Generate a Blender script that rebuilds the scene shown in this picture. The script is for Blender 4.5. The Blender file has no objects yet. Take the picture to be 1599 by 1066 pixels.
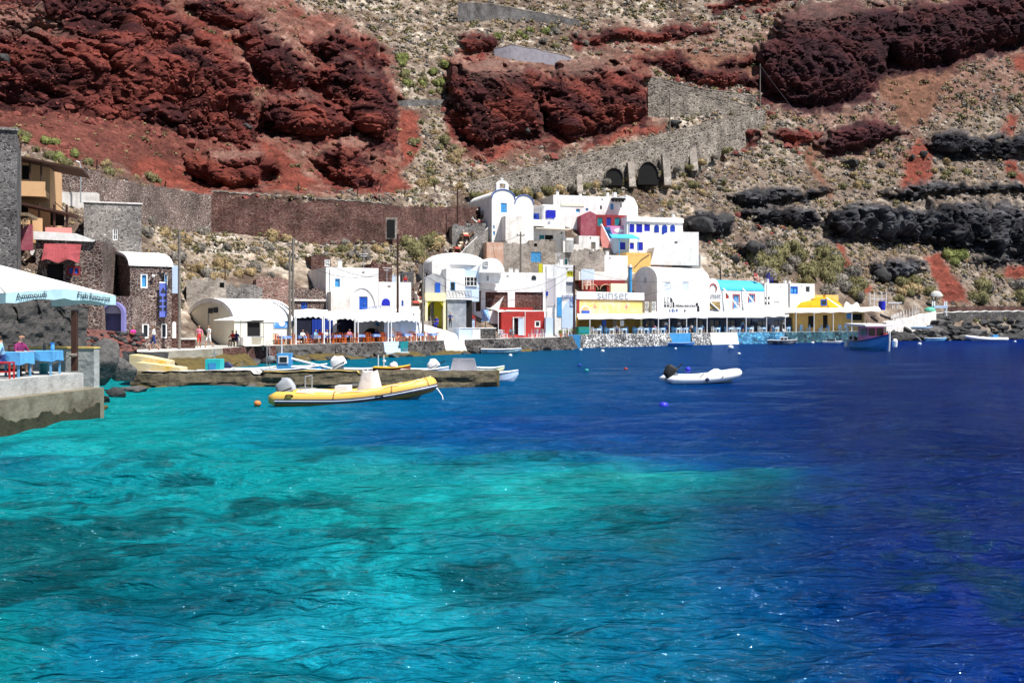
import bpy, bmesh, math, random
import numpy as np
from mathutils import Vector, Matrix

random.seed(7)
RNG = np.random.default_rng(11)
R = math.radians
scene = bpy.context.scene
C = scene.collection

# ------------------------------------------------------------------ camera
F, H, HY, CX = 1600.0, 3.24, 504.0, 799.5      # focal length in photo pixels, eye height, horizon row, centre column
cam = bpy.data.cameras.new('camera'); cam_o = bpy.data.objects.new('camera', cam); C.objects.link(cam_o)
cam_o.location = (0, 0, H); cam_o.rotation_euler = (R(90), 0, 0)
cam.sensor_width = 36; cam.lens = 36 * F / 1599
cam.shift_y = -(533 - HY) / 1599
cam.clip_start = 0.3; cam.clip_end = 2000
scene.camera = cam_o

# ------------------------------------------------------------------ sky, sun, exposure
SUN_ELEV, SUN_AZ = 61.0, 122.0                 # azimuth clockwise from straight ahead (+Y): right and a little behind the viewer
world = bpy.data.worlds.new('World'); scene.world = world; world.use_nodes = True
wn = world.node_tree.nodes; wl = world.node_tree.links
bg = wn['Background']; sky = wn.new('ShaderNodeTexSky'); sky.sky_type = 'NISHITA'
sky.sun_disc = False; sky.sun_elevation = R(SUN_ELEV); sky.sun_rotation = R(SUN_AZ)
sky.air_density = 1.0; sky.dust_density = 0.6; sky.ozone_density = 2.0
wl.new(sky.outputs[0], bg.inputs[0]); bg.inputs[1].default_value = 0.055
sun = bpy.data.lights.new('sun', 'SUN'); sun.energy = 5.0; sun.angle = R(0.5); sun.color = (1.0, 0.955, 0.89)
sun_o = bpy.data.objects.new('sun', sun); C.objects.link(sun_o)
sd = Vector((math.sin(R(SUN_AZ)) * math.cos(R(SUN_ELEV)), math.cos(R(SUN_AZ)) * math.cos(R(SUN_ELEV)), math.sin(R(SUN_ELEV))))
sun_o.rotation_euler = sd.to_track_quat('Z', 'Y').to_euler(); sun_o.location = sd * 300
scene.view_settings.view_transform = 'Standard'; scene.view_settings.look = 'None'
scene.view_settings.exposure = 0.8; scene.view_settings.gamma = 1.0
scene.view_settings.use_curve_mapping = False
scene.cycles.max_bounces = 6; scene.cycles.diffuse_bounces = 3; scene.cycles.glossy_bounces = 3
scene.cycles.transparent_max_bounces = 6; scene.cycles.sample_clamp_indirect = 4.0
scene.cycles.use_denoising = True

# ------------------------------------------------------------------ helpers
def P(px, py, d):
    return Vector(((px - CX) * d / F, d, H + (HY - py) * d / F))
def WD(py):                                     # distance of a point of the sea seen on photo row py
    return F * H / (py - HY)
def srgb(r, g, b):
    f = lambda c: (c / 255) / 12.92 if c <= 10 else (((c / 255) + 0.055) / 1.055) ** 2.4
    return (f(r), f(g), f(b))

def link(o, parent=None):
    C.objects.link(o)
    if parent is not None: o.parent = parent
    return o
def tag(o, label=None, cat=None, group=None, kind=None):
    if label: o['label'] = label
    if cat: o['category'] = cat
    if group: o['group'] = group
    if kind: o['kind'] = kind
    return o
def empty(name, loc, rz=0, label=None, cat=None, group=None):
    o = bpy.data.objects.new(name, None); C.objects.link(o)
    o.location = loc; o.rotation_euler = (0, 0, rz); o.empty_display_size = .2
    return tag(o, label, cat, group)
def copy_tree(o, parent=None):
    c = o.copy(); C.objects.link(c); c.parent = parent
    for ch in o.children: copy_tree(ch, c)
    return c

class MB:
    """collects shapes and links them as one mesh"""
    def __init__(s): s.v = []; s.f = []; s.m = []; s.cm = 0; s.sm = []; s.smooth = False
    def add(s, vs, fs):
        n = len(s.v); s.v += [tuple(v) for v in vs]
        for f in fs: s.f.append([i + n for i in f]); s.m.append(s.cm); s.sm.append(s.smooth)
        return s
    def box(s, x0, x1, y0, y1, z0, z1):
        vs = [(x0, y0, z0), (x1, y0, z0), (x1, y1, z0), (x0, y1, z0), (x0, y0, z1), (x1, y0, z1), (x1, y1, z1), (x0, y1, z1)]
        return s.add(vs, [(0, 3, 2, 1), (4, 5, 6, 7), (0, 1, 5, 4), (1, 2, 6, 5), (2, 3, 7, 6), (3, 0, 4, 7)])
    def cbox(s, c, sx, sy, sz):
        return s.box(c[0] - sx / 2, c[0] + sx / 2, c[1] - sy / 2, c[1] + sy / 2, c[2] - sz / 2, c[2] + sz / 2)
    def prism(s, poly, y0, y1):                  # poly in x-z, extruded along y
        n = len(poly); vs = [(x, y0, z) for x, z in poly] + [(x, y1, z) for x, z in poly]
        fs = [tuple(range(n)), tuple(range(2 * n - 1, n - 1, -1))] + [(i, i + n, (i + 1) % n + n, (i + 1) % n) for i in range(n)]
        return s.add(vs, fs)
    def prism_x(s, poly, x0, x1):                # poly in y-z, extruded along x
        n = len(poly); vs = [(x0, y, z) for y, z in poly] + [(x1, y, z) for y, z in poly]
        fs = [tuple(range(n - 1, -1, -1)), tuple(range(n, 2 * n))] + [(i, (i + 1) % n, (i + 1) % n + n, i + n) for i in range(n)]
        return s.add(vs, fs)
    def prism_z(s, poly, z0, z1):
        n = len(poly); vs = [(x, y, z0) for x, y in poly] + [(x, y, z1) for x, y in poly]
        fs = [tuple(range(n - 1, -1, -1)), tuple(range(n, 2 * n))] + [(i, (i + 1) % n, (i + 1) % n + n, i + n) for i in range(n)]
        return s.add(vs, fs)
    def tube(s, pts, rad, n=8, cap=True):
        pts = [Vector(p) for p in pts]
        if not hasattr(rad, '__len__'): rad = [rad] * len(pts)
        vs = []; prev = None
        for i, p in enumerate(pts):
            t = (pts[min(i + 1, len(pts) - 1)] - pts[max(i - 1, 0)]).normalized()
            if prev is None:
                a = Vector((0, 0, 1)) if abs(t.z) < .9 else Vector((1, 0, 0)); u = t.cross(a).normalized()
            else: u = (prev - t * prev.dot(t)).normalized()
            prev = u; w = t.cross(u)
            for k in range(n):
                a = 2 * math.pi * k / n; vs.append(p + (u * math.cos(a) + w * math.sin(a)) * rad[i])
        fs = []
        for i in range(len(pts) - 1):
            for k in range(n):
                k2 = (k + 1) % n; fs.append((i * n + k, i * n + k2, (i + 1) * n + k2, (i + 1) * n + k))
        if cap: fs += [tuple(range(n - 1, -1, -1)), tuple(range((len(pts) - 1) * n, len(pts) * n))]
        return s.add(vs, fs)
    def lathe(s, prof, c=(0, 0, 0), n=12):       # prof: (radius, z)
        vs = []
        for r, z in prof:
            for k in range(n): a = 2 * math.pi * k / n; vs.append((c[0] + r * math.cos(a), c[1] + r * math.sin(a), c[2] + z))
        fs = [(i * n + k, i * n + (k + 1) % n, (i + 1) * n + (k + 1) % n, (i + 1) * n + k) for i in range(len(prof) - 1) for k in range(n)]
        fs += [tuple(range(n - 1, -1, -1)), tuple(range((len(prof) - 1) * n, len(prof) * n))]
        return s.add(vs, fs)
    def vault(s, axis, a0, a1, c0, c1, z0, rise, n=14):   # half-round vault along axis, closed at both ends
        cm, r = (c0 + c1) / 2, (c1 - c0) / 2
        poly = [(cm - r * math.cos(math.pi * i / n), z0 + rise * math.sin(math.pi * i / n)) for i in range(n + 1)]
        return s.prism_x(poly, a0, a1) if axis == 'x' else s.prism(poly, a0, a1)
    def grid(s, fn, nu, nv):
        vs = [fn(i / nu, j / nv) for j in range(nv + 1) for i in range(nu + 1)]
        return s.add(vs, [(j * (nu + 1) + i, j * (nu + 1) + i + 1, (j + 1) * (nu + 1) + i + 1, (j + 1) * (nu + 1) + i) for j in range(nv) for i in range(nu)])
    def mesh(s, name, mats):
        me = bpy.data.meshes.new(name); me.from_pydata(s.v, [], s.f)
        for m in (mats if isinstance(mats, (list, tuple)) else [mats]): me.materials.append(m)
        if any(s.m): me.polygons.foreach_set('material_index', s.m)
        if any(s.sm): me.polygons.foreach_set('use_smooth', s.sm)
        bm = bmesh.new(); bm.from_mesh(me); bmesh.ops.recalc_face_normals(bm, faces=bm.faces); bm.to_mesh(me); bm.free()
        me.update(); return me
    def build(s, name, mats, parent=None, loc=None, rz=None, label=None, cat=None, group=None, kind=None):
        o = bpy.data.objects.new(name, s.mesh(name, mats)); link(o, parent)
        if loc is not None: o.location = loc
        if rz is not None: o.rotation_euler = (0, 0, rz)
        return tag(o, label, cat, group, kind)

def inst(src, name, loc, rz=0, sc=1, label=None, cat=None, group=None, parent=None):
    o = bpy.data.objects.new(name, src); link(o, parent); o.location = loc; o.rotation_euler = (0, 0, rz)
    o.scale = (sc, sc, sc) if not hasattr(sc, '__len__') else sc
    return tag(o, label, cat, group)

# numpy value noise
def _h(h):
    h = (h ^ (h >> np.uint32(15))) * np.uint32(2246822519)
    h = (h ^ (h >> np.uint32(13))) * np.uint32(3266489917)
    return ((h ^ (h >> np.uint32(16))) & np.uint32(0xFFFF)).astype(np.float32) * np.float32(2 / 65535.0) - np.float32(1)
def vnoise(x, y, z, seed=0):
    fl = [np.floor(t) for t in (x, y, z)]; fr = [t - f for t, f in zip((x, y, z), fl)]
    ix, iy, iz = [f.astype(np.int32).astype(np.uint32) for f in fl]
    fx, fy, fz = [t * t * (3 - 2 * t) for t in fr]
    hx = [ix * np.uint32(374761393) + np.uint32((seed * 144665 + 77) & 0xFFFFFFFF)]; hx.append(hx[0] + np.uint32(374761393))
    hy = [iy * np.uint32(668265263)]; hy.append(hy[0] + np.uint32(668265263))
    hz = [iz * np.uint32(2654435761)]; hz.append(hz[0] + np.uint32(2654435761))
    def ln(a, b_, t): return a + (b_ - a) * t
    pl = []
    for dz in (0, 1):
        r = [ln(_h(hx[0] + hy[dy] + hz[dz]), _h(hx[1] + hy[dy] + hz[dz]), fx) for dy in (0, 1)]
        pl.append(ln(r[0], r[1], fy))
    return ln(pl[0], pl[1], fz)
def fbm(x, y, z, octaves=4, seed=0, ridged=False, gain=.5):
    x, y, z = [np.ascontiguousarray(t, dtype=np.float32) for t in np.broadcast_arrays(x, y, z)]
    a, s, t = 1.0, 0, 0
    for o in range(octaves):
        f = np.float32(2.03 ** o); n = vnoise(x * f + np.float32(o * 17.3), y * f - np.float32(o * 9.1), z * f + np.float32(o * 4.7), seed + o)
        if ridged: n = 1 - 2 * np.abs(n)
        s = s + np.float32(a) * n; t += a; a *= gain
    return (s / t).astype(np.float64)

def blocks(x, y, z, seed=0, tilt=.9):
    """broken-rock relief: every cell of a random 3-D packing gets its own height and slope; also returns a value per cell"""
    x, y, z = [np.ascontiguousarray(t, dtype=np.float32) for t in np.broadcast_arrays(x, y, z)]
    ix, iy, iz = [np.floor(t).astype(np.int32) for t in (x, y, z)]
    best = np.full(x.shape, 9e9, np.float32); out = np.zeros(x.shape, np.float32); val = np.zeros(x.shape, np.float32); sec = best.copy()
    for dx in (-1, 0, 1):
        for dy in (-1, 0, 1):
            for dz in (-1, 0, 1):
                cx, cy, cz = ix + dx, iy + dy, iz + dz
                h = cx.astype(np.uint32) * np.uint32(374761393) + cy.astype(np.uint32) * np.uint32(668265263) + cz.astype(np.uint32) * np.uint32(2654435761) + np.uint32(seed * 9176 + 13)
                r = [_h(h + np.uint32(k * 7919 + 1)) for k in range(3)]
                ox, oy, oz = x - (cx + .5 + .45 * r[0]), y - (cy + .5 + .45 * r[1]), z - (cz + .5 + .45 * r[2])
                d2 = ox * ox + oy * oy + oz * oz; m = d2 < best
                sec = np.where(m, best, np.minimum(sec, d2))
                if m.any():
                    t = _h(h + np.uint32(99991)); o = t + tilt * (ox * r[1] + oy * r[2] + oz * r[0])
                    out = np.where(m, o, out); val = np.where(m, t, val); best = np.where(m, d2, best)
    return out.astype(np.float64), val.astype(np.float64), (np.sqrt(sec) - np.sqrt(best)).astype(np.float64)

# ------------------------------------------------------------------ materials
MATS = {}
def nt(name):
    m = bpy.data.materials.new(name); m.use_nodes = True
    t = m.node_tree; b = t.nodes['Principled BSDF']; return m, t.nodes, t.links, b
def mat(name, col, rough=.75, var=.12, scale=2.0, bump=.0, bscale=None, spec=.3, metal=0, coat=0, detail=5, tint=None, streak=0):
    """plain surface: base colour with uneven mottling, fine relief"""
    if name in MATS: return MATS[name]
    m, N, L, b = nt(name)
    tc = N.new('ShaderNodeTexCoord'); no = N.new('ShaderNodeTexNoise')
    no.inputs['Scale'].default_value = scale; no.inputs['Detail'].default_value = detail; no.inputs['Roughness'].default_value = .65
    L.new(tc.outputs['Object'], no.inputs['Vector'])
    mx = N.new('ShaderNodeMix'); mx.data_type = 'RGBA'
    c2 = tint if tint else tuple(c * (1 - 2.2 * var) for c in col)
    mx.inputs['A'].default_value = (*col, 1); mx.inputs['B'].default_value = (*[max(c, 0) for c in c2], 1)
    mr = N.new('ShaderNodeMapRange'); mr.inputs['From Min'].default_value = .45; mr.inputs['From Max'].default_value = .75
    L.new(no.outputs['Fac'], mr.inputs['Value']); L.new(mr.outputs[0], mx.inputs['Factor'])
    res = mx.outputs['Result']
    if streak:                                   # rain streaks and grime that run down the wall
        mp = N.new('ShaderNodeMapping'); mp.inputs['Scale'].default_value = (2.6, 2.6, .22); L.new(tc.outputs['Object'], mp.inputs['Vector'])
        n3 = N.new('ShaderNodeTexNoise'); n3.inputs['Scale'].default_value = 1.0; n3.inputs['Detail'].default_value = 8; n3.inputs['Roughness'].default_value = .7; L.new(mp.outputs[0], n3.inputs['Vector'])
        m3 = N.new('ShaderNodeMapRange'); m3.inputs['From Min'].default_value = .5; m3.inputs['From Max'].default_value = .72; m3.inputs['To Max'].default_value = streak; L.new(n3.outputs['Fac'], m3.inputs['Value'])
        x3 = N.new('ShaderNodeMix'); x3.data_type = 'RGBA'; x3.inputs['B'].default_value = (.36, .33, .30, 1); L.new(m3.outputs[0], x3.inputs['Factor']); L.new(res, x3.inputs['A']); res = x3.outputs['Result']
    L.new(res, b.inputs['Base Color'])
    b.inputs['Roughness'].default_value = rough; b.inputs['Specular IOR Level'].default_value = spec; b.inputs['Metallic'].default_value = metal
    if coat: b.inputs['Coat Weight'].default_value = coat
    if bump:
        n2 = N.new('ShaderNodeTexNoise'); n2.inputs['Scale'].default_value = bscale or scale * 4; n2.inputs['Detail'].default_value = 6
        L.new(tc.outputs['Object'], n2.inputs['Vector'])
        bp = N.new('ShaderNodeBump'); bp.inputs['Strength'].default_value = bump; bp.inputs['Distance'].default_value = .05
        L.new(n2.outputs['Fac'], bp.inputs['Height']); L.new(bp.outputs[0], b.inputs['Normal'])
    MATS[name] = m; return m
def masonry(name, cols, mortar, scale=2.5, joint=.05, bump=.8, flat=1.6, stain=.3):
    """rubble masonry: uneven stones in mortar"""
    if name in MATS: return MATS[name]
    m, N, L, b = nt(name)
    tc = N.new('ShaderNodeTexCoord'); mp = N.new('ShaderNodeMapping'); mp.inputs['Scale'].default_value = (1, 1, flat)
    wob = N.new('ShaderNodeTexNoise'); wob.inputs['Scale'].default_value = 2.2; L.new(tc.outputs['Object'], wob.inputs['Vector'])
    ad = N.new('ShaderNodeMix'); ad.data_type = 'VECTOR'; ad.inputs['Factor'].default_value = .12
    L.new(tc.outputs['Object'], ad.inputs['A']); L.new(wob.outputs['Color'], ad.inputs['B'])
    L.new(ad.outputs['Result'], mp.inputs['Vector'])
    v1 = N.new('ShaderNodeTexVoronoi'); v1.inputs['Scale'].default_value = scale; L.new(mp.outputs[0], v1.inputs['Vector'])
    v2 = N.new('ShaderNodeTexVoronoi'); v2.feature = 'DISTANCE_TO_EDGE'; v2.inputs['Scale'].default_value = scale; L.new(mp.outputs[0], v2.inputs['Vector'])
    sp = N.new('ShaderNodeSeparateColor'); L.new(v1.outputs['Color'], sp.inputs[0])
    cr = N.new('ShaderNodeValToRGB'); cr.color_ramp.interpolation = 'LINEAR'
    while len(cr.color_ramp.elements) < len(cols): cr.color_ramp.elements.new(.5)
    for i, c in enumerate(cols):
        cr.color_ramp.elements[i].position = i / max(1, len(cols) - 1); cr.color_ramp.elements[i].color = (*c, 1)
    L.new(sp.outputs[0], cr.inputs[0])
    no = N.new('ShaderNodeTexNoise'); no.inputs['Scale'].default_value = scale * 3; no.inputs['Detail'].default_value = 6; L.new(tc.outputs['Object'], no.inputs['Vector'])
    mul = N.new('ShaderNodeMix'); mul.data_type = 'RGBA'; mul.blend_type = 'MULTIPLY'; mul.inputs['Factor'].default_value = stain * 2
    L.new(cr.outputs[0], mul.inputs['A']); L.new(no.outputs['Fac'], mul.inputs['B'])
    wz = N.new('ShaderNodeTexNoise'); wz.inputs['Scale'].default_value = .32; wz.inputs['Detail'].default_value = 5; wz.inputs['Roughness'].default_value = .65; L.new(tc.outputs['Object'], wz.inputs['Vector'])
    wr = N.new('ShaderNodeMapRange'); wr.inputs['From Min'].default_value = .35; wr.inputs['From Max'].default_value = .65; wr.inputs['To Min'].default_value = .5; wr.inputs['To Max'].default_value = 1.55; L.new(wz.outputs['Fac'], wr.inputs['Value'])
    mr = N.new('ShaderNodeMapRange'); mr.inputs['From Min'].default_value = joint * .5; mr.inputs['From Max'].default_value = joint * 1.6
    L.new(v2.outputs['Distance'], mr.inputs['Value'])
    mx = N.new('ShaderNodeMix'); mx.data_type = 'RGBA'; mx.inputs['A'].default_value = (*mortar, 1)
    L.new(mr.outputs[0], mx.inputs['Factor']); L.new(mul.outputs['Result'], mx.inputs['B'])
    wm = N.new('ShaderNodeMix'); wm.data_type = 'RGBA'; wm.blend_type = 'MULTIPLY'; wm.inputs['Factor'].default_value = .9; L.new(mx.outputs['Result'], wm.inputs['A']); L.new(wr.outputs[0], wm.inputs['B']); L.new(wm.outputs['Result'], b.inputs['Base Color'])
    bp = N.new('ShaderNodeBump'); bp.inputs['Strength'].default_value = bump; bp.inputs['Distance'].default_value = .08
    h = N.new('ShaderNodeMath'); h.operation = 'MULTIPLY_ADD'; h.inputs[1].default_value = .4; L.new(no.outputs['Fac'], h.inputs[0]); L.new(mr.outputs[0], h.inputs[2])
    L.new(h.outputs[0], bp.inputs['Height']); L.new(bp.outputs[0], b.inputs['Normal'])
    b.inputs['Roughness'].default_value = .9; b.inputs['Specular IOR Level'].default_value = .15
    MATS[name] = m; return m

WHITE = mat('whitewash', (.80, .80, .80), .85, .05, .8, .35, 5, tint=(.62, .60, .57), detail=9, streak=.45)
WHITE2 = mat('old_whitewash', (.74, .72, .70), .9, .1, .9, .4, 4, tint=(.52, .48, .44), streak=.6)
CREAM = mat('cream_plaster', (.78, .74, .60), .85, .06, .8, .2, 5)
YCREAM = mat('pale_yellow_plaster', (.80, .74, .48), .85, .05, .8, .2)
BLUE = mat('blue_paint', (.01, .09, .50), .5, .12, 3, spec=.4)
SKYB = mat('sky_blue_paint', (.06, .30, .62), .5, .12, 3, spec=.4)
COBALT = mat('cobalt_paint', (.012, .02, .46), .5, .1, 3, spec=.4)
TURQ = mat('turquoise_paint', (.05, .42, .62), .5, .08, 1.5, spec=.4)
TEAL = mat('teal_paint', (.01, .22, .25), .5, .12, 3, spec=.4)
PBLUE = mat('pale_blue_plaster', (.50, .62, .80), .85, .06, 1.2)
RED = mat('red_plaster', (.42, .035, .03), .8, .14, 1.5, .2)
DRED = mat('dark_red_plaster', (.26, .03, .035), .8, .14, 1.5, .2)
WINE = mat('wine_red_plaster', (.28, .06, .09), .85, .2, 1.4, .3, tint=(.36, .14, .16))
PINK = mat('pink_plaster', (.62, .25, .46), .8, .08, 1.4)
SALMON = mat('salmon_plaster', (.62, .24, .22), .85, .12, 1.4)
ORANGE = mat('orange_plaster', (.62, .38, .20), .85, .07, 1.0)
OCHRE = mat('ochre_plaster', (.72, .46, .15), .85, .12, 1.2)
TERRA = mat('weathered_pink_plaster', (.50, .30, .22), .9, .15, 1.2, .3, tint=(.62, .5, .42))
YELLOW = mat('yellow_paint', (.75, .43, .015), .6, .1, 1.5)
LIME = mat('lime_yellow_paint', (.55, .50, .02), .6, .08, 1.5)
PURPLE = mat('lilac_plaster', (.22, .21, .50), .85, .08, 1.5)
GLASS = mat('dark_glass', (.015, .02, .03), .12, .05, 3, spec=.6)
DARK = mat('dark_interior', (.012, .011, .012), .9, .05, 2)  # near-black paint in place of the shade inside openings
WOOD = mat('dark_brown_wood', (.055, .022, .015), .75, .2, 6, .3)
GREYWOOD = mat('weathered_pole_wood', (.20, .175, .15), .85, .25, 5, .3)
ORWOOD = mat('orange_stained_wood', (.55, .12, .02), .6, .15, 5)
METALG = mat('galvanised_metal', (.45, .46, .48), .45, .1, 5, metal=.6)
CANVAS = mat('white_canvas', (.80, .79, .76), .9, .04, 1.5, .1, 3)
CANVAS2 = mat('cream_canvas', (.76, .70, .62), .9, .06, 1.5, .1, 3)
CLOTHB = mat('light_blue_cloth', (.10, .36, .70), .9, .08, 3)
CLOTHD = mat('dark_blue_cloth', (.01, .04, .30), .9, .08, 3)
WPAINT = mat('white_paint', (.80, .80, .80), .5, .05, 3, spec=.4)
BLACKR = mat('black_rubber', (.015, .015, .016), .6, .1, 5)
CONC = mat('stained_concrete', (.27, .255, .215), .9, .2, .9, .5, 6, tint=(.17, .155, .11))
CONCW = mat('painted_concrete', (.40, .40, .39), .85, .2, 1.3, .6, 6, tint=(.17, .17, .165), detail=9)
PAVE = mat('pale_quay_paving', (.60, .57, .53), .9, .12, .5, .2)
GSTEP = mat('blue_grey_steps', (.48, .56, .62), .85, .1, 1.5)
STONE_G = masonry('grey_rubble_masonry', [(.05, .047, .05), (.11, .105, .105), (.20, .19, .19), (.07, .068, .072)], (.26, .25, .25), 5.2, .06)
STONE_B = masonry('brown_rubble_masonry', [(.05, .03, .03), (.11, .06, .055), (.17, .10, .09), (.07, .05, .05)], (.36, .30, .27), 4.4, .07)
STONE_L = masonry('light_rubble_masonry', [(.20, .19, .19), (.34, .32, .31), (.12, .115, .12), (.42, .39, .37)], (.46, .43, .40), 4.8, .06)
STONE_R = masonry('red_lava_masonry', [(.06, .022, .02), (.13, .048, .04), (.10, .05, .045), (.20, .11, .09)], (.21, .14, .12), 2.6, .05, flat=2.6)
STONE_P = masonry('path_masonry', [(.07, .062, .055), (.24, .205, .175), (.38, .335, .29), (.14, .12, .105)], (.32, .28, .24), 1.3, .07, flat=1.8, stain=.45)
STONE_D = masonry('dark_sea_wall_masonry', [(.02, .02, .022), (.06, .055, .055), (.13, .125, .12), (.035, .033, .035)], (.15, .14, .135), 2.6, .07)
STONE_W = masonry('whitewashed_rubble', [(.55, .55, .55), (.72, .72, .71), (.22, .22, .23), (.76, .76, .75)], (.05, .05, .055), 2.0, .085, flat=1.9, stain=.25)
STONE_C = masonry('blue_washed_rubble', [(.05, .24, .46), (.10, .36, .60), (.03, .14, .30), (.16, .45, .66)], (.03, .06, .10), 1.6, .05, flat=1.6, stain=.15)
RUIN = masonry('tan_ruin_masonry', [(.36, .31, .27), (.46, .41, .36), (.28, .24, .21), (.52, .47, .42)], (.42, .37, .33), 3.6, .05, stain=.3)
ROCK_D = mat('dark_basalt', (.042, .041, .042), .85, .3, 1.6, 1, 5, tint=(.010, .010, .011))
ROCK_G = mat('grey_boulder_rock', (.095, .092, .09), .85, .3, 2.6, 1, 7, tint=(.013, .013, .014))
ROCK_R = mat('red_lava_rock', (.17, .045, .035), .9, .3, .8, .9, 3, tint=(.07, .022, .02))
ALGAE = mat('yellow_lichen_rock', (.10, .072, .02), .9, .3, 2.2, 1, 6, tint=(.022, .02, .013))

# ------------------------------------------------------------------ the hillside
COLS = {
 -500: [(640, 36), (560, 46), (480, 54), (400, 62), (300, 78), (200, 96), (100, 116), (0, 146), (-200, 206)],
 -250: [(640, 38), (560, 48), (480, 56), (400, 64), (300, 82), (200, 100), (100, 120), (0, 150), (-200, 210)],
 0: [(640, 40), (560, 51), (480, 59), (400, 67), (330, 80), (260, 96), (205, 108), (100, 128), (0, 158), (-200, 220)],
 150: [(640, 46), (600, 56), (560, 66), (500, 76), (400, 84), (330, 94), (280, 106), (240, 116), (100, 138), (0, 168), (-200, 230)],
 300: [(600, 66), (575, 76), (545, 84), (500, 92), (440, 99), (380, 110), (357, 118), (300, 119.5), (285, 130), (100, 152), (0, 180), (-200, 240)],
 450: [(575, 88), (550, 95), (532, 100), (500, 105), (440, 112), (362, 125), (305, 126.5), (270, 139), (100, 170), (0, 200), (-200, 260)],
 600: [(568, 97), (548, 103), (530, 107), (500, 112), (440, 120), (362, 134), (310, 136), (280, 150), (200, 170), (100, 198), (0, 238), (-200, 300)],
 750: [(558, 110), (535, 117), (520, 121), (490, 125), (440, 133), (380, 145), (330, 156), (290, 168), (250, 180), (200, 192), (100, 218), (0, 258), (-200, 320)],
 900: [(550, 128), (530, 136), (515, 141), (490, 144), (440, 152), (380, 164), (340, 174), (300, 186), (240, 200), (180, 218), (100, 238), (0, 280), (-200, 340)],
 1050: [(544, 140), (524, 150), (512, 154), (490, 157), (440, 165), (400, 173), (340, 187), (280, 203), (230, 218), (180, 233), (100, 258), (0, 298), (-200, 360)],
 1200: [(540, 155), (522, 166), (510, 170), (490, 173), (440, 182), (400, 191), (330, 208), (250, 228), (180, 246), (100, 270), (0, 308), (-200, 370)],
 1350: [(537, 171), (520, 182), (508, 186), (490, 189), (450, 197), (400, 208), (330, 224), (240, 246), (180, 262), (90, 285), (0, 320), (-200, 380)],
 1500: [(532, 188), (500, 199), (486, 203), (450, 212), (400, 222), (330, 236), (240, 258), (140, 282), (0, 320), (-200, 380)],
 1650: [(529, 218), (500, 226), (486, 230), (450, 237), (400, 246), (330, 258), (240, 278), (140, 300), (0, 335), (-200, 390)],
 2100: [(528, 240), (500, 248), (486, 252), (450, 260), (400, 270), (330, 282), (240, 302), (140, 324), (0, 360), (-200, 420)],
}
QE = [(205, 65, 1.30), (250, 70, 1.30), (300, 74, 1.30), (380, 82, 1.32), (460, 90, 1.34), (560, 96.5, 1.37), (640, 102, 1.4), (690, 107, 1.42), (760, 113, 1.45), (820, 119, 1.47), (880, 126, 1.5), (905, 133, 1.72), (1000, 142, 1.74), (1105, 153, 1.75), (1230, 165, 1.78), (1345, 177.5, 1.8)]   # quay edge: column, distance, height
def qd(px): return float(np.interp(px, [q[0] for q in QE], [q[1] for q in QE]))
def qz(px): return float(np.interp(px, [q[0] for q in QE], [q[2] for q in QE]))
for c in (300, 450, 600, 750, 900, 1050, 1200, 1350):
    de = qd(c); foot = [(HY + 4.8 * F / (de + 1.2), de + 1.2), (HY + 2.2 * F / (de + 7), de + 7)]
    COLS[c] = foot + [e for e in COLS[c] if e[1] > de + 8 and e[0] < foot[1][0] - 2]
COLS[980] = [(HY + 4.8 * F / 141.2, 141.2), (HY + 2.2 * F / 147, 147), (512, 148.5), (490, 151), (440, 159), (390, 167), (340, 180), (300, 192), (235, 210), (180, 226), (100, 248), (0, 289), (-200, 350)]
_cx = sorted(COLS)
_rows = np.arange(-260, 721, 3.0)
_tab = []
for c in _cx:
    pts = [(720, COLS[c][0][1] - 5)] + COLS[c]
    py = np.array([p[0] for p in pts][::-1], float); dd = np.array([p[1] for p in pts][::-1], float)
    _tab.append(np.interp(_rows, py, dd))
_tab = np.array(_tab)
_fine = np.arange(_cx[0], _cx[-1] + 1, 10.0)
_T = np.array([np.interp(_fine, _cx, _tab[:, j]) for j in range(len(_rows))])       # rows x fine columns
_k = np.exp(-.5 * (np.arange(-6, 7) / 2.5) ** 2); _k /= _k.sum()
_Tp = np.pad(_T, ((0, 0), (6, 6)), 'edge'); _T = sum(_k[i] * _Tp[:, i:i + _T.shape[1]] for i in range(13))
def G(px, py):                                  # distance of the plain slope seen at a photo point
    px = np.asarray(px, float); py = np.asarray(py, float)
    u = np.clip((px - _fine[0]) / 10.0, 0, len(_fine) - 1.001); v = np.clip((py - _rows[0]) / 3.0, 0, len(_rows) - 1.001)
    i = u.astype(int); j = v.astype(int); a = u - i; b = v - j
    return (_T[j, i] * (1 - a) + _T[j, i + 1] * a) * (1 - b) + (_T[j + 1, i] * (1 - a) + _T[j + 1, i + 1] * a) * b
def on_slope(px, py, off=0.0):
    return P(px, py, float(G(px, py)) - off)

px_l = np.concatenate([np.linspace(-480, -60, 60, endpoint=False), np.arange(-60, 1660, 1.62), np.linspace(1660, 2080, 60)])
py_l = np.concatenate([np.linspace(-240, -30, 40, endpoint=False), np.arange(-30, 545, 1.5), np.linspace(546, 715, 45)])
PX, PY = np.meshgrid(px_l, py_l)
D0 = G(PX, PY)
jx = PX + 20 * fbm(PX / 42, PY / 42, 0 * PX, 4, 5, False, .62); jy = PY + 15 * fbm(PX / 34, PY / 34, 0 * PX + 9, 4, 6, False, .62)   # ragged geology boundaries

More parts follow.
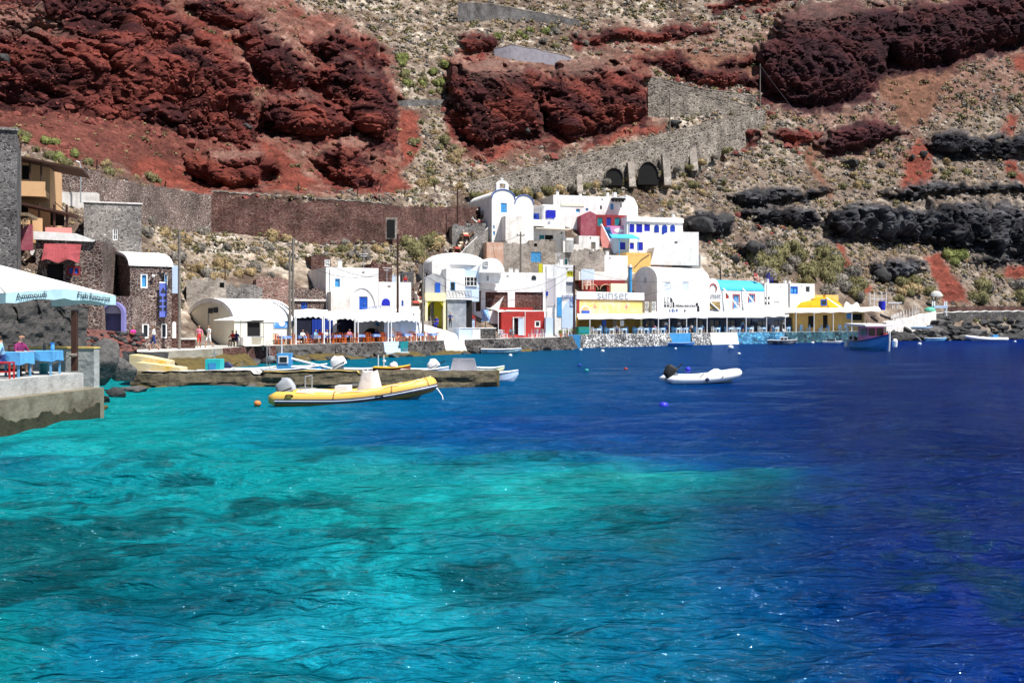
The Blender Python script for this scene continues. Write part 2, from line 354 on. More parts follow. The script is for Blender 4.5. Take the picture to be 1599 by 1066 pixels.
jx2 = jx + 17 * fbm(PX / 15, PY / 15, 0 * PX + 3, 3, 7, True, .6) - 4; jy2 = jy + 11 * fbm(PX / 17, PY / 13, 0 * PX + 6, 3, 8, True, .6) - 3
def sdf(poly, x, y):
    poly = np.array(poly, float); n = len(poly)
    d2 = np.full(x.shape, 1e9); inside = np.zeros(x.shape, bool)
    for i in range(n):
        ax, ay = poly[i]; bx, by = poly[(i + 1) % n]; ex, ey = bx - ax, by - ay
        t = np.clip(((x - ax) * ex + (y - ay) * ey) / (ex * ex + ey * ey + 1e-9), 0, 1)
        d2 = np.minimum(d2, (x - ax - t * ex) ** 2 + (y - ay - t * ey) ** 2)
        cnd = ((ay > y) != (by > y)) & (x < (bx - ax) * (y - ay) / (by - ay + 1e-12) + ax)
        inside ^= cnd
    return np.where(inside, 1, -1) * np.sqrt(d2)
def sdf_box(poly, x, y, m=40):
    p = np.array(poly); out = np.full(x.shape, -99.0)
    r = (x > p[:, 0].min() - m) & (x < p[:, 0].max() + m) & (y > p[:, 1].min() - m) & (y < p[:, 1].max() + m)
    out[r] = sdf(poly, x[r], y[r]); return out
def sm(a, b, x): t = np.clip((x - a) / (b - a), 0, 1); return t * t * (3 - 2 * t)

# rock masses: (outline in photo pixels, kind, bulge in m, edge width px, undercut m)
ROCKS = [
 ([(-80, -60), (245, -40), (262, 15), (330, 55), (385, 115), (404, 170), (410, 240), (300, 215), (190, 190), (60, 180), (-80, 170)], 'cliff', 4.0, 40, 0),
 ([(-80, 30), (60, 14), (110, 35), (170, 80), (195, 130), (190, 170), (90, 178), (-80, 165)], 'cliff', 5.0, 28, 2.5),
 ([(200, 60), (300, 50), (380, 115), (404, 180), (408, 232), (350, 205), (240, 175), (205, 120)], 'cliff', 5.0, 26, 2.5),
 ([(285, 240), (340, 236), (405, 238), (434, 262), (432, 283), (402, 294), (325, 294), (292, 272)], 'orange', 4.5, 16, 2.5),
 ([(300, 0), (350, -8), (405, 30), (395, 46), (330, 40), (302, 20)], 'cliff', 3, 14, 1),
 ([(365, 45), (405, 40), (450, 70), (485, 100), (492, 140), (440, 150), (395, 120)], 'cliff', 4, 18, 2),
 ([(470, 62), (545, 48), (590, 62), (608, 95), (612, 130), (560, 120), (500, 95)], 'cliff', 3.5, 14, 2),
 ([(478, 110), (545, 90), (608, 118), (622, 150), (622, 245), (570, 225), (530, 185), (490, 150)], 'cliff', 6, 20, 3),
 ([(408, 160), (470, 142), (520, 160), (548, 195), (540, 215), (478, 232), (440, 215), (408, 215)], 'cliff', 5, 18, 3),
 ([(488, 248), (540, 215), (585, 240), (597, 275), (588, 298), (520, 297), (500, 275)], 'cliff', 4.5, 14, 2.5),
 ([(722, 58), (750, 48), (782, 60), (780, 78), (745, 92), (724, 90)], 'cliff', 3, 8, 1.5),
 ([(690, 160), (715, 108), (770, 96), (850, 108), (852, 225), (800, 215), (770, 246), (735, 235), (700, 205)], 'cliff', 7, 20, 4),
 ([(850, 125), (880, 98), (950, 96), (1000, 122), (1016, 155), (1014, 195), (960, 215), (900, 232), (862, 234), (850, 200)], 'cliff', 7, 22, 4),
 ([(895, 58), (1000, 46), (1110, 40), (1115, 58), (1040, 70), (940, 76), (898, 70)], 'cliff', 3, 8, 1.5),
 ([(980, 100), (1060, 78), (1080, 96), (1130, 112), (1180, 118), (1182, 142), (1120, 142), (1040, 122)], 'cliff', 2.5, 8, 1.5),
 ([(1115, 100), (1180, 88), (1190, 104), (1130, 112)], 'cliff', 2, 6, 1),
  ([(1180, 166), (1190, 80), (1225, 18), (1300, -6), (1400, 10), (1420, 60), (1385, 130), (1345, 174), (1240, 176)], 'dark', 8, 26, 6),
 ([(1370, 40), (1430, 4), (1530, -14), (1690, -30), (1690, 84), (1580, 84), (1480, 114), (1385, 122)], 'dark', 8, 22, 7),
 ([(1100, 8), (1160, -10), (1260, -20), (1250, 0), (1120, 20)], 'cliff', 2, 8, 1),
 ([(1282, 220), (1300, 200), (1360, 190), (1400, 200), (1430, 205), (1380, 232), (1330, 248), (1284, 252)], 'dark', 5, 12, 4),
 ([(1112, 222), (1160, 198), (1190, 206), (1172, 234), (1120, 236)], 'cliff', 2.5, 9, 1.5),
 ([(1200, 208), (1275, 200), (1282, 226), (1230, 236)], 'cliff', 2, 8, 1.5),
 ([(1448, 222), (1470, 208), (1560, 210), (1680, 206), (1680, 244), (1540, 250), (1450, 256)], 'basalt', 4.5, 9, 3),
 ([(1375, 296), (1440, 288), (1520, 284), (1600, 282), (1680, 280), (1680, 294), (1560, 304), (1420, 312), (1378, 304)], 'basalt', 3, 6, 1.8),
 ([(1140, 310), (1165, 300), (1220, 294), (1290, 296), (1292, 306), (1220, 322), (1160, 326)], 'basalt', 3, 7, 1.8),
 ([(1160, 335), (1180, 322), (1280, 326), (1288, 352), (1240, 356), (1180, 350)], 'basalt', 3.5, 9, 2),
 ([(1292, 352), (1300, 328), (1350, 318), (1430, 320), (1520, 314), (1680, 312), (1680, 404), (1590, 408), (1500, 392), (1430, 376), (1360, 378), (1292, 372)], 'basalt', 6, 10, 4),
 ([(1368, 430), (1372, 408), (1400, 400), (1440, 408), (1446, 420), (1420, 438), (1388, 442)], 'basalt', 3.5, 9, 2),
 ([(1066, 352), (1085, 332), (1130, 330), (1148, 344), (1140, 366), (1100, 374), (1070, 368)], 'basalt', 3, 9, 1.5),
 ([(1140, 385), (1165, 372), (1205, 378), (1210, 394), (1170, 404)], 'basalt', 2.2, 7, 1.2),
 ([(1520, 405), (1560, 398), (1588, 404), (1570, 420), (1530, 418)], 'basalt', 2.2, 7, 1.2),
]
SCREE = [  # loose red cinder fans
 ([(-60, 168), (60, 175), (190, 188), (300, 215), (405, 240), (340, 240), (290, 245), (300, 275), (330, 300), (300, 300), (225, 268), (150, 262), (60, 232), (-60, 190)], 'scree'),
 ([(200, 252), (250, 255), (300, 275), (330, 306), (270, 296), (215, 272)], 'red'),
 ([(405, 222), (440, 240), (490, 282), (470, 300), (410, 300), (432, 275), (408, 250)], 'red'),
 ([(560, 300), (590, 280), (620, 278), (650, 298), (600, 308)], 'red'), ([(622, 160), (650, 170), (660, 230), (640, 262), (622, 262)], 'red'),
 ([(740, 255), (770, 235), (800, 215), (815, 225), (790, 248), (755, 262)], 'red'), ([(905, 235), (1000, 195), (1035, 190), (1030, 204), (960, 226), (915, 240)], 'red'),
 ([(1370, 120), (1420, 108), (1500, 92), (1470, 150), (1450, 190), (1405, 200), (1378, 150)], 'brown'),
 ([(1405, 240), (1440, 210), (1460, 230), (1450, 290), (1410, 294)], 'red'), ([(1260, 240), (1285, 222), (1282, 260), (1300, 310), (1288, 320), (1270, 270)], 'brown'),
 ([(1440, 402), (1470, 395), (1500, 440), (1512, 472), (1468, 474), (1455, 430)], 'red'), ([(1295, 378), (1315, 385), (1340, 430), (1362, 455), (1330, 460), (1310, 420)], 'red'),
 ([(1565, 440), (1575, 418), (1660, 405), (1660, 442)], 'red'), ([(1565, 240), (1590, 245), (1600, 285), (1575, 280)], 'red'), ([(1568, 180), (1585, 175), (1580, 210), (1566, 212)], 'red'),
 ([(1580, 90), (1660, 80), (1660, 120), (1590, 110)], 'red'),
 ([(985, 78), (1060, 76), (1180, 90), (1182, 130), (1080, 118), (990, 104)], 'brown'),
]
DK = None; D = D0.copy(); isbas = np.zeros_like(D); wrock = np.zeros_like(D); col = np.zeros(D.shape + (3,)); amp = np.full(D.shape, .55)
# plain slope: tan earth and pale pumice with darker soil
wx = (PX - CX) * D0 / F; wz = H + (HY - PY) * D0 / F
n1 = fbm(wx / 8, D0 / 12, wz / 5, 5, 21, False, .65); n2 = fbm(wx / 2, D0 / 3, wz / 1.6, 4, 22, False, .65)
tan = np.array([.245, .20, .158]); pale = np.array([.38, .34, .29]); soil = np.array([.075, .052, .04])
DK = [sm(-.3, .45, fbm(wx / 5, D0 / 5, wz / 5, 4, 31 + q))[..., None] for q in range(3)]
t = sm(-.35, .45, n1 + .5 * n2)[..., None]; col = soil * (1 - t) + tan * t
t = sm(.1, .5, n2 + .3 * n1)[..., None]; col = col * (1 - t * .8) + pale * t * .8
rt = sm(1000, 1300, PX)[..., None]; col = col * (1 - rt * .45) + np.array([.13, .10, .08]) * rt * .45        # the right flank is browner
for poly, amt in (([(-80, -60), (260, -60), (420, -10), (560, 40), (625, 90), (628, 250), (640, 300), (480, 306), (330, 306), (180, 270), (-80, 200)], 1.15), ([(690, 95), (760, 88), (1010, 92), (1030, 200), (900, 240), (760, 262), (695, 240)], 1.0),
    ([(890, 40), (1120, 30), (1190, 60), (1190, 150), (1000, 118), (900, 80)], .55), ([(1180, 10), (1660, -20), (1660, 130), (1470, 190), (1380, 200), (1190, 182)], .7), ([(1270, 190), (1440, 195), (1450, 260), (1290, 262)], .5), ([(1100, 190), (1200, 190), (1190, 245), (1100, 245)], .4)):
    w = sm(-14, 14, sdf_box(poly, jx, jy, 60)) * amt * (.55 + .45 * sm(-.4, .5, n1)); rc = np.array([.115, .045, .034]) * (1 + .5 * n2[..., None]) + np.array([.09, .06, .045]) * sm(.2, .7, n2)[..., None]; col = col * (1 - w[..., None]) + rc * w[..., None]
for poly, kind in SCREE:
    s = sdf_box(poly, jx, jy); w = sm(-5, 6, s)
    c = {'red': (.135, .036, .025), 'scree': (.105, .036, .028), 'brown': (.125, .062, .042)}[kind]
    mm = (1 - .35 * sm(-.2, .5, n2))[..., None]
    col = col * (1 - w[..., None]) + np.array(c) * mm * w[..., None]
    amp = amp * (1 - w * .45); D = D - np.clip(s, 0, 30) / 30 * 1.2
for poly, kind, bul, ew, cut in ROCKS:
    p = np.array(poly, float); s = sdf_box(poly, jx2, jy2); ins = s > -8
    # distance of the rock's foot in each column
    foot = np.full(len(px_l), np.nan)
    inside = s > 0
    has = inside.any(0); foot[has] = py_l[(len(py_l) - 1 - np.argmax(inside[::-1, has], 0))]
    if not has.any(): continue
    foot = np.interp(px_l, px_l[has], foot[has]); kk = 25; foot = np.convolve(np.pad(foot, kk, 'edge'), np.ones(2 * kk + 1) / (2 * kk + 1), 'valid')
    Df = G(px_l, foot)[None, :]
    face = Df + .42 * (D0 - Df)
    w = sm(-7, 7, s)
    prof = 1 - (1 - np.clip(s / (ew * (.45 if kind == 'basalt' else 1)), 0, 1)) ** 2
    hgt = np.clip((foot[None, :] - PY) / max(8.0, p[:, 1].max() - p[:, 1].min()), 0, 1)
    target = np.minimum(face, D0) - .55 * bul * prof * (.55 + .45 * np.sin(np.pi * np.clip(hgt * 1.15, 0, 1))) + cut * np.exp(-(hgt / .16) ** 2)
    wt = w * sm(1.06, .8, hgt * sm(0, 26, foot[None, :] - PY)); D = np.where(ins, D * (1 - wt) + np.minimum(target, D + 1.5) * wt, D)
    dk = DK[int(p[0, 0]) % 3]
    base = {'cliff': ((.115, .028, .021), (.030, .009, .010)), 'orange': ((.17, .043, .026), (.07, .017, .014)), 'dark': ((.05, .016, .017), (.020, .008, .011)), 'basalt': ((.05, .05, .055), (.012, .012, .015))}[kind]
    c = np.array(base[0]) * dk + np.array(base[1]) * (1 - dk)
    topw = (sm(.62, .95, hgt + .12 * n2) * {'basalt': .05, 'dark': .22}.get(kind, .5))[..., None]      # pale crown: pumice dust, plus the sunlit top put into the colour
    c = c * (1 - topw) + np.array([.23, .145, .115]) * topw
    col = col * (1 - w[..., None]) + c * w[..., None]
    amp = amp * (1 - w) + (1.2 if kind != 'basalt' else 1.5) * w; wrock = np.maximum(wrock, w); isbas = np.maximum(isbas, w * (kind == 'basalt'))
# stony rubble near the shore and the built-up strip
vil = sdf_box([(270, 560), (290, 440), (470, 410), (640, 440), (700, 380), (760, 340), (1080, 340), (1110, 430), (1340, 455), (1500, 480), (1500, 560)], PX, PY, 60)
wv = sm(-12, 12, vil); amp = amp * (1 - .85 * wv)
shore = sm(-.3, 1.0, 2.2 - (H + (HY - PY) * D / F))[..., None] * (1 - wrock[..., None]); col = col * (1 - shore * .8) + np.array([.10, .095, .09]) * shore * .8
# shade on the rock below the western houses, put into its colour
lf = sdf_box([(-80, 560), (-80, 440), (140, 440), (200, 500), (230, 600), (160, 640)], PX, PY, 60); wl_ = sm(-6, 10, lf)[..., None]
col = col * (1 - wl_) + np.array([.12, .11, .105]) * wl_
# light smoothing of the depth sheet, then relief along the surface normal
D = D + (1 - wrock) * (1 - .8 * wv) * (2.2 * fbm(wx / 16, D0 / 30, wz / 10, 3, 91) + 1.0 * fbm(wx / 6, D0 / 12, wz / 3.2, 3, 95, True)) * sm(1.5, 6, wz)
for _ in range(3):
    Dp = np.pad(D, 1, 'edge'); D = (Dp[1:-1, :-2] + Dp[1:-1, 2:] + Dp[:-2, 1:-1] + Dp[2:, 1:-1] + 2 * D) / 6
X = (PX - CX) * D / F; Y = D.copy(); Z = H + (HY - PY) * D / F
def normals(X, Y, Z):
    P3 = np.stack([X, Y, Z], -1); du = np.gradient(P3, axis=1); dv = np.gradient(P3, axis=0)
    n = np.cross(du, dv); n /= np.linalg.norm(n, axis=-1, keepdims=True) + 1e-9; return n
NN = normals(X, Y, Z)
if NN[200, 500, 1] > 0: NN = -NN
for _ in range(10):
    Np = np.pad(NN, ((1, 1), (1, 1), (0, 0)), 'edge'); NN = (Np[1:-1, :-2] + Np[1:-1, 2:] + Np[:-2, 1:-1] + Np[2:, 1:-1] + NN) / 5
NN /= np.linalg.norm(NN, axis=-1, keepdims=True)
big = fbm(X / 10, Y / 10, Z / 8, 3, 41, True); mid = fbm(X / 2.8, Y / 2.8, Z / 2.2, 3, 44, True); fin = fbm(X / .8, Y / .8, Z / .7, 3, 47, False, .7)
rk = wrock > .03; rel = amp * ((1 - wrock) * (.5 * big + .5 * mid + .55 * fin)); spk = np.zeros_like(rel); crk = np.ones_like(rel)
xr, yr, zr_ = X[rk], Y[rk], Z[rk]; bas = isbas[rk]; wob = fbm(xr / 2, yr / 2, zr_ / 2, 2, 52) * .25
xs_ = xr * (1 + .9 * bas); b1, v1, e1 = blocks(xs_ / 6.5 + wob, yr / 6.5, zr_ / 5.0 * (1 - .3 * bas) + wob, 1); b2, v2, e2 = blocks(xr / 2.3 + wob, yr / 2.3, zr_ / 1.9 - wob, 2); b3, v3, e3 = blocks(xr / .85, yr / .85, zr_ / .7 + wob, 3)
rel[rk] += amp[rk] * wrock[rk] * (1.2 * big[rk] + 1.1 * fbm(xr / 15, yr / 15, zr_ / 20, 2, 63, True) + .6 * b1 + .30 * b2 + .12 * b3 + .10 * fin[rk] - .45 * np.exp(-e1 / .06) - .25 * np.exp(-e2 / .1) - 1.5 * np.exp(-np.abs(fbm(xr / 7, yr / 9, zr_ / 16, 3, 57)) / .05) + .75 * (lambda t_: t_ - np.floor(t_) - .5)(zr_ / 3.4 + 1.1 * fbm(xr / 9, yr / 9, zr_ / 9, 3, 58)))
spk[rk] = .18 * v2 + .26 * v3 + .16 * v1 + bas * (.35 * v2 + .3 * v1); crk[rk] = 1
ND = NN.copy(); ND[..., 2] *= 1 - .85 * wrock; ND /= np.linalg.norm(ND, axis=-1, keepdims=True)
# stones lying on the open slope
gr = (wrock < .5) & (PY < 540); b4, v4, e4 = blocks(X[gr] / 1.1, Y[gr] / 1.1, Z[gr] / 1.1, 5)
st = np.clip(v4 - .35, 0, 1) * sm(.05, .3, e4) * (1 - wrock[gr]); rel[gr] += st * .75 * (1 - .8 * wv[gr]); spk[gr] += .25 * v4 * (1 - wrock[gr]) + .5 * st
jump = np.abs(np.gradient(D, axis=0)); jl = np.abs(np.gradient(D, axis=1)); jmp = np.maximum(jump, jl * .8); jp = np.pad(jmp, 1, 'edge'); jmp = np.maximum.reduce([jp[1:-1, 1:-1], jp[:-2, 1:-1], jp[2:, 1:-1], jp[1:-1, :-2], jp[1:-1, 2:]])
rel = rel / (1 + (jmp / .45) ** 2)
X += ND[..., 0] * rel; Y += ND[..., 1] * rel; Z += ND[..., 2] * rel
hz = vnoise(*(np.ascontiguousarray(t_ / .22, dtype=np.float32) for t_ in (X, Y, Z)), 5)
grain = (np.clip(1 + .30 * fin + .15 * mid + 1.0 * spk, .3, 2.2) * (1 + .28 * hz))[..., None]
col = np.clip(col * grain, .006, .75)

def sheet(name, X, Y, Z, color, material, smooth=False):
    nr, nc = X.shape; me = bpy.data.meshes.new(name); nv = nr * nc
    me.vertices.add(nv); me.vertices.foreach_set('co', np.stack([X, Y, Z], -1).astype(np.float32).ravel())
    i = np.arange(nv).reshape(nr, nc); q = np.stack([i[1:, :-1], i[1:, 1:], i[:-1, 1:], i[:-1, :-1]], -1).reshape(-1, 4)
    nf = len(q); me.loops.add(nf * 4); me.loops.foreach_set('vertex_index', q.ravel().astype(np.int32))
    me.polygons.add(nf); me.polygons.foreach_set('loop_start', (np.arange(nf) * 4).astype(np.int32))
    me.polygons.foreach_set('use_smooth', np.full(nf, smooth))
    me.update(calc_edges=True)
    if color is not None:
        a = me.color_attributes.new('Col', 'FLOAT_COLOR', 'POINT')
        a.data.foreach_set('color', np.concatenate([color, np.ones(color.shape[:2] + (1,))], -1).astype(np.float32).ravel())
    me.materials.append(material); o = bpy.data.objects.new(name, me); C.objects.link(o); return o

m, N, L, b = nt('hillside_ground')
at = N.new('ShaderNodeAttribute'); at.attribute_name = 'Col'
tc = N.new('ShaderNodeTexCoord'); no = N.new('ShaderNodeTexNoise'); no.inputs['Scale'].default_value = 2.6; no.inputs['Detail'].default_value = 8; no.inputs['Roughness'].default_value = .75
L.new(tc.outputs['Object'], no.inputs['Vector'])
mr = N.new('ShaderNodeMapRange'); mr.inputs['From Min'].default_value = .3; mr.inputs['From Max'].default_value = .7; mr.inputs['To Min'].default_value = .5; mr.inputs['To Max'].default_value = 1.5
L.new(no.outputs['Fac'], mr.inputs['Value'])
mx = N.new('ShaderNodeMix'); mx.data_type = 'RGBA'; mx.blend_type = 'MULTIPLY'; mx.inputs['Factor'].default_value = 1
L.new(at.outputs['Color'], mx.inputs['A']); L.new(mr.outputs[0], mx.inputs['B']); L.new(mx.outputs['Result'], b.inputs['Base Color'])
bp = N.new('ShaderNodeBump'); bp.inputs['Strength'].default_value = .55; bp.inputs['Distance'].default_value = .18; L.new(no.outputs['Fac'], bp.inputs['Height']); L.new(bp.outputs[0], b.inputs['Normal'])
b.inputs['Roughness'].default_value = .95; b.inputs['Specular IOR Level'].default_value = .1
GROUND = m
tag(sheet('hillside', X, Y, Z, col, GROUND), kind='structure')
TX, TY, TZ = X, Y, Z
def surf(px, py):                                # a point of the finished relief
    i = int(np.argmin(abs(px_l - px))); j = int(np.argmin(abs(py_l - py)))
    return Vector((TX[j, i], TY[j, i], TZ[j, i]))

# ------------------------------------------------------------------ the sea
PAL_Y = [505, 560, 620, 680, 715, 745, 800, 870, 940, 1010, 1080, 1300]
PAL_X = [-400, 0, 200, 400, 600, 800, 1000, 1180, 1300, 1420, 1600, 2000]
PAL = [
 [(0, 70, 110)] * 4 + [(0, 90, 130), (0, 80, 130), (0, 60, 130), (0, 45, 130), (0, 35, 130), (0, 28, 130), (0, 22, 130), (0, 20, 120)],
 [(10, 130, 140), (10, 130, 140), (10, 140, 150), (5, 125, 145), (0, 110, 140), (0, 85, 135), (0, 60, 130), (0, 45, 130), (0, 35, 128), (0, 26, 128), (0, 18, 130), (0, 15, 120)],
 [(15, 150, 155), (15, 150, 155), (18, 158, 160), (10, 140, 160), (5, 95, 145), (4, 78, 140), (2, 60, 135), (0, 45, 130), (0, 32, 125), (0, 24, 122), (0, 14, 125), (0, 12, 120)],
 [(20, 150, 150), (20, 155, 155), (15, 150, 152), (8, 125, 150), (4, 82, 148), (2, 55, 145), (2, 50, 140), (0, 42, 132), (0, 30, 120), (0, 22, 115), (0, 10, 115), (0, 10, 110)],
 [(15, 135, 145), (12, 130, 145), (12, 138, 148), (12, 145, 152), (10, 120, 145), (6, 85, 145), (4, 70, 140), (2, 60, 138), (0, 34, 122), (0, 22, 112), (0, 10, 112), (0, 10, 110)],
 [(10, 120, 135), (8, 110, 132), (10, 125, 138), (14, 150, 156), (16, 145, 150), (16, 140, 145), (18, 140, 140), (12, 120, 132), (2, 55, 128), (0, 24, 110), (0, 10, 108), (0, 10, 110)],
 [(14, 145, 150), (14, 148, 152), (10, 138, 146), (14, 148, 154), (18, 148, 148), (16, 142, 142), (12, 120, 132), (2, 60, 100), (0, 40, 115), (0, 22, 105), (0, 9, 105), (0, 10, 110)],
 [(14, 138, 146), (14, 140, 150), (12, 138, 148), (10, 122, 140), (14, 138, 148), (10, 112, 132), (6, 84, 118), (0, 62, 122), (0, 42, 122), (0, 25, 118), (0, 10, 115), (0, 10, 110)],
 [(12, 128, 138), (12, 125, 138), (4, 80, 92), (4, 72, 90), (12, 132, 150), (6, 92, 118), (5, 95, 130), (0, 78, 136), (0, 60, 136), (0, 38, 132), (0, 18, 135), (0, 16, 130)],
 [(10, 125, 130), (10, 125, 130), (10, 112, 150), (14, 145, 168), (8, 112, 138), (8, 112, 138), (5, 100, 140), (4, 98, 148), (0, 78, 148), (0, 58, 145), (0, 36, 145), (0, 30, 140)],
 [(10, 120, 130), (10, 120, 130), (10, 115, 145), (12, 140, 160), (8, 112, 138), (8, 112, 138), (5, 100, 140), (4, 96, 148), (0, 78, 148), (0, 58, 145), (0, 40, 145), (0, 30, 140)],
 [(10, 120, 130), (10, 120, 130), (10, 115, 145), (12, 140, 160), (8, 112, 138), (8, 112, 138), (5, 100, 140), (4, 96, 148), (0, 78, 148), (0, 58, 145), (0, 40, 145), (0, 30, 140)],
]
pal = np.array([[srgb(*c) for c in r] for r in PAL])
def pal_at(px, py):
    u = np.interp(px, PAL_X, np.arange(len(PAL_X))); v = np.interp(py, PAL_Y, np.arange(len(PAL_Y)))
    i = np.clip(u.astype(int), 0, len(PAL_X) - 2); j = np.clip(v.astype(int), 0, len(PAL_Y) - 2); a = (u - i)[..., None]; b_ = (v - j)[..., None]
    a = a * a * (3 - 2 * a)
    return (pal[j, i] * (1 - a) + pal[j, i + 1] * a) * (1 - b_) + (pal[j + 1, i] * (1 - a) + pal[j + 1, i + 1] * a) * b_
wpx = np.concatenate([np.linspace(-700, -30, 60, endpoint=False), np.arange(-30, 1630, 2.4), np.linspace(1630, 2400, 60)])
wpy = np.concatenate([np.linspace(519, 524, 6, endpoint=False), np.arange(524, 640, 1.2), np.arange(640, 1090, 1.35), np.geomspace(1091, 2600, 60)])
WX_, WY_ = np.meshgrid(wpx, wpy)
wd = WD(WY_); SX = (WX_ - CX) * wd / F; SY = wd
# seabed tone in plan: depth zones, sand, weed and rock patches
wob1 = fbm(SX / 7, SY / 7, 0 * SX, 4, 61); wob2 = fbm(SX / 2.2, SY / 2.2, 0 * SX + 3, 4, 63)
qx = WX_ + (90 * wob1 + 40 * wob2) * np.clip(22 / wd, .25, 1.2); qy = WY_ + (26 * wob1 + 14 * wob2) * np.clip(26 / wd, .2, 1.3)
sea = pal_at(qx, qy)
rip = fbm(SX / .5, SY / .28, 0 * SX, 2, 73) * .35
weed = np.maximum(sm(.12, .34, fbm(SX / 2.2 + rip * .3, SY / 2.6 + rip, 0 * SX + 7, 5, 71, False, .6)) * .8, sm(.22, .4, fbm(SX / .7 + rip, SY / .8 + rip, 0 * SX + 2, 4, 77, False, .6)) * .6) * sm(36, 19, wd) * (.45 + .55 * sm(-.15, .3, wob1)) * .98
sand = sm(.1, .4, fbm(SX / 2.4 + 40 + rip * .4, SY / 2.6 + rip, 0 * SX + 5, 5, 75, False, .6)) * sm(42, 20, wd) * sm(1250, 900, WX_) * .7
sea = sea * (1 - weed[..., None]) + np.array([.002, .036, .042]) * weed[..., None]
sea = sea * (1 - sand[..., None]) + np.clip(sea * 1.55 + np.array([.004, .05, .05]), 0, .9) * sand[..., None]
WTR = .46
sea = sea + np.array([0, .022, .03]) + np.array([0, 0, .05]) * sm(950, 1350, WX_)[..., None] * (sea[..., 2:] > 0)
sea = sea * (1.26 - .58 * sm(1000, 1380, WX_) * sm(260, 60, wd) - .25 * sm(700, 1000, WX_) * sm(745, 700, WY_))[..., None]
sea = np.clip(sea * WTR, 0, 1)
SZ = np.zeros_like(SX); rw = random.Random(3)
sp = np.maximum(wd * 2.4 / F, wd * wd * 1.35 / (F * H))
for k in range(54):
    lam = .35 * (7.5 / .35) ** (k / 53.0); th = R(rw.gauss(-78, 26)); kx, ky = math.cos(th) * 2 * math.pi / lam, math.sin(th) * 2 * math.pi / lam
    a = .0105 * lam ** .78 * rw.uniform(.6, 1.3); ph = kx * SX + ky * SY + rw.uniform(0, 6.28) + .9 * wob1
    vis = np.clip((lam / sp - 3) / 3, 0, 1)
    SZ += a * vis * (np.sin(ph) + .25 * np.sin(2 * ph + .6))
SZ *= .75 + .5 * fbm(SX / 5, SY / 5, 0 * SX, 2, 81)
m, N, L, b = nt('sea_water')
at = N.new('ShaderNodeAttribute'); at.attribute_name = 'Col'; tc = N.new('ShaderNodeTexCoord'); hs = []
for sc_, st, rot in ((1.1, (.5, 1.6, 1), 8), (3.4, (.45, 1.6, 1), -9), (9.0, (.5, 1.4, 1), 12), (.33, (.45, 1.5, 1), 3)):
    mp = N.new('ShaderNodeMapping'); mp.inputs['Scale'].default_value = st; mp.inputs['Rotation'].default_value = (0, 0, R(rot)); L.new(tc.outputs['Object'], mp.inputs['Vector'])
    no = N.new('ShaderNodeTexNoise'); no.inputs['Scale'].default_value = sc_; no.inputs['Detail'].default_value = 3; no.inputs['Roughness'].default_value = .55; no.inputs['Distortion'].default_value = .25
    L.new(mp.outputs[0], no.inputs['Vector']); hs.append(no)
a1 = N.new('ShaderNodeMath'); a1.operation = 'MULTIPLY_ADD'; a1.inputs[1].default_value = .5; L.new(hs[1].outputs['Fac'], a1.inputs[0]); L.new(hs[0].outputs['Fac'], a1.inputs[2])
a2 = N.new('ShaderNodeMath'); a2.operation = 'MULTIPLY_ADD'; a2.inputs[1].default_value = .2; L.new(hs[2].outputs['Fac'], a2.inputs[0]); L.new(a1.outputs[0], a2.inputs[2])
a3 = N.new('ShaderNodeMath'); a3.operation = 'MULTIPLY_ADD'; a3.inputs[1].default_value = 2.2; L.new(hs[3].outputs['Fac'], a3.inputs[0]); L.new(a2.outputs[0], a3.inputs[2])
bp = N.new('ShaderNodeBump'); bp.inputs['Strength'].default_value = 1.0; bp.inputs['Distance'].default_value = .62; L.new(a3.outputs[0], bp.inputs['Height'])
N.remove(b); df = N.new('ShaderNodeBsdfDiffuse'); L.new(at.outputs['Color'], df.inputs['Color']); L.new(bp.outputs[0], df.inputs['Normal'])
gl = N.new('ShaderNodeBsdfGlossy'); gl.inputs['Color'].default_value = (.42, .67, 1, 1); gl.inputs['Roughness'].default_value = .06; L.new(bp.outputs[0], gl.inputs['Normal'])
fr = N.new('ShaderNodeFresnel'); fr.inputs['IOR'].default_value = 1.33; L.new(bp.outputs[0], fr.inputs['Normal'])
fm = N.new('ShaderNodeMapRange'); fm.inputs['From Min'].default_value = .02; fm.inputs['From Max'].default_value = .8; fm.inputs['To Min'].default_value = .02; fm.inputs['To Max'].default_value = .42; L.new(fr.outputs[0], fm.inputs['Value'])
ms = N.new('ShaderNodeMixShader'); L.new(fm.outputs[0], ms.inputs[0]); L.new(df.outputs[0], ms.inputs[1]); L.new(gl.outputs[0], ms.inputs[2]); L.new(ms.outputs[0], N['Material Output'].inputs['Surface'])
SEA = m
tag(sheet('sea', SX, SY, SZ, sea, SEA, True), kind='structure')

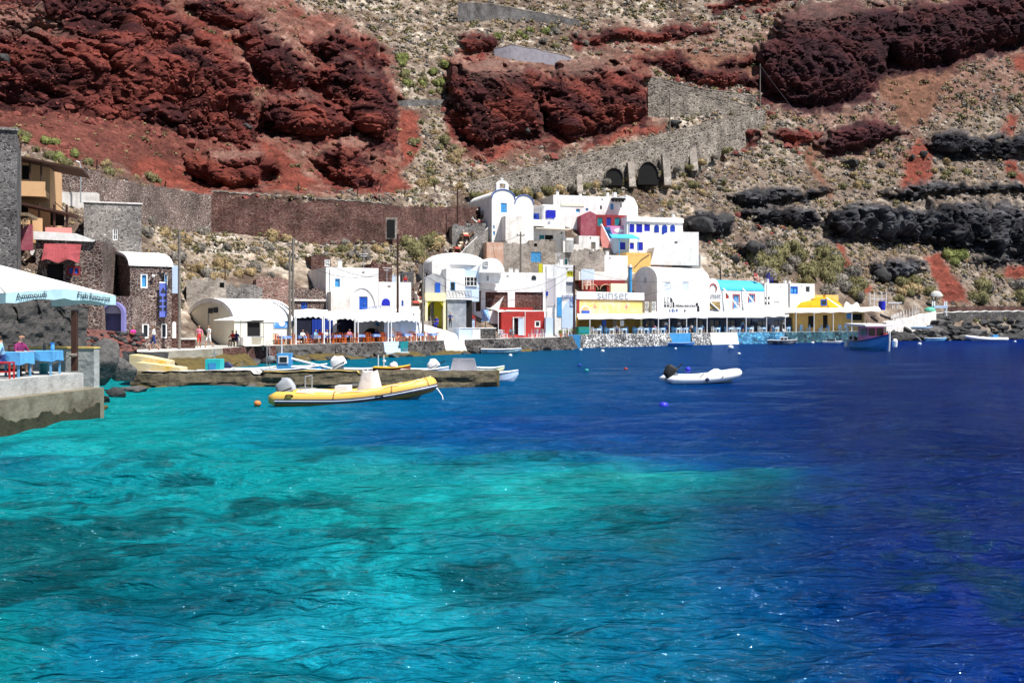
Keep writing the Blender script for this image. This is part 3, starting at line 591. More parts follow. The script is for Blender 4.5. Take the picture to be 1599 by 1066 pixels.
# ------------------------------------------------------------------ houses: builder
BL = []
class Bld:
    """a house: Empty at the front left foot, local x along the front, y into the hill, z up; openings are given in photo pixels on the front"""
    def __init__(s, name, label, cat, pl, pr, pb, yaw=25, d=None, margin=.5, group=None):
        s.sn, s.cs = math.sin(R(yaw)), math.cos(R(yaw)); s.pl, s.pr, s.pb = pl, pr, pb; s.yaw = R(yaw)
        Xl = pl - CX
        if d is None:
            d = 1e9
            for q in np.linspace(pl, pr, 7):
                d = min(d, (float(G(q, pb)) - margin) / s.ratio(q))
        s.d = d; s.A = P(pl, pb, d); s.base = s.A.z
        s.root = empty(name, s.A, s.yaw, label, cat, group); s.W = s.x(pr); s.holes = []; BL.append(s); s.m = None
    def ratio(s, px):
        Xl, Xr = s.pl - CX, px - CX
        return 1 + s.sn * (Xr - Xl) / (F * s.cs - Xr * s.sn)
    def x(s, px):
        Xl, Xr = s.pl - CX, px - CX; return s.d * (Xr - Xl) / (F * s.cs - Xr * s.sn)
    def z(s, px, py): return H + (HY - py) * s.d * s.ratio(px) / F - s.base
    def yl(s, px):                               # depth along the left side wall seen at column px
        X = px - CX; return (s.A.x * F - X * s.d) / (X * s.cs + F * s.sn)
    def zl(s, px, py):
        y = s.yl(px); return H + (HY - py) * (s.d + y * s.cs) / F - s.base
    def rect(s, a):
        x0, y0, x1, y1 = a; c = (x0 + x1) / 2; return s.x(x0), s.x(x1), s.z(c, y1), s.z(c, y0)
    # openings
    def win(s, a, pane=None, frame=None, fw=.09, mull=1, bars=1, name='window', back=.14, sill=None):
        x0, x1, z0, z1 = s.rect(a); s.holes.append((x0, x1, z0, z1)); fw = min(fw, (x1 - x0) * .2)
        m_ = MB(); y0, y1 = .03, .13
        m_.box(x0, x0 + fw, y0, y1, z0, z1); m_.box(x1 - fw, x1, y0, y1, z0, z1); m_.box(x0 + fw, x1 - fw, y0, y1, z0, z0 + fw); m_.box(x0 + fw, x1 - fw, y0, y1, z1 - fw, z1)
        for i in range(mull): c = x0 + (x1 - x0) * (i + 1) / (mull + 1); m_.box(c - fw * .35, c + fw * .35, y0 + .02, y1, z0 + fw, z1 - fw)
        for i in range(bars): c = z0 + (z1 - z0) * (i + 1) / (bars + 1); m_.box(x0 + fw, x1 - fw, y0 + .025, y1 - .005, c - fw * .3, c + fw * .3)
        o = m_.build(name, frame or WPAINT, s.root)
        MB().box(x0, x1, back, back + .04, z0, z1).build('pane', pane or GLASS, o)
        if sill: MB().box(x0 - .08, x1 + .08, -.12, .02, z0 - .1, z0 - .003).build('sill', sill, o)
        return o
    def shut(s, a, m=None, frame=None, name='shutter'):     # closed shutter or door leaf set in the wall, with its surround
        x0, x1, z0, z1 = s.rect(a); s.holes.append((x0, x1, z0, z1)); w = x1 - x0; c = (x0 + x1) / 2
        m_ = MB(); m_.box(x0, c - .012, .07, .13, z0, z1); m_.box(c + .012, x1, .07, .13, z0, z1)
        for k in range(1, 5):
            zz = z0 + (z1 - z0) * k / 5; m_.box(x0 + .06, c - .06, .055, .07, zz - .02, zz + .02); m_.box(c + .06, x1 - .06, .055, .07, zz - .02, zz + .02)
        o = m_.build(name, m or BLUE, s.root)
        if frame:
            f = MB(); t = .12; f.box(x0 - t, x0, -.05, .03, z0, z1 + t); f.box(x1, x1 + t, -.05, .03, z0, z1 + t); f.box(x0, x1, -.05, .03, z1, z1 + t)
            if name != 'door': f.box(x0 - t, x1 + t, -.05, .03, z0 - t, z0)
            f.build('surround', frame, o)
        if name == 'door': MB().cbox((c + .09, .04, z0 + (z1 - z0) * .48), .04, .06, .14).build('handle', METALG, o)
        return o
    def hole(s, a, name='doorway', m=None, depth=.18):
        x0, x1, z0, z1 = s.rect(a); s.holes.append((x0, x1, z0, z1))
        return MB().box(x0, x1, depth, depth + .03, z0, z1).build(name, m or DARK, s.root)
    def arch(s, a, m, name='door', proud=.04, frame=None):
        x0, x1, z0, z1 = s.rect(a); r = (x1 - x0) / 2; c = (x0 + x1) / 2; zs = max(z0 + .1, z1 - r)
        def shape(g): return [(x0 - g, z0)] + [(c - (r + g) * math.cos(math.pi * i / 10), zs + (z1 - zs + g) * math.sin(math.pi * i / 10)) for i in range(11)] + [(x1 + g, z0)]
        o = MB().prism(shape(0), -proud, .02).build(name, m, s.root)
        if frame: MB().prism(shape(.14), -proud * .6, .02).build('surround', frame, o)
        return o
    # walls
    def front(s, mb, x0, x1, z0, z1, t=.25):
        hs = [h for h in s.holes if h[0] > x0 - .01 and h[1] < x1 + .01 and h[3] < z1 + .01]
        xs = sorted({x0, x1} | {v for h in hs for v in h[:2]}); zs = sorted({z0, z1} | {v for h in hs for v in h[2:]})
        for i in range(len(xs) - 1):
            for j in range(len(zs) - 1):
                cx, cz = (xs[i] + xs[i + 1]) / 2, (zs[j] + zs[j + 1]) / 2
                if any(h[0] < cx < h[1] and h[2] < cz < h[3] for h in hs): continue
                mb.add([(xs[i], 0, zs[j]), (xs[i + 1], 0, zs[j]), (xs[i + 1], 0, zs[j + 1]), (xs[i], 0, zs[j + 1])], [(0, 1, 2, 3)])
        for a, b_, c, e in hs:
            mb.add([(a, 0, c), (a, t, c), (a, t, e), (a, 0, e)], [(0, 1, 2, 3)]); mb.add([(b_, 0, c), (b_, t, c), (b_, t, e), (b_, 0, e)], [(0, 1, 2, 3)])
            mb.add([(a, 0, c), (b_, 0, c), (b_, t, c), (a, t, c)], [(0, 1, 2, 3)]); mb.add([(a, 0, e), (b_, 0, e), (b_, t, e), (a, t, e)], [(0, 1, 2, 3)])
        mb.add([(x0, 0, z0), (x0, t, z0), (x0, t, z1), (x0, 0, z1)], [(0, 1, 2, 3)]); mb.add([(x1, 0, z0), (x1, t, z0), (x1, t, z1), (x1, 0, z1)], [(0, 1, 2, 3)])
        mb.add([(x0, 0, z1), (x1, 0, z1), (x1, t, z1), (x0, t, z1)], [(0, 1, 2, 3)])
    def block(s, ptop, depth=6, m=None, x0=0, x1=None, z0=-2.0, name='wall', lip=.18, roof=None, top2=None):
        """a flat-roofed volume with a low parapet; ptop is a photo row at the left end"""
        x1 = s.W if x1 is None else x1; z1 = s.z(s.pl, ptop)
        mb = MB(); s.front(mb, x0, x1, z0, z1); mb.box(x0, x1, .253, depth, z0, z1 - lip)
        mb.box(x0, x0 + .2, .256, depth, z1 - lip + .003, z1); mb.box(x1 - .2, x1, .256, depth, z1 - lip + .003, z1)
        o = mb.build(name, m or WHITE, s.root); s.ztop = z1; s.m = m or WHITE; s.dep = depth; s.xr = (x0, x1)
        if roof: MB().box(x0 + .21, x1 - .21, .26, depth, z1 - lip, z1 - lip + .05).build('roof', roof, s.root)
        return o
    def vaultx(s, pspring, ptop, depth=6, m=None, roofm=None, z0=-2.0, front=True):
        """vault along the front; its gable shows on the left side"""
        zs, zt = s.z(s.pl, pspring), s.z(s.pl, ptop); mb = MB()
        if front: s.front(mb, 0, s.W, z0, zs)
        mb.box(0, s.W, .253, depth, z0, zs); mb.vault('x', 0, s.W, 0, depth, zs + .003, zt - zs)
        o = mb.build('wall', m or WHITE, s.root)
        if roofm:
            n = 14; r = depth / 2 + .06; ms = MB()
            prof = [(depth / 2 - r * math.cos(math.pi * i / n), zs + .01 + (zt - zs + .06) * math.sin(math.pi * i / n)) for i in range(n + 1)]
            ms.smooth = True
            ms.grid(lambda u, v: (-.06 + u * (s.W + .12), prof[int(round(v * n))][0], prof[int(round(v * n))][1]), 1, n)
            ms.smooth = False
            for xx in (-.06, s.W + .06):
                inner = [(xx, depth / 2 - (r - .12) * math.cos(math.pi * i / n), zs + (zt - zs - .06) * math.sin(math.pi * i / n)) for i in range(n + 1)]
                outer = [(xx, p[0], p[1]) for p in prof]
                ms.add(inner + outer, [(i, i + 1, n + 2 + i, n + 1 + i) for i in range(n)])
            ms.build('roof', roofm, s.root)
        return o
    def vaulty(s, x0, x1, pspring, ptop, depth=7, m=None, name='wall', z0=-2.0, trim=None):
        """vault running into the hill; its round gable is the front"""
        zs, zt = s.z(s.pl, pspring), s.z(s.pl, ptop); mb = MB(); s.front(mb, x0, x1, z0, zs); mb.box(x0, x1, .253, depth, z0, zs)
        mb.vault('y', 0, depth, x0, x1, zs + .003, zt - zs, 18); o = mb.build(name, m or WHITE, s.root)
        if trim:
            c, r = (x0 + x1) / 2, (x1 - x0) / 2
            MB().tube([(c - r * math.cos(math.pi * i / 18), -.02, zs + (zt - zs) * math.sin(math.pi * i / 18)) for i in range(19)], .09, 6).build('gable_trim', trim, s.root)
        return o
    def part(s, name, m, fn, parent=None):
        mb = MB(); fn(mb); return mb.build(name, m, parent or s.root)

def text(body, size, m, parent, loc, rot=(R(90), 0, 0), name='lettering', ext=.01, sx=1.0, align='CENTER'):
    cu = bpy.data.curves.new(name, 'FONT'); cu.body = body; cu.size = size; cu.extrude = ext; cu.align_x = align; cu.align_y = 'CENTER'
    t_ = bpy.data.objects.new('tmp', cu); C.objects.link(t_); bpy.context.view_layer.update()
    me = bpy.data.meshes.new_from_object(t_.evaluated_get(bpy.context.evaluated_depsgraph_get())); bpy.data.objects.remove(t_)
    me.materials.clear(); me.materials.append(m); o = bpy.data.objects.new(name, me); link(o, parent); o.location = loc; o.rotation_euler = rot; o.scale = (sx, 1, 1); return o
INK = mat('dark_ink', (.03, .03, .04), .7, .05, 3)
INKB = mat('blue_ink', (.06, .12, .35), .7, .05, 3)
INKR = mat('red_ink', (.42, .05, .04), .7, .05, 3)

def railing(name, m, parent, p0, p1, h=.9, posts=5, bars=2, r=.03):
    p0, p1 = Vector(p0), Vector(p1); mb = MB()
    for i in range(posts + 1):
        q = p0.lerp(p1, i / posts); mb.tube([q, q + Vector((0, 0, h))], r, 5)
    for j in range(bars):
        zz = Vector((0, 0, h * (j + 1) / bars)); mb.tube([p0 + zz, p1 + zz], r, 5)
    return mb.build(name, m, parent)
def posts_of(parent, m, pts, h, r=.06, name='post'):
    for p in pts:
        q = Vector(p); MB().tube([q, q + Vector((0, 0, h))], r, 6).build(name, m, parent)

# ------------------------------------------------------------------ western houses
b = Bld('stone_tower_house', 'tall dark grey stone house wall rising at the left edge', 'house', -70, 26, 470, 24, d=60)
b.win((-30, 300, -16, 330), GLASS, WOOD); b.block(198, 9, STONE_G, z0=-1)
MB().box(-.1, b.W + .1, -.1, .4, b.ztop + .003, b.ztop + .16).build('coping', STONE_L, b.root)

b = Bld('stone_house', 'grey stone house with one small window, above the barrel-roofed house', 'house', 131, 221, 400, 20, d=84)
b.win((176, 357, 184, 375), GLASS, WPAINT, .12); b.block(316, 8, STONE_L, z0=-4)
MB().box(-.1, b.W + .1, -.08, .5, b.ztop + .003, b.ztop + .12).build('coping', WHITE2, b.root)

b = Bld('balcony_house', 'orange house with two wooden-posted balconies', 'house', 26, 116, 372, 16, d=74)
b.hole((34, 258, 46, 280), 'doorway'); b.hole((32, 322, 44, 340), 'doorway'); b.hole((78, 330, 100, 352), 'doorway'); b.block(252, 6, ORANGE, x1=b.x(78), z0=-5)
zf = b.z(30, 303); zr = b.z(30, 262); zl_ = b.z(60, 324); zp = b.z(90, 358)
b.part('upper_balcony', ORANGE, lambda q: (q.box(-.2, b.x(77), -2.0, -.003, zf - .35, zf + .1), q.box(-.2, b.x(77), -2.0, -1.8, zf + .103, zf + .7)))
b.part('roof_slab', WOOD, lambda q: q.prism([(-.3, zr + .55), (b.x(135), zr - .35), (b.x(135), zr - .2), (-.3, zr + .7)], -2.3, 2))
b.part('roof_slab', WOOD, lambda q: q.prism([(-.2, zl_ + .15), (b.x(122), zl_ - .75), (b.x(122), zl_ - .6), (-.2, zl_ + .3)], -2.2, -.02))
posts_of(b.root, WOOD, [(b.x(p), -1.9, zf + .1) for p in (36, 54, 71)], 2.0, .07)
posts_of(b.root, WOOD, [(b.x(p), -1.9, zp - .6) for p in (68, 91, 110)], 2.2, .09)
b.part('lower_balcony', SALMON, lambda q: (q.box(b.x(78), b.x(118), -2.1, 3, zp - 2.6, zp - .75), q.box(b.x(78), b.x(118), -2.1, -1.9, zp - .747, zp - .05)))
b.part('stair_wall', ORANGE, lambda q: q.prism([(-.2, zl_ - .1), (b.x(56), zp + .4), (b.x(56), zp - 1.6), (-.2, zp - .6)], -2.6, -2.35))
b.part('gate_pier', ORANGE, lambda q: q.box(b.x(60), b.x(74), -2.5, -2.15, zp - 1.2, zp + .55))
b.part('lower_wall', WHITE, lambda q: q.box(b.x(56), b.x(128), -2.3, 4, zp - 4, zp - 1.0))

b = Bld('retaining_wall', 'brown stone retaining wall with a white lower band behind the orange balconies', 'wall', 46, 152, 300, 10, d=92)
b.block(264, 1.2, STONE_B, z0=.05); b.part('white_band', WHITE2, lambda q: q.box(-.1, b.W, -.3, .9, -3, .047))
m_ = MB(); m_.tube([(b.x(131), -1.2, -1), (b.x(131), -1.2, 2.2), (b.x(129), -1.2, 2.6), (b.x(124), -1.2, 2.7)], .06, 6); m_.build('vent_pipe', METALG, b.root)

b = Bld('stone_house', 'brown stone house with a faded pink awning over a blue window', 'house', 56, 160, 470, 14, d=70)
b.win((104, 415, 126, 430), BLUE, DRED, .14, 1, 0); b.hole((73, 412, 99, 438), 'doorway'); b.block(374, 8, STONE_B, z0=-4)
b.part('coping', WHITE, lambda q: q.prism([(-.1, b.ztop), (b.x(146), b.ztop - .1), (b.x(150), b.ztop + .003), (b.x(120), b.ztop + .45), (-.1, b.ztop + .55)], -.25, 3))
def cloth_awning(q):
    za, zb = b.z(90, 381), b.z(90, 409)
    q.grid(lambda u, v: (b.x(70) + u * (b.x(128) - b.x(70)), -.25 - .9 * v + .08 * math.sin(9 * u + 4 * v), za + (zb - za) * v + .12 * math.sin(u * 11) * v), 14, 6)
b.part('awning', mat('faded_red_canvas', (.28, .055, .065), .9, .25, 2, .3), cloth_awning)
b.part('pink_parapet', WINE, lambda q: q.box(b.x(30), b.x(54), -.9, -.5, b.z(40, 392), b.z(40, 352)))
m_ = MB()
for i in range(26):
    for k in range(3):
        xx = b.x(2 + i * 2.0); zz = b.z(20, 342) + random.uniform(-.1, .1); m_.tube([(xx, -1.6, zz), (xx + random.uniform(-.2, .2), -2.1, zz - random.uniform(.2, .8))], [.03, .01], 4)
m_.box(b.x(0), b.x(54), -2.0, 1, b.z(20, 341), b.z(20, 336)); m_.build('reed_thatch', mat('dry_reed', (.22, .16, .10), .95, .3, 4), b.root)
m_ = MB()
for i in range(7): m_.cbox((b.x(6 + i * 5), -2.4, b.z(20, 374)), .08, .05, 1.3)
m_.box(b.x(3), b.x(40), -2.45, -2.38, b.z(20, 363), b.z(20, 365)); m_.build('picket_fence', WPAINT, b.root)

b = Bld('terrace_wall', 'rough stone terrace wall with a lilac arched doorway', 'wall', 52, 206, 532, 6, d=72)
b.hole((161, 484, 192, 518), 'doorway', mat('shaded_lilac', (.10, .10, .24), .9, .1, 2), .22); b.block(462, 4, STONE_B, z0=-2)  # doorway panel: the lilac darkened for the shade inside the arch
x0, x1, z0, z1 = b.rect((161, 473, 195, 518)); cx_, r_ = (x0 + x1) / 2, (x1 - x0) / 2
m_ = MB(); pts = [(cx_ - (r_ + .1) * math.cos(math.pi * i / 14), z1 - r_ + (r_ + .1) * math.sin(math.pi * i / 14)) for i in range(15)]
pin = [(cx_ - (r_ - .12) * math.cos(math.pi * i / 14), z1 - r_ + (r_ - .12) * math.sin(math.pi * i / 14)) for i in range(15)]
for i in range(14): m_.prism([pin[i], pts[i], pts[i + 1], pin[i + 1]], -.5, .02)
m_.box(x1 - .13, x1 + .1, -.5, .02, z0, z1 - r_ - .003); m_.box(x0 - .1, x0 + .13, -.5, .02, z0, z1 - r_ - .003); m_.build('arch_surround', PURPLE, b.root)
MB().prism([(cx_ - (r_ - .15) * math.cos(math.pi * i / 14), z1 - r_ + (r_ - .15) * math.sin(math.pi * i / 14)) for i in range(15)], -.12, -.06).build('fanlight', mat('grey_lilac_plaster', (.42, .40, .52), .9, .08, 2), b.root)

b = Bld('barrel_roof_house', 'brown stone house with a white barrel roof and a blue banner', 'house', 203, 268, 546, 36, d=75)
dep = b.yl(159)
for a in ((219.5, 427, 231, 450), (256.5, 428, 262, 451)): b.win(a, SKYB, WPAINT, .12, 0, 0)
for a in ((222, 505, 233, 528), (252, 505, 261, 528)): b.win(a, GLASS, WPAINT, .16, 0, 0)
zs = b.z(203, 415); zt = b.z(203, 391)
m_ = MB(); b.front(m_, 0, b.W, -2, zs); m_.box(0, b.W, .253, dep, -2, zs); m_.vault('x', 0, b.W, .0, dep, zs + .003, zt - zs); m_.build('wall', STONE_B, b.root)
m_ = MB(); m_.smooth = True; n_ = 14
m_.grid(lambda u, v: (-.1 + u * (b.W + .2), dep / 2 - (dep / 2 + .1) * math.cos(math.pi * v), zs + .02 + (zt - zs + .1) * math.sin(math.pi * v)), 1, n_); m_.smooth = False
for xx in (-.1, b.W + .1):
    A_ = [(xx, dep / 2 - (dep / 2 + .1) * math.cos(math.pi * i / n_), zs + .02 + (zt - zs + .1) * math.sin(math.pi * i / n_)) for i in range(n_ + 1)]
    B_ = [(xx, dep / 2 - (dep / 2 - .12) * math.cos(math.pi * i / n_), zs + .02 + (zt - zs - .12) * math.sin(math.pi * i / n_)) for i in range(n_ + 1)]
    m_.add(A_ + B_, [(i, i + 1, n_ + 2 + i, n_ + 1 + i) for i in range(n_)])
m_.build('roof', WHITE, b.root)
MB().box(-.9, -.003, b.yl(176), b.yl(158), b.zl(160, 423), b.zl(160, 418)).build('ledge', WHITE, b.root)
x0, x1, z0, z1 = b.rect((247, 442, 258.5, 495)); bn = MB().box(x0, x1, -.32, -.28, z0, z1).build('banner', mat('blue_banner_cloth', (.12, .16, .55), .9, .08, 2), b.root)
MB().tube([(x0, 0, z1 + .02), (x0, -.32, z1 + .02), (x1, -.32, z1 + .02)], .03, 5).build('bracket', METALG, bn)
c_ = (x0 + x1) / 2; MB().prism([(c_ - .22, z1 - .75), (c_ + .22, z1 - .75), (c_, z1 - .3)], -.335, -.323).build('emblem', INK, bn)
for i in range(3):
    for k in range(2): MB().cbox((c_ - .18 + .3 * k, -.33, z1 - 1.1 - i * .42), .2, .015, .26).build('letter_mark', INK, bn)
MB().lathe([(.02, -.12), (.12, -.05), (.12, .05), (.02, .12)], (b.x(238), -.2, b.z(238, 431)), 8).build('wall_lamp', WPAINT, b.root)
# the shaded return wall to its right
b = Bld('stone_annex', 'narrow dark red stone annex with a white arched opening beside the pole', 'house', 268, 280, 546, 20, d=78.5)
b.arch((269, 502, 275, 528), WPAINT, 'window'); b.block(458, 5, STONE_R, z0=-2)
b.part('upper_storey', PBLUE, lambda q: q.box(.05, b.W, .3, 4, b.ztop + .003, b.z(270, 414)))
b.part('drain_pipe', INK, lambda q: q.tube([(-.1, -.06, 0), (-.1, -.06, b.ztop)], .07, 6))
b = Bld('low_wall', 'low red stone wall at the foot of the pole', 'wall', 281, 303, 546, 4, d=78); b.block(530, .5, STONE_R, z0=-.3, lip=.01)
MB().box(-.06, b.W + .06, -.06, .56, b.ztop + .003, b.ztop + .1).build('coping', WHITE, b.root)

# ------------------------------------------------------------------ cream house and canvas restaurant
b = Bld('cream_house', 'cream vaulted house with a serving hatch and a blue poster', 'house', 366, 457, 541, 44, d=87)
dep = b.yl(293)
b.hole((386, 503, 407, 526), 'serving_hatch'); zs = b.z(366, 500); zt = b.z(366, 466)
m_ = MB(); b.front(m_, 0, b.W, -1.5, zs); m_.box(0, b.W, .253, dep, -1.5, zs); m_.vault('x', 0, b.W, 0, dep, zs + .003, zt - zs, 18); m_.build('wall', [CREAM], b.root)
m_ = MB(); m_.smooth = True
m_.grid(lambda u, v: (-.12 + u * (b.W + .24), dep / 2 - (dep / 2 + .12) * math.cos(math.pi * v), zs - .05 + (zt - zs + .15) * math.sin(math.pi * v)), 1, 18); m_.smooth = False
A_ = [(-.12, dep / 2 - (dep / 2 + .12) * math.cos(math.pi * i / 18), zs - .05 + (zt - zs + .15) * math.sin(math.pi * i / 18)) for i in range(19)]
B_ = [(-.12, dep / 2 - (dep / 2 - .3) * math.cos(math.pi * i / 18), zs - .05 + (zt - zs - .25) * math.sin(math.pi * i / 18)) for i in range(19)]
m_.add(A_ + B_, [(i, i + 1, 20 + i, 19 + i) for i in range(18)]); m_.build('roof', WHITE, b.root)
x0, x1, z0, z1 = b.rect((384, 523, 409, 528)); b.part('counter', METALG, lambda q: q.box(x0, x1, -.35, .15, z0 + .1, z0 + .18))
for (p, q_) in ((330, 484), (338, 483)):
    MB().box(-.16, -.02, b.yl(p) - .3, b.yl(p) + .3, b.zl(p, q_ + 5), b.zl(p, q_ - 3)).build('vent', INK, b.root)
MB().tube([(-.06, b.yl(326), b.zl(326, 486)), (-.06, b.yl(326), 0)], .05, 5).build('drain_pipe', METALG, b.root)
x0, x1, z0, z1 = b.rect((427, 496, 452, 512)); ps = MB().box(x0, x1, -.06, -.02, z0, z1).build('poster', mat('poster_blue', (.06, .25, .60), .6, .35, 2.2, tint=(.55, .66, .78)), b.root)
pp = MB().lathe([(.02, -.01), (.32, -.008), (.32, .008), (.02, .01)], (0, 0, 0), 12).build('poster_print', WPAINT, ps)
pp.location = ((x0 + x1) / 2, -.07, (z0 + z1) / 2); pp.rotation_euler = (R(90), 0, 0)
b.part('kiosk_front', WHITE, lambda q: q.box(b.x(372), b.x(384), -.9, -.003, -1, b.z(380, 526)))
for k, (a0, a1, t0, t1, lab) in enumerate(((340, 412, 492, 500, 'flat white market parasol over the serving hatch'), (384, 438, 497, 503, 'lower cream parasol beside the blue poster'))):
    u = empty('parasol', P((a0 + a1) / 2, 541, 82.5 + k), 0, lab, 'parasol'); kk = (82.5 + k) / F
    zt_ = (541 - t0) * kk; ze = (541 - t1) * kk; hw = (a1 - a0) * kk / 2
    q = MB(); q.add([(-hw, -hw * .7, ze), (hw, -hw * .7, ze), (hw, hw * .7, ze), (-hw, hw * .7, ze), (0, 0, zt_)], [(0, 1, 4), (1, 2, 4), (2, 3, 4), (3, 0, 4), (3, 2, 1, 0)])
    q.build('canopy', CANVAS if k == 0 else CANVAS2, u); MB().tube([(0, 0, -.3), (0, 0, zt_ + .1)], .03, 6).build('pole', METALG, u)
    MB().lathe([(.35, -.05), (.35, .06), (.06, .1)], (0, 0, 0), 10).build('base', CONC, u)

b = Bld('white_house', 'flat-roofed white house with an arched front, blue door and small blue window', 'house', 509, 591, 494, 24)
dep = b.yl(481)
b.win((523, 435, 531, 448), SKYB, SKYB, .06, 0, 0); b.shut((561, 463, 574, 484), BLUE, None, 'door'); b.block(417, dep, WHITE, z0=-4)
x0, x1, z0, z1 = b.rect((541, 447, 589, 485)); r_ = (x1 - x0) / 2
m_ = MB(); c_ = (x0 + x1) / 2
for i in range(16):
    a0, a1 = math.pi * i / 16, math.pi * (i + 1) / 16
    m_.prism([(c_ - (r_ - .18) * math.cos(a0), z0 + (z1 - z0 - .18) * math.sin(a0)), (c_ - r_ * math.cos(a0), z0 + (z1 - z0) * math.sin(a0)), (c_ - r_ * math.cos(a1), z0 + (z1 - z0) * math.sin(a1)), (c_ - (r_ - .18) * math.cos(a1), z0 + (z1 - z0 - .18) * math.sin(a1))], -.08, .02)
m_.build('blind_arch', WHITE, b.root)
b.part('side_block', WHITE2, lambda q: q.box(b.x(511), b.x(541), -1.6, -.003, -2, b.z(520, 456)))
railing('railing', BLUE, b.root, (b.x(556), -2.2, b.z(560, 490)), (b.x(585), -2.2, b.z(580, 486)), .55, 5)
b = Bld('white_house', 'low white house with a cobalt arched shutter between two poles', 'house', 592, 642, 490, 18)
b.arch((596, 466, 609, 477), COBALT, 'shutter'); b.shut((627, 469, 630, 478), BLUE); b.block(440, 5, WHITE, z0=-3)
b.part('parapet', WHITE, lambda q: q.box(-.3, b.x(650), -1.5, -1.3, -2, b.z(600, 478)))
for i, (a0, a1, t0, m__) in enumerate(((610, 622, 430, PBLUE), (628, 646, 424, STONE_G))):
    b = Bld('hut', ('pale blue hut above the low white house', 'dark grey stone hut beside the donkey steps')[i], 'hut', a0, a1, 445, 15); b.block(t0, 3, m__, z0=-1)
# ruined terraces behind
for i, (a0, a1, t, bt, m__, lab) in enumerate((
    (291, 352, 437, 470, RUIN, 'pale ruined walls above the cream house'), (352, 410, 448, 474, STONE_L, 'small rounded stone ruin behind the cream vault'),
    (400, 452, 436, 462, masonry('pink_brown_rubble', [(.30, .16, .13), (.40, .24, .20), (.22, .11, .09)], (.46, .36, .32), 2.4, .05), 'long pinkish brown dry stone wall left of the twin poles'),
    (448, 508, 452, 482, STONE_B, 'dark stone ruin with a blue door beside the flat-roofed white house'), (486, 516, 400, 418, STONE_R, 'small dark stone hut on the slope above the flat-roofed white house'),
    (580, 612, 412, 440, STONE_R, 'collapsed dark red stone wall above the low white house'))):
    b = Bld('ruin', lab, 'ruin', a0, a1, bt, 14 + 3 * i)
    if i == 3: b.shut((470, 472, 480, 482), BLUE, None, 'door')
    if i == 0: b.hole((343, 441, 350, 449), 'doorway')
    if i == 4: b.win((507, 405, 515, 416), METALG, WPAINT)
    b.block(t, 3, m__, z0=-2, lip=.02)
    m_ = MB()
    for k in range(int(b.W / .5)):
        m_.cbox((random.uniform(.1, b.W - .1), random.uniform(.1, 1), b.ztop + random.uniform(0, .25)), random.uniform(.2, .6), random.uniform(.2, .5), random.uniform(.15, .4))
    m_.build('broken_top', m__, b.root, kind='stuff')
    if i == 3: b.part('beam', WHITE2, lambda q: q.box(-.1, b.W + .1, -.15, .05, b.z(470, 470), b.z(470, 467)))

# ------------------------------------------------------------------ middle village
b = Bld('domed_house', 'white house with a low domed roof, balcony and many-paned window', 'house', 697, 790, 500, 18, margin=1)
for a, w_, g_ in (((728, 431, 751, 446), 3, 1.42), ((758.5, 407, 766, 415), 1, .82), ((767, 429, 771, 438), 0, 1.82)): o = b.win(a, GLASS, WPAINT, .08, w_, 1); o.location.y = g_; b.holes.pop()
b.win((703, 440.5, 711, 454), GLASS, SKYB, .08, 0, 0); b.block(419, 7, WHITE, x1=b.x(726), z0=-3)
b.part('upper_block', WHITE, lambda q: q.box(b.x(681), b.x(790), 2.0, 9, b.z(690, 440), b.z(690, 407)))
def dome(q):
    c = b.x(730); z = b.z(730, 412); rx, ry, rz = b.x(778) - b.x(730), 4.5, b.z(730, 390) - z; q.smooth = True
    q.grid(lambda u, v: (c + rx * math.cos(2 * math.pi * u) * math.cos(v * math.pi / 2), 6 + ry * math.sin(2 * math.pi * u) * math.cos(v * math.pi / 2), z + rz * math.sin(v * math.pi / 2) ** .8), 28, 8)
b.part('dome', WHITE, dome)
b.part('vaulted_wing', WHITE, lambda q: q.vault('y', 1.0, 6, b.x(752), b.x(792), b.z(770, 425), b.z(770, 402) - b.z(770, 425), 16))
b.part('blue_wall', PBLUE, lambda q: q.box(b.x(726) + .003, b.x(754), 1.6, 2.0, b.z(720, 470), b.z(720, 420)))
zb = b.z(712, 466)
b.part('balcony_slab', WHITE, lambda q: q.box(b.x(692), b.x(733), -1.3, -.003, zb - .15, zb))
def fancy(q):
    x0, x1 = b.x(693), b.x(732); z1 = b.z(712, 454)
    q.box(x0, x1, -1.3, -1.25, z1 - .06, z1); q.box(x0, x1, -1.3, -1.25, zb + .01, zb + .07); n = 8
    for i in range(n):
        c = x0 + (x1 - x0) * (i + .5) / n; w = (x1 - x0) / n * .45; h = (z1 - zb) * .42; zz = (z1 + zb) / 2
        q.tube([(c + w * math.cos(t * math.pi / 4), -1.27, zz + h * math.sin(t * math.pi / 4)) for t in range(9)], .035, 4); q.tube([(c - w, -1.27, zb), (c + w, -1.27, z1)], .03, 4)
b.part('balustrade', METALG, fancy)
b.part('lower_wall', mat('blue_grey_weathered_plaster', (.22, .25, .30), .9, .2, 1.2, .3, tint=(.40, .41, .44)), lambda q: q.box(b.x(695), b.x(724), -1.1, -.02, -2.5, zb - .16))
b.part('dark_bay', DARK, lambda q: q.box(b.x(720), b.x(734), -.9, -.03, -2.5, zb - .2))
b = Bld('arched_annex', 'small vaulted porch with a blue door over a bright yellow arch', 'house', 664, 696, 508, 12)
zf = b.z(680, 457); zs = b.z(680, 440); zt = b.z(680, 427)
gw = mat('grey_plaster', (.40, .40, .42), .9, .12, 1.5)
b.part('wall', YCREAM, lambda q: (q.box(0, b.W * .12, 0, 4, -1, b.z(680, 470)), q.box(b.W * .88, b.W, 0, 4, -1, b.z(680, 470)), q.box(0, b.W, -.05, 4, b.z(680, 470) + .003, zf)))
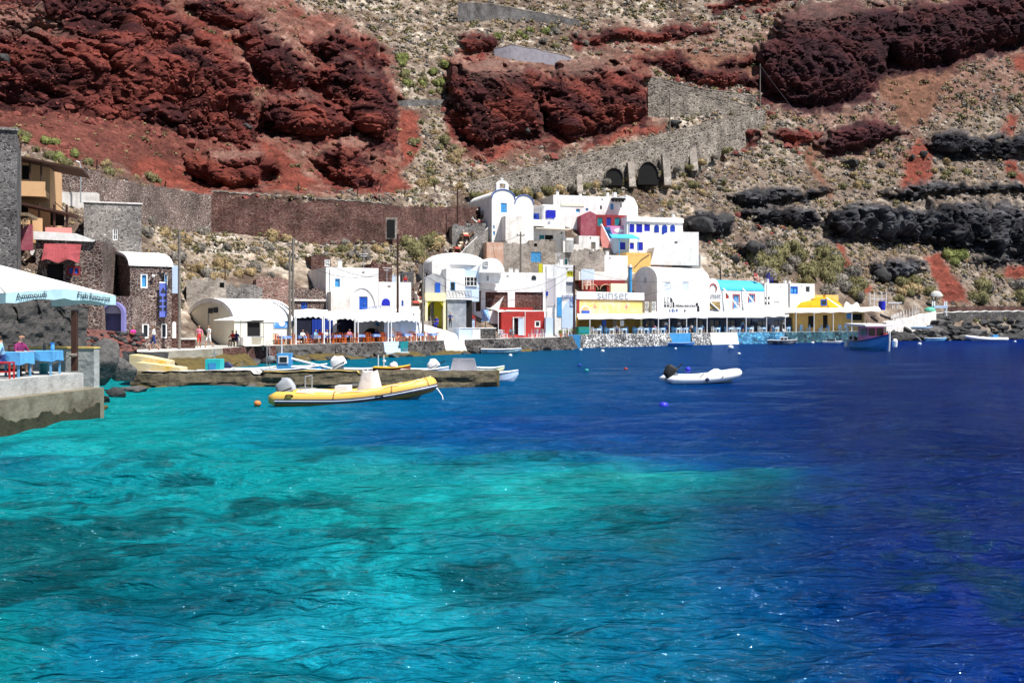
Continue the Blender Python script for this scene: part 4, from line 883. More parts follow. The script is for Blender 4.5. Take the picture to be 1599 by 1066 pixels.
b.part('back_wall', LIME, lambda q: q.box(b.W * .12 + .003, b.W * .88 - .003, 1.5, 3.9, -1, b.z(680, 470) - .003))
def lime_arch(q):
    x0, x1 = b.W * .12 + .003, b.W * .88; c, r = (x0 + x1) / 2, (x1 - x0) / 2; z1 = b.z(680, 470) - .003
    for i in range(10):
        a0, a1 = math.pi * i / 10, math.pi * (i + 1) / 10
        q.prism([(c - r * math.cos(a0), z1 - r + r * math.sin(a0)), (c - r * math.cos(a1), z1 - r + r * math.sin(a1)), (c - r * math.cos(a1), z1), (c - r * math.cos(a0), z1)], .05, 1.48)
b.part('arch_vault', LIME, lime_arch)
b.part('porch', gw, lambda q: (q.box(.1, b.W, .8, 4, zf + .003, zs), q.vault('y', .8, 4, .1, b.W, zs + .003, zt - zs, 12)))
b.part('door', BLUE, lambda q: q.box(b.x(681), b.x(689), .72, .795, zf + .01, b.z(685, 441)))

b = Bld('long_white_house', 'long white house above dark red stone panels and white piers', 'house', 736, 852, 486, 20)
b.hole((743, 452, 751, 486), 'doorway', STONE_R, .22); b.hole((758, 456, 793, 485), 'stone_panel', STONE_R, .15); b.hole((804, 456, 848, 486), 'stone_panel', STONE_R, .15)
b.arch((830, 430, 837, 437), GLASS, 'window'); b.arch((740, 448, 744, 453), GLASS, 'window'); b.block(424, 6, WHITE, z0=-1.5)
b.part('front_vault', WHITE, lambda q: q.vault('y', -1.0, 3, b.x(738), b.x(776), b.z(750, 454), b.z(750, 441) - b.z(750, 454), 12))
b = Bld('corner_house', 'tall narrow white house with lime yellow shutters and a blue notice', 'house', 848, 898, 505, 14)
b.shut((862, 450, 866, 460), LIME); b.win((885, 423, 895, 432), LIME, LIME, .12, 1, 0); b.hole((884, 440, 896, 458), 'recess', gw, .2)
b.block(413, 6, WHITE, z0=-2)
b.part('lilac_wall', mat('lilac_grey_plaster', (.52, .49, .52), .9, .06, 1), lambda q: q.box(b.x(849), b.x(868), -.06, -.003, b.z(858, 478), b.z(858, 434)))
b.part('yellow_door', LIME, lambda q: q.box(b.x(841), b.x(847), -.05, .2, b.z(850, 429), b.z(850, 412)))
nb = b.part('notice', CLOTHD, lambda q: q.box(b.x(848), b.x(855), -.25, -.2, b.z(850, 462), b.z(850, 455)))
b.part('blue_dado', SKYB, lambda q: q.box(b.x(870), b.x(877), -.08, -.004, b.z(873, 494), b.z(873, 464)))
b.part('painted_wave', PBLUE, lambda q: q.prism([(b.x(877), b.z(880, 512)), (b.x(899), b.z(890, 512)), (b.x(899), b.z(890, 462)), (b.x(890), b.z(890, 466)), (b.x(883), b.z(885, 474)), (b.x(877), b.z(880, 484))], -.07, -.004))
text('sunset', 1.0, INKB, b.root, (b.x(888), -.1, b.z(888, 463)), name='lettering', sx=.8)
ic = MB(); x0, x1, z0, z1 = b.rect((890, 468, 897, 478)); ic.tube([(x0, -.1, z0), (x1, -.1, z0), (x1, -.1, z1), (x0, -.1, z1), (x0, -.1, z0)], .04, 4); ic.tube([(x0 + .2, -.1, z1 - .2), (x1 - .2, -.1, z1 - .25), (x0 + .3, -.1, z0 + .2)], .04, 4); ic.build('sign_mark', INKB, b.root)

b = Bld('red_house', 'bright red house with a white door and white shade sails', 'house', 783, 850, 524, 16)
b.hole((802.5, 497, 809, 522), 'doorway'); b.win((835, 500.5, 844, 511), GLASS, WPAINT, .28, 0, 0)
b.block(486, 5, RED, z0=-1)
b.part('door_frame', WPAINT, lambda q: (q.box(b.x(800.5), b.x(802.4), -.08, .06, 0, b.z(805, 496)), q.box(b.x(817), b.x(818.5), -.08, .06, 0, b.z(805, 496)), q.box(b.x(800.5), b.x(818.5), -.08, .06, b.z(805, 496) + .003, b.z(805, 495))))
b.part('door', PBLUE, lambda q: q.box(b.x(809.2), b.x(816.8), -.05, -.005, .05, b.z(805, 497)))
b.part('parapet', RED, lambda q: q.box(-.6, b.W * .75, .3, 2, b.ztop + .003, b.ztop + .5))
b.part('shed', PBLUE, lambda q: q.box(b.x(850), b.x(861), -.6, 1.5, -.5, b.z(855, 496)))
b = Bld('red_cabin', 'small dark red gabled cabin left of the red house', 'house', 715, 743, 514, 22)
b.win((724, 502, 729, 512), GLASS, WPAINT, .1, 0, 0); b.shut((735, 498, 742, 512), PBLUE, None, 'door')
m_ = MB(); b.front(m_, 0, b.W, -1, b.z(720, 496)); m_.box(0, b.W, .253, 4, -1, b.z(720, 496)); m_.prism([(0, b.z(720, 496) + .003), (b.W, b.z(720, 496) + .003), (b.x(730), b.z(725, 481))], 0, 4); m_.build('wall', DRED, b.root)
b.win((728, 488, 731, 494), GLASS, WPAINT, .06, 0, 0)
tp = empty('tarpaulin', on_slope(752, 512, 1.5), 0, 'blue and white striped cloth hung beside the red cabin', 'cloth')
q = MB(); q.grid(lambda u, v: (u * .9 + .1 * math.sin(6 * v), .15 * math.sin(5 * u + 3 * v), .8 + 1.4 * v), 6, 6); q.build('cloth', mat('blue_white_print', (.12, .30, .66), .9, .4, 5, tint=(.75, .78, .8)), tp)
MB().tube([(.45, .2, -.5), (.45, .2, 2.4)], .04, 5).build('pole', WOOD, tp)
# shade sails
def sail(name, label, pts, posts):
    r = empty(name, pts[0], 0, label, 'shade sail'); o = Vector(pts[0]); L_ = [Vector(p) - o for p in pts]
    q = MB(); n = 8
    if len(L_) == 3: L_ = L_ + [L_[2]]
    def f(u, v):
        p = (L_[0].lerp(L_[1], u)).lerp(L_[3].lerp(L_[2], u), v); c = (L_[0] + L_[1] + L_[2] + L_[3]) / 4
        e = 4 * min(u, 1 - u, v, 1 - v) if len(pts) == 4 else 0
        pull = .18 * (math.sin(math.pi * u) * (abs(v - .5) * 2) ** 2 + math.sin(math.pi * v) * (abs(u - .5) * 2) ** 2); return p.lerp(c, pull * .8)
    q.grid(f, n, n); q.build('canvas', CANVAS, r)
    for a, z0 in posts: MB().tube([Vector(a) - o + Vector((0, 0, z0)), Vector(a) - o + Vector((0, 0, .15))], .05, 6).build('post', WPAINT, r)
sail('shade_sail', 'tall triangular white shade sail above the dark red cabin', [P(787, 462, 118), P(779, 485, 116), P(764, 482, 119)], [(P(778, 485, 116), -2.6)])
sail('shade_sail', 'wide white shade sail in front of the red house', [P(779, 486, 116), P(832, 486, 117), P(866, 485, 124), P(790, 484, 122)], [(P(820, 487, 117), -2.7)])
sail('shade_sail', 'low white shade sail slung left of the red house door', [P(757, 480, 119), P(779, 487, 116), P(805, 488, 119), P(785, 484, 122)], [])

# ------------------------------------------------------------------ church and upper tier
b = Bld('church', 'white church with two round gables, blue trim and a bell gable', 'church', 768, 833, 385, 22)
t = .0; xg = b.x(804); nav = b.yl(733)
b.win((783.5, 304, 789, 312), GLASS, SKYB, .12, 0, 0); b.shut((782, 317, 791.5, 332), SKYB, None, 'door'); b.shut((816, 312, 821, 320), SKYB)
b.shut((786.5, 352, 792, 371), SKYB, None, 'door'); b.shut((770, 352, 772.5, 357), SKYB); b.shut((770, 361, 773, 367), SKYB)
b.vaulty(0, xg, 309, 295, nav, WHITE, 'nave', -4, INKB); b.vaulty(xg + .003, b.W, 316, 302, nav * .8, WHITE, 'aisle', -4, INKB)
c_ = xg * .47; zt = b.z(770, 296)
def bell(q):
    w = .95; h = b.z(770, 280) - zt
    q.box(c_ - w, c_ - w * .45, .05, .6, zt - .4, zt + h * .62); q.box(c_ + w * .45, c_ + w, .05, .6, zt - .4, zt + h * .62)
    q.box(c_ - w * .45, c_ + w * .45, .05, .6, zt - .4, zt + h * .15); q.prism([(c_ - w, zt + h * .623), (c_ + w, zt + h * .623), (c_ + w * .5, zt + h * .9), (c_, zt + h), (c_ - w * .5, zt + h * .9)], .05, .6)
bg_ = b.part('bell_gable', WHITE, bell)
MB().lathe([(.28, -.3), (.2, -.05), (.12, .15), (.02, .2)], (c_, .3, zt + 1.0), 10).build('bell', mat('bronze', (.20, .12, .04), .4, .1, 3, metal=.8), bg_)
b.part('cross', WPAINT, lambda q: (q.box(c_ - .05, c_ + .05, .28, .36, b.z(770, 280), b.z(770, 275)), q.box(c_ - .25, c_ + .25, .28, .36, b.z(770, 278), b.z(770, 277))))
b.part('porch_wall', WHITE2, lambda q: q.box(b.x(783), b.x(808), -1.6, -.02, -4, b.z(790, 339)))
b = Bld('terrace_house', 'white two-storey house with a pergola terrace below the church', 'house', 792, 882, 382, 18)
b.shut((854, 328, 868, 339), COBALT); b.shut((796, 354, 803, 359), CLOTHD); b.shut((821, 351, 830, 359), SKYB); b.shut((808, 358, 812, 364), COBALT); b.shut((819, 367, 827, 375), SKYB)
b.hole((851, 367, 864, 378), 'doorway'); b.shut((842, 367, 850, 376), TEAL); b.win((875, 362, 879, 366), GLASS, WPAINT, .05, 0, 0)
b.block(349, 5, WHITE, z0=-3)
b.part('upper_storey', WHITE, lambda q: q.box(b.x(850), b.x(877), .8, 5, b.ztop + .003, b.z(850, 318)))
b.part('upper_shutter', COBALT, lambda q: q.box(b.x(855), b.x(869), .7, .795, b.z(860, 340), b.z(860, 328)))
b.part('terrace_parapet', WHITE, lambda q: q.box(b.x(796), b.x(850), -1.4, -1.1, b.z(800, 351), b.z(800, 343)))
b.part('terrace_slab', WHITE, lambda q: q.box(b.x(796), b.x(850), -1.4, -.003, b.z(800, 353), b.z(800, 351) - .003))
b.part('terrace_back', CLOTHD, lambda q: q.box(b.x(806), b.x(846), 1.2, 1.3, b.ztop, b.z(820, 331)))
def perg(q):
    for i in range(8): q.box(b.x(797), b.x(846), -1.3 + i * .38, -1.2 + i * .38, b.z(820, 323), b.z(820, 322))
    for p in (800, 822, 844): q.tube([(b.x(p), -1.2, b.z(p, 344)), (b.x(p), -1.2, b.z(p, 323))], .05, 5)
    q.box(b.x(797), b.x(846), -1.35, -1.22, b.z(820, 323.7), b.z(820, 322.9))
b.part('pergola', mat('silvered_timber', (.42, .41, .40), .8, .15, 4), perg)
b.part('lower_awning', CANVAS2, lambda q: q.box(b.x(832), b.x(886), -1.6, -.003, b.z(860, 359), b.z(860, 357.6)))
b.part('side_steps', WHITE, lambda q: [q.box(b.x(876) + .3 * i, b.x(892), -.9, 3, -1, b.z(880, 372) - .35 * i) for i in range(4)])
b = Bld('upper_white_house', 'long low white house with rounded end on the top tier', 'house', 864, 996, 345, 16)
for a in ((899, 326, 906, 332), (914, 325, 919, 330)): b.win(a, SKYB, WPAINT, .06, 0, 0)
b.shut((953, 318, 958, 327), SKYB); b.hole((937, 321, 940, 327), 'niche'); b.hole((969, 318, 971, 324), 'niche')
b.block(304, 6, WHITE, z0=-1.5, x1=b.x(978))
b.part('round_end', WHITE, lambda q: q.prism([(b.x(978) + .003, -1.5), (b.W, -1.5), (b.W, b.z(990, 322)), (b.x(990), b.z(990, 309)), (b.x(978) + .003, b.z(980, 304))], 0, 5))
b.part('vine_pergola', DARK, lambda q: (q.box(b.x(954), b.x(973), -1.1, -.003, b.z(960, 313), b.z(960, 310)), [q.tube([(b.x(954 + 5 * i), -1.0, b.z(960, 313)), (b.x(954 + 5 * i), -1.0, b.z(960, 316))], .25, 5) for i in range(4)]))
b.part('cream_front', CREAM, lambda q: q.box(b.x(876), b.x(912), -.07, -.004, b.z(890, 322), b.z(890, 318)))
b.part('chimney', WHITE, lambda q: (q.box(b.x(966), b.x(970), 2, 3, b.ztop, b.z(966, 298)), q.box(b.x(955), b.x(958), 2, 2.6, b.ztop, b.z(966, 299))))

b = Bld('wine_red_house', 'wine red house with a pink fish mural and outside stair', 'house', 930, 979, 372, 14)
dep = min(10, b.yl(906) if b.yl(906) > 0 else 7)
for a, m__ in (((933, 340, 941, 353), TEAL), ((947, 340, 954, 352), CLOTHD), ((960, 340, 968, 352), TEAL)): b.shut(a, m__, None)
b.block(335, 7, DRED, z0=-2)
b.part('side_wall', WINE, lambda q: q.prism([(b.x(905), -3), (-.003, -3), (-.003, b.ztop), (b.x(921), b.ztop + .5), (b.x(906), b.ztop - .3)], -.3, 3))
b.part('mural_wall', PINK, lambda q: q.box(b.x(944), b.x(977), -1.2, -.003, -2, b.z(960, 354)))
fx, fz = b.x(962), b.z(962, 361)
fish = [(fx - .85 + 1.7 * i / 16, fz + .38 * math.sin(math.pi * i / 16) ** .8) for i in range(17)] + [(fx + 1.45, fz + .4), (fx + 1.2, fz), (fx + 1.45, fz - .4)] + [(fx + .85 - 1.7 * i / 16, fz - .38 * math.sin(math.pi * i / 16) ** .8) for i in range(1, 16)]
b.part('fish_mural', WPAINT, lambda q: q.prism(fish, -1.24, -1.203))
b.part('stair_wall', SALMON, lambda q: q.prism([(b.x(932), b.z(935, 352)), (b.x(955), b.z(950, 398)), (b.x(955), b.z(950, 405)), (b.x(936), b.z(940, 405)), (b.x(931), b.z(935, 372))], -2.2, -1.9))
b.part('stair_coping', WHITE, lambda q: q.tube([(b.x(932), -2.05, b.z(935, 352)), (b.x(955), -2.05, b.z(950, 398))], .2, 5))
b.part('stair', mat('blue_stair', (.03, .12, .30), .8, .1, 2), lambda q: [q.box(b.x(937 + i * 1.6), b.x(947 + i * 1.6), -1.85, -1.25, -4, b.z(945, 356 + i * 4.4)) for i in range(8)])
b = Bld('blue_shutter_house', 'white house with three square and three arched cobalt shutters', 'house', 979, 1066, 395, 16)
for a in ((981.5, 350, 990.5, 363), (993.5, 350, 1003, 363), (1006, 350, 1015, 361)): b.shut(a, COBALT)
for a in ((1021.5, 351, 1029, 363), (1033.5, 351, 1042, 366), (1046.5, 351, 1054, 363)): b.arch(a, CLOTHD, 'shutter')
b.shut((966, 379, 974, 390), COBALT); b.shut((983.5, 379, 990, 389), COBALT); b.shut((995, 378, 1004, 391), COBALT)
b.block(338, 6, WHITE, z0=-2)
b.part('cornice', WHITE, lambda q: q.box(-.1, b.W + .1, -.2, -.003, b.z(990, 346), b.z(990, 339)))
b.part('lower_storey', WHITE, lambda q: q.prism([(b.x(1005), -2), (b.x(1080), -2), (b.x(1080), b.z(1060, 364)), (b.x(1038), b.z(1030, 364)), (b.x(1012), b.z(1010, 388))], -2.6, -.05))
b.part('vent', INK, lambda q: q.box(b.x(1043), b.x(1047), -2.66, -2.603, b.z(1045, 381), b.z(1045, 379)))
b.part('porch_wall', PBLUE, lambda q: q.box(b.x(956), -.003, -.6, 3, -2, b.z(965, 372)))
b.part('porch_shutter', COBALT, lambda q: q.box(b.x(966), b.x(974), -.66, -.603, b.z(970, 390), b.z(970, 379)))
def trq(q):
    q.add([(b.x(946), -2.6, b.z(960, 373)), (b.x(990), -2.6, b.z(980, 374)), (b.x(986), -.4, b.z(980, 366)), (b.x(950), -.4, b.z(960, 366)), (b.x(946), -2.6, b.z(960, 374)), (b.x(990), -2.6, b.z(980, 375))], [(0, 1, 2, 3), (0, 4, 5, 1)])
b.part('awning', TURQ, trq)
posts_of(b.root, SKYB, [(b.x(p), -2.5, -1) for p in (958, 987)], b.z(960, 374) + 1, .06)

# ruins and small houses of the middle tier
for i, (a0, a1, t, bt, m__, lab) in enumerate((
    (706, 758, 352, 380, STONE_L, 'rounded stone terrace beside the stepped donkey path'), (760, 786, 378, 412, TERRA, 'weathered pink wall left of the tan ruin'), (786, 828, 380, 424, RUIN, 'crumbling tan ruin behind the tall pole'),
    (826, 868, 376, 415, RUIN, 'grey stone house with a bright blue barred door'), (868, 892, 390, 418, STONE_L, 'little stone house with a teal window'), (890, 944, 391, 424, RUIN, 'long grey stone ruin with a blank front'),
    (904, 936, 368, 392, WHITE2, 'beige hut with a dark grey door'), (856, 905, 380, 396, WHITE2, 'low whitewashed outbuilding below the terrace house'),
    (978, 1016, 394, 420, OCHRE, 'ochre wall above the red terrace'), (1016, 1050, 393, 420, TERRA, 'beige block with one dark window'), (1050, 1094, 398, 424, STONE_L, 'stone ruin with a dark arch at the village edge'), (944, 980, 398, 424, WHITE, 'small white house left of the ochre wall'))):
    b = Bld('ruin' if m__ in (RUIN, STONE_L) else 'small_house', lab, 'house', a0, a1, bt, 12 + (i * 5) % 14)
    if i == 3: b.shut((829, 393, 845, 409), SKYB, None, 'door'); b.hole((834, 380, 839, 385), 'opening')
    if i == 4: b.shut((878.5, 404, 886, 413), TEAL, WPAINT, 'window_shutter')
    if i == 6: b.shut((923, 378, 930, 389), GREYWOOD, None, 'door'); b.hole((921, 370, 923, 373), 'opening')
    if i == 7: b.hole((888, 381, 896, 387), 'opening')
    if i == 9: b.win((1031, 410, 1038, 416), GLASS, WPAINT, .08, 0, 0)
    if i == 10: b.hole((1068, 412, 1074, 417), 'opening'); b.part('arch_stones', STONE_B, lambda q: q.vault('y', -.06, .02, b.x(1054), b.x(1084), b.z(1070, 414), b.z(1070, 401) - b.z(1070, 414), 10))
    b.block(t, 4, m__, z0=-3, lip=.05)
    if m__ in (RUIN, STONE_L):
        m_ = MB()
        for k in range(int(b.W / .45)):
            m_.cbox((random.uniform(.1, b.W - .1), random.uniform(.1, 1), b.ztop + random.uniform(-.05, .22)), random.uniform(.2, .7), random.uniform(.2, .5), random.uniform(.15, .5))
        m_.build('broken_top', m__, b.root, kind='stuff')
    if i == 8: b.part('cable', INK, lambda q: q.tube([(b.x(990), -.05, b.z(990, 418)), (b.x(1002), -.05, b.z(1000, 405)), (b.x(1014), -.05, b.z(1010, 397))], .05, 4))

# ------------------------------------------------------------------ red terrace, sunset restaurant, big vaulted house
b = Bld('red_terrace_house', 'dark red terrace front with painted arches below a white parapet', 'house', 911, 976, 460, 14)
b.hole((930, 446, 948, 456), 'recess'); b.block(437, 5, DRED, z0=-2)
def swirls(q):
    for c in (925, 946):
        cc = b.x(c); r = b.x(c + 9) - cc; q.tube([(cc - r * math.cos(math.pi * k / 12), -.03, b.z(c, 452) + r * .85 * math.sin(math.pi * k / 12)) for k in range(13)], .06, 4)
b.part('painted_arches', TERRA, swirls)
b.part('counter', CREAM, lambda q: (q.box(b.x(950), b.x(975), -1.2, -.6, -1, b.z(960, 443)), ))
b.part('white_parapet', WHITE, lambda q: q.box(b.x(905), b.x(980), .3, 3, b.ztop + .003, b.z(940, 424)))
b.part('blue_panel', PBLUE, lambda q: q.box(b.x(908), b.x(929), .2, .297, b.ztop + .01, b.z(920, 420)))
b = Bld('stove_pipe', 'tall pale blue stove pipe left of the big vaulted house', 'pipe', 984, 988, 455, 14, d=float(G(986, 460)) - 2)
MB().tube([(0, 0, -1), (0, 0, b.z(986, 418))], .3, 10).build('pipe', SKYB, b.root); MB().lathe([(.42, 0), (.42, .12), (.2, .4)], (0, 0, b.z(986, 418)), 10).build('cowl', METALG, b.root)

b = Bld('sunset_restaurant', 'yellow painted restaurant front under a white band reading sunset', 'restaurant', 901, 1003, 519, 34, margin=.6)
SR = b
fres = mat('yellow_fresco', (.76, .56, .17), .9, .2, .9, .1, tint=(.80, .72, .52))
b.block(468, 6, fres, z0=-1)
b.part('sign_band', WHITE, lambda q: q.box(-.15, b.W + .2, -.2, -.003, b.z(903, 467), b.z(903, 455)))
text('sunset', 1.75, mat('grey_letter_paint', (.30, .32, .36), .6, .05, 3), b.root, (b.x(955), -.22, b.z(955, 461)), sx=1.25)
b.part('trim', DRED, lambda q: (q.box(-.1, .35, -.1, -.003, b.z(902, 492), b.z(903, 467) - .003), q.box(.35, b.W, -.1, -.003, b.z(903, 468), b.z(903, 467) - .003)))
for i, p in enumerate((929, 978)):
    c, z = b.x(p), b.z(p, 479); em = b.part('painted_emblem', SALMON, lambda q: (q.lathe([(.02, -.02), (.34, -.015), (.34, .015), (.02, .02)], (0, 0, 0), 8), [q.cbox((.5 * math.cos(k * math.pi / 2), .5 * math.sin(k * math.pi / 2), 0), .2, .2, .03) for k in range(4)]))
    em.location = (c, -.02, z); em.rotation_euler = (R(90), 0, 0); em.scale = (.55, .75, 1)
nic = b.arch((907, 478, 921, 491), ORANGE, 'niche', .05, WHITE); x0, x1, z0, z1 = b.rect((907, 485, 921, 491)); MB().box(x0 + .1, x1 - .1, -.09, -.055, z0, z1).build('niche_sea', BLUE, nic)
for i in range(2): b.part('wall_panel', (mat('green_paint', (.03, .22, .12), .6, .1, 3), YELLOW)[i], lambda q: q.box(b.x(904), b.x(919), -.2 - .003, -.1, b.z(910, 515 - 8 * i), b.z(910, 508.5 - 8 * i)))

b = Bld('vaulted_house', 'big white barrel-vaulted house with faint blue windows and black lettering', 'house', 1026, 1108, 515, 36, margin=.6)
VH = b; dep = b.yl(990)
b.shut((1038, 441, 1047, 464), mat('faded_blue_shutter', (.60, .70, .82), .8, .05, 2)); b.shut((1066, 440, 1075, 453), MATS['faded_blue_shutter'])
zs = b.z(1026, 436); zt = b.z(1026, 415)
m_ = MB(); b.front(m_, 0, b.W, -1.5, zs); m_.box(0, b.W, .253, dep, -1.5, zs); m_.smooth = False; m_.vault('x', 0, b.W, 0, dep, zs + .003, zt - zs, 22); m_.build('wall', WHITE, b.root)
def worn_letters(px0, px1, py, h, m=INK, seed=1):      # black lettering too worn and small to read
    rr = random.Random(seed); q = MB(); x = b.x(px0); z = b.z((px0 + px1) / 2, py)
    while x < b.x(px1):
        w = h * rr.uniform(.45, .7); q.box(x, x + .09, -.03, -.004, z - h / 2, z + h / 2)
        if rr.random() < .7: q.box(x + w - .09, x + w, -.03, -.004, z - h / 2, z + h / 2 * rr.choice((0, 1, 1)))
        q.box(x + .09, x + w - .09, -.028, -.004, z + rr.choice((-.5, 0, .4)) * h - .04, z + rr.choice((-.5, 0, .4)) * h + .06); x += w + h * .25
    q.build('lettering', m, b.root)
worn_letters(1037, 1050, 468, .75, INK, 2); worn_letters(1037, 1053, 475.5, .8, INK, 4); worn_letters(1054, 1085, 477.5, .32, INK, 5); worn_letters(1045, 1056, 485.5, .6, INKB, 6)
b.part('wall_sign', INK, lambda q: (q.cbox((b.x(1088), -.08, b.z(1088, 475)), .45, .06, .4), q.cbox((b.x(1090), -.08, b.z(1090, 482)), .4, .06, .9), q.cbox((b.x(1069), -.08, b.z(1069, 485)), .2, .06, .3)))
MB().tube([(-.1, dep / 2, zs - .6), (-.1, dep / 2, zs + .4), (-.1, dep / 2 - .3, zs - .2), (-.1, dep / 2 + .3, zs - .2)], .06, 4).build('gable_lamp', METALG, b.root)
for i, p in enumerate((1008, 1019)):
    u = empty('air_conditioner', P(p, 486, SR.d + 9.5), R(34), ('left air conditioner unit beside the yellow restaurant front', 'right air conditioner unit beside the big vaulted house')[i], 'air conditioner', 'outdoor units')
    kk = (SR.d + 9.5) / F; MB().box(-4 * kk, 4 * kk, -.3, .3, 0, 15 * kk).build('casing', mat('beige_metal', (.62, .58, .50), .5, .05, 3), u)
    for j in (0, 1): g = MB().lathe([(.5, -.02), (.5, .02), (.4, .03), (.1, .03), (.05, .05)], (0, 0, 0), 12).build('fan_grille', METALG, u); g.location = (-.4 * kk, -.33, (4 + 7 * j) * kk); g.rotation_euler = (R(90), 0, 0); g.scale = (.6, .6, 1)
    MB().box(-5 * kk, 5 * kk, -.35, .6, -.2, -.003).build('shelf', WHITE, u)

b = Bld('arched_sign', 'white rounded sign wall reading sunset with a sun swirl', 'sign', 1103, 1126, 492, 20, margin=1.5)
c_ = b.W / 2; zs = b.z(1105, 466); zt = b.z(1105, 434)
b.part('panel', WHITE, lambda q: q.prism([(0, -3), (0, zs)] + [(c_ - c_ * math.cos(math.pi * k / 16), zs + (zt - zs) * math.sin(math.pi * k / 16)) for k in range(1, 16)] + [(b.W, zs), (b.W, -3)], 0, .5))
b.part('swirl', INKR, lambda q: q.tube([(c_ + .9 * math.cos(a) * (1 - .05 * k), -.05, b.z(1113, 452) + 1.3 * math.sin(a) * (1 - .06 * k)) for k, a in enumerate(np.linspace(math.pi * 1.15, -.6, 12))], .09, 5))
text('sunset', 1.3, MATS['grey_letter_paint'], b.root, (c_, -.04, b.z(1114, 462)), sx=.75)
ph = b.part('photo_board', mat('photo_print', (.42, .30, .12), .5, .4, 2.5, tint=(.03, .03, .035)), lambda q: q.box(b.x(1107), b.x(1124), -.1, -.003, b.z(1114, 483), b.z(1114, 471)))
b.part('brace', WPAINT, lambda q: q.tube([(b.x(1107), -.16, b.z(1110, 471)), (b.x(1122), -.16, b.z(1120, 485))], .12, 5))

b = Bld('blue_roof_house', 'white house with a turquoise barrel roof and red-framed blue windows', 'house', 1126, 1193, 514, 34, margin=.6)
for a in ((1145, 460, 1154, 482), (1169, 459.5, 1178, 473)): b.win(a, SKYB, PBLUE, .12, 1, 1)
for a in ((1144, 459, 1155, 482), (1168, 458.5, 1179, 474)):
    x0, x1, z0, z1 = b.rect(a); t = .16; b.part('red_surround', INKR, lambda q: (q.box(x0, x0 + t, -.06, -.003, z0, z1), q.box(x1 - t, x1, -.06, -.003, z0, z1), q.box(x0 + t, x1 - t, -.06, -.003, z1 - t, z1)))
b.win((1133, 458, 1138, 466), INKR, DRED, .08, 0, 0); b.vaultx(453, 436, 6, WHITE, TURQ, -1)
railing('railing', WPAINT, b.root, (b.x(1143), -1, b.z(1150, 483)), (b.x(1168), -1, b.z(1160, 483)), 1.0, 7)
b.part('brace', WPAINT, lambda q: (q.tube([(b.x(1158), -.2, b.z(1158, 450)), (b.x(1170), -2.2, b.z(1168, 484))], .12, 5), q.tube([(b.x(1128), -.2, b.z(1128, 450)), (b.x(1140), -2.2, b.z(1138, 484))], .12, 5)))
b = Bld('white_annex', 'plain white annex with two small square openings right of the turquoise roof', 'house', 1194, 1230, 512, 34, margin=.6)
for a in ((1194.5, 463.5, 1197.5, 468), (1199, 463, 1202.5, 468), (1194.5, 471, 1197.5, 476), (1199, 471, 1202.5, 476)): b.win(a, DARK, WPAINT, .05, 0, 0)
b.block(442, 5, WHITE, z0=-1); b.part('tv_aerial', METALG, lambda q: (q.tube([(b.x(1214), -.3, b.z(1214, 478)), (b.x(1214), -.3, b.z(1214, 466))], .05, 4), q.tube([(b.x(1209), -.3, b.z(1214, 466)), (b.x(1218), -.3, b.z(1214, 466))], .05, 4)))
b = Bld('white_annex', 'white house with a blue-framed window beside the yellow vault', 'house', 1231, 1272, 512, 32, margin=.6)
b.win((1234, 447, 1246, 459), SKYB, BLUE, .2, 1, 0); b.win((1258, 447, 1264.5, 456), GLASS, METALG, .1, 0, 0); b.block(442, 5, WHITE, z0=-1)
b.part('drain_pipe', METALG, lambda q: q.tube([(.15, -.08, 0), (.15, -.08, b.ztop)], .09, 6))
b.part('flag_pole', GREYWOOD, lambda q: q.tube([(0, .3, b.ztop), (0, .3, b.z(1231, 417))], .06, 5))
b = Bld('yellow_vault_house', 'bright yellow low barrel-vaulted building with a small dark window', 'restaurant', 1240, 1316, 510, 30, margin=.8)
YV = b
zs = b.z(1240, 482); cc = b.x(1283)
def yv(q):
    z1 = b.z(1283, 464); n = 18
    q.prism([(b.x(1240), zs), (b.x(1250), b.z(1250, 472)), (b.x(1272), b.z(1270, 467.5))] + [(cc - (b.x(1315) - cc) * 1.0 * math.cos(math.pi * k / n), zs + (z1 - zs) * math.sin(math.pi * k / n)) for k in range(6, n + 1)], -.2, 6)
b.part('vault', YELLOW, yv); b.part('wall', OCHRE, lambda q: q.box(.2, b.W, 0, 6, -1, zs - .003))
x0, x1, z0, z1 = b.rect((1280, 467.5, 1289, 477)); w_ = b.part('window', BLUE, lambda q: q.box(x0, x1, -.3, -.203, z0, z1)); MB().box(x0 + .18, x1 - .18, -.34, -.303, z0 + .18, z1 - .18).build('pane', GLASS, w_)
b.part('crest', OCHRE, lambda q: (q.box(b.x(1276), b.x(1292), 1, 1.6, b.z(1283, 464), b.z(1283, 460)), q.box(b.x(1296), b.x(1316), 1, 1.6, b.z(1300, 470), b.z(1300, 460))))
b.part('brace', CANVAS, lambda q: q.tube([(b.x(1288), -.3, b.z(1288, 465)), (b.x(1304), -1.5, b.z(1300, 481))], .13, 5))
b.part('chimney_pot', SALMON, lambda q: q.lathe([(.4, 0), (.4, .5), (.7, .9), (.6, 1.3)], (b.x(1256), 1, b.z(1256, 467)), 10))

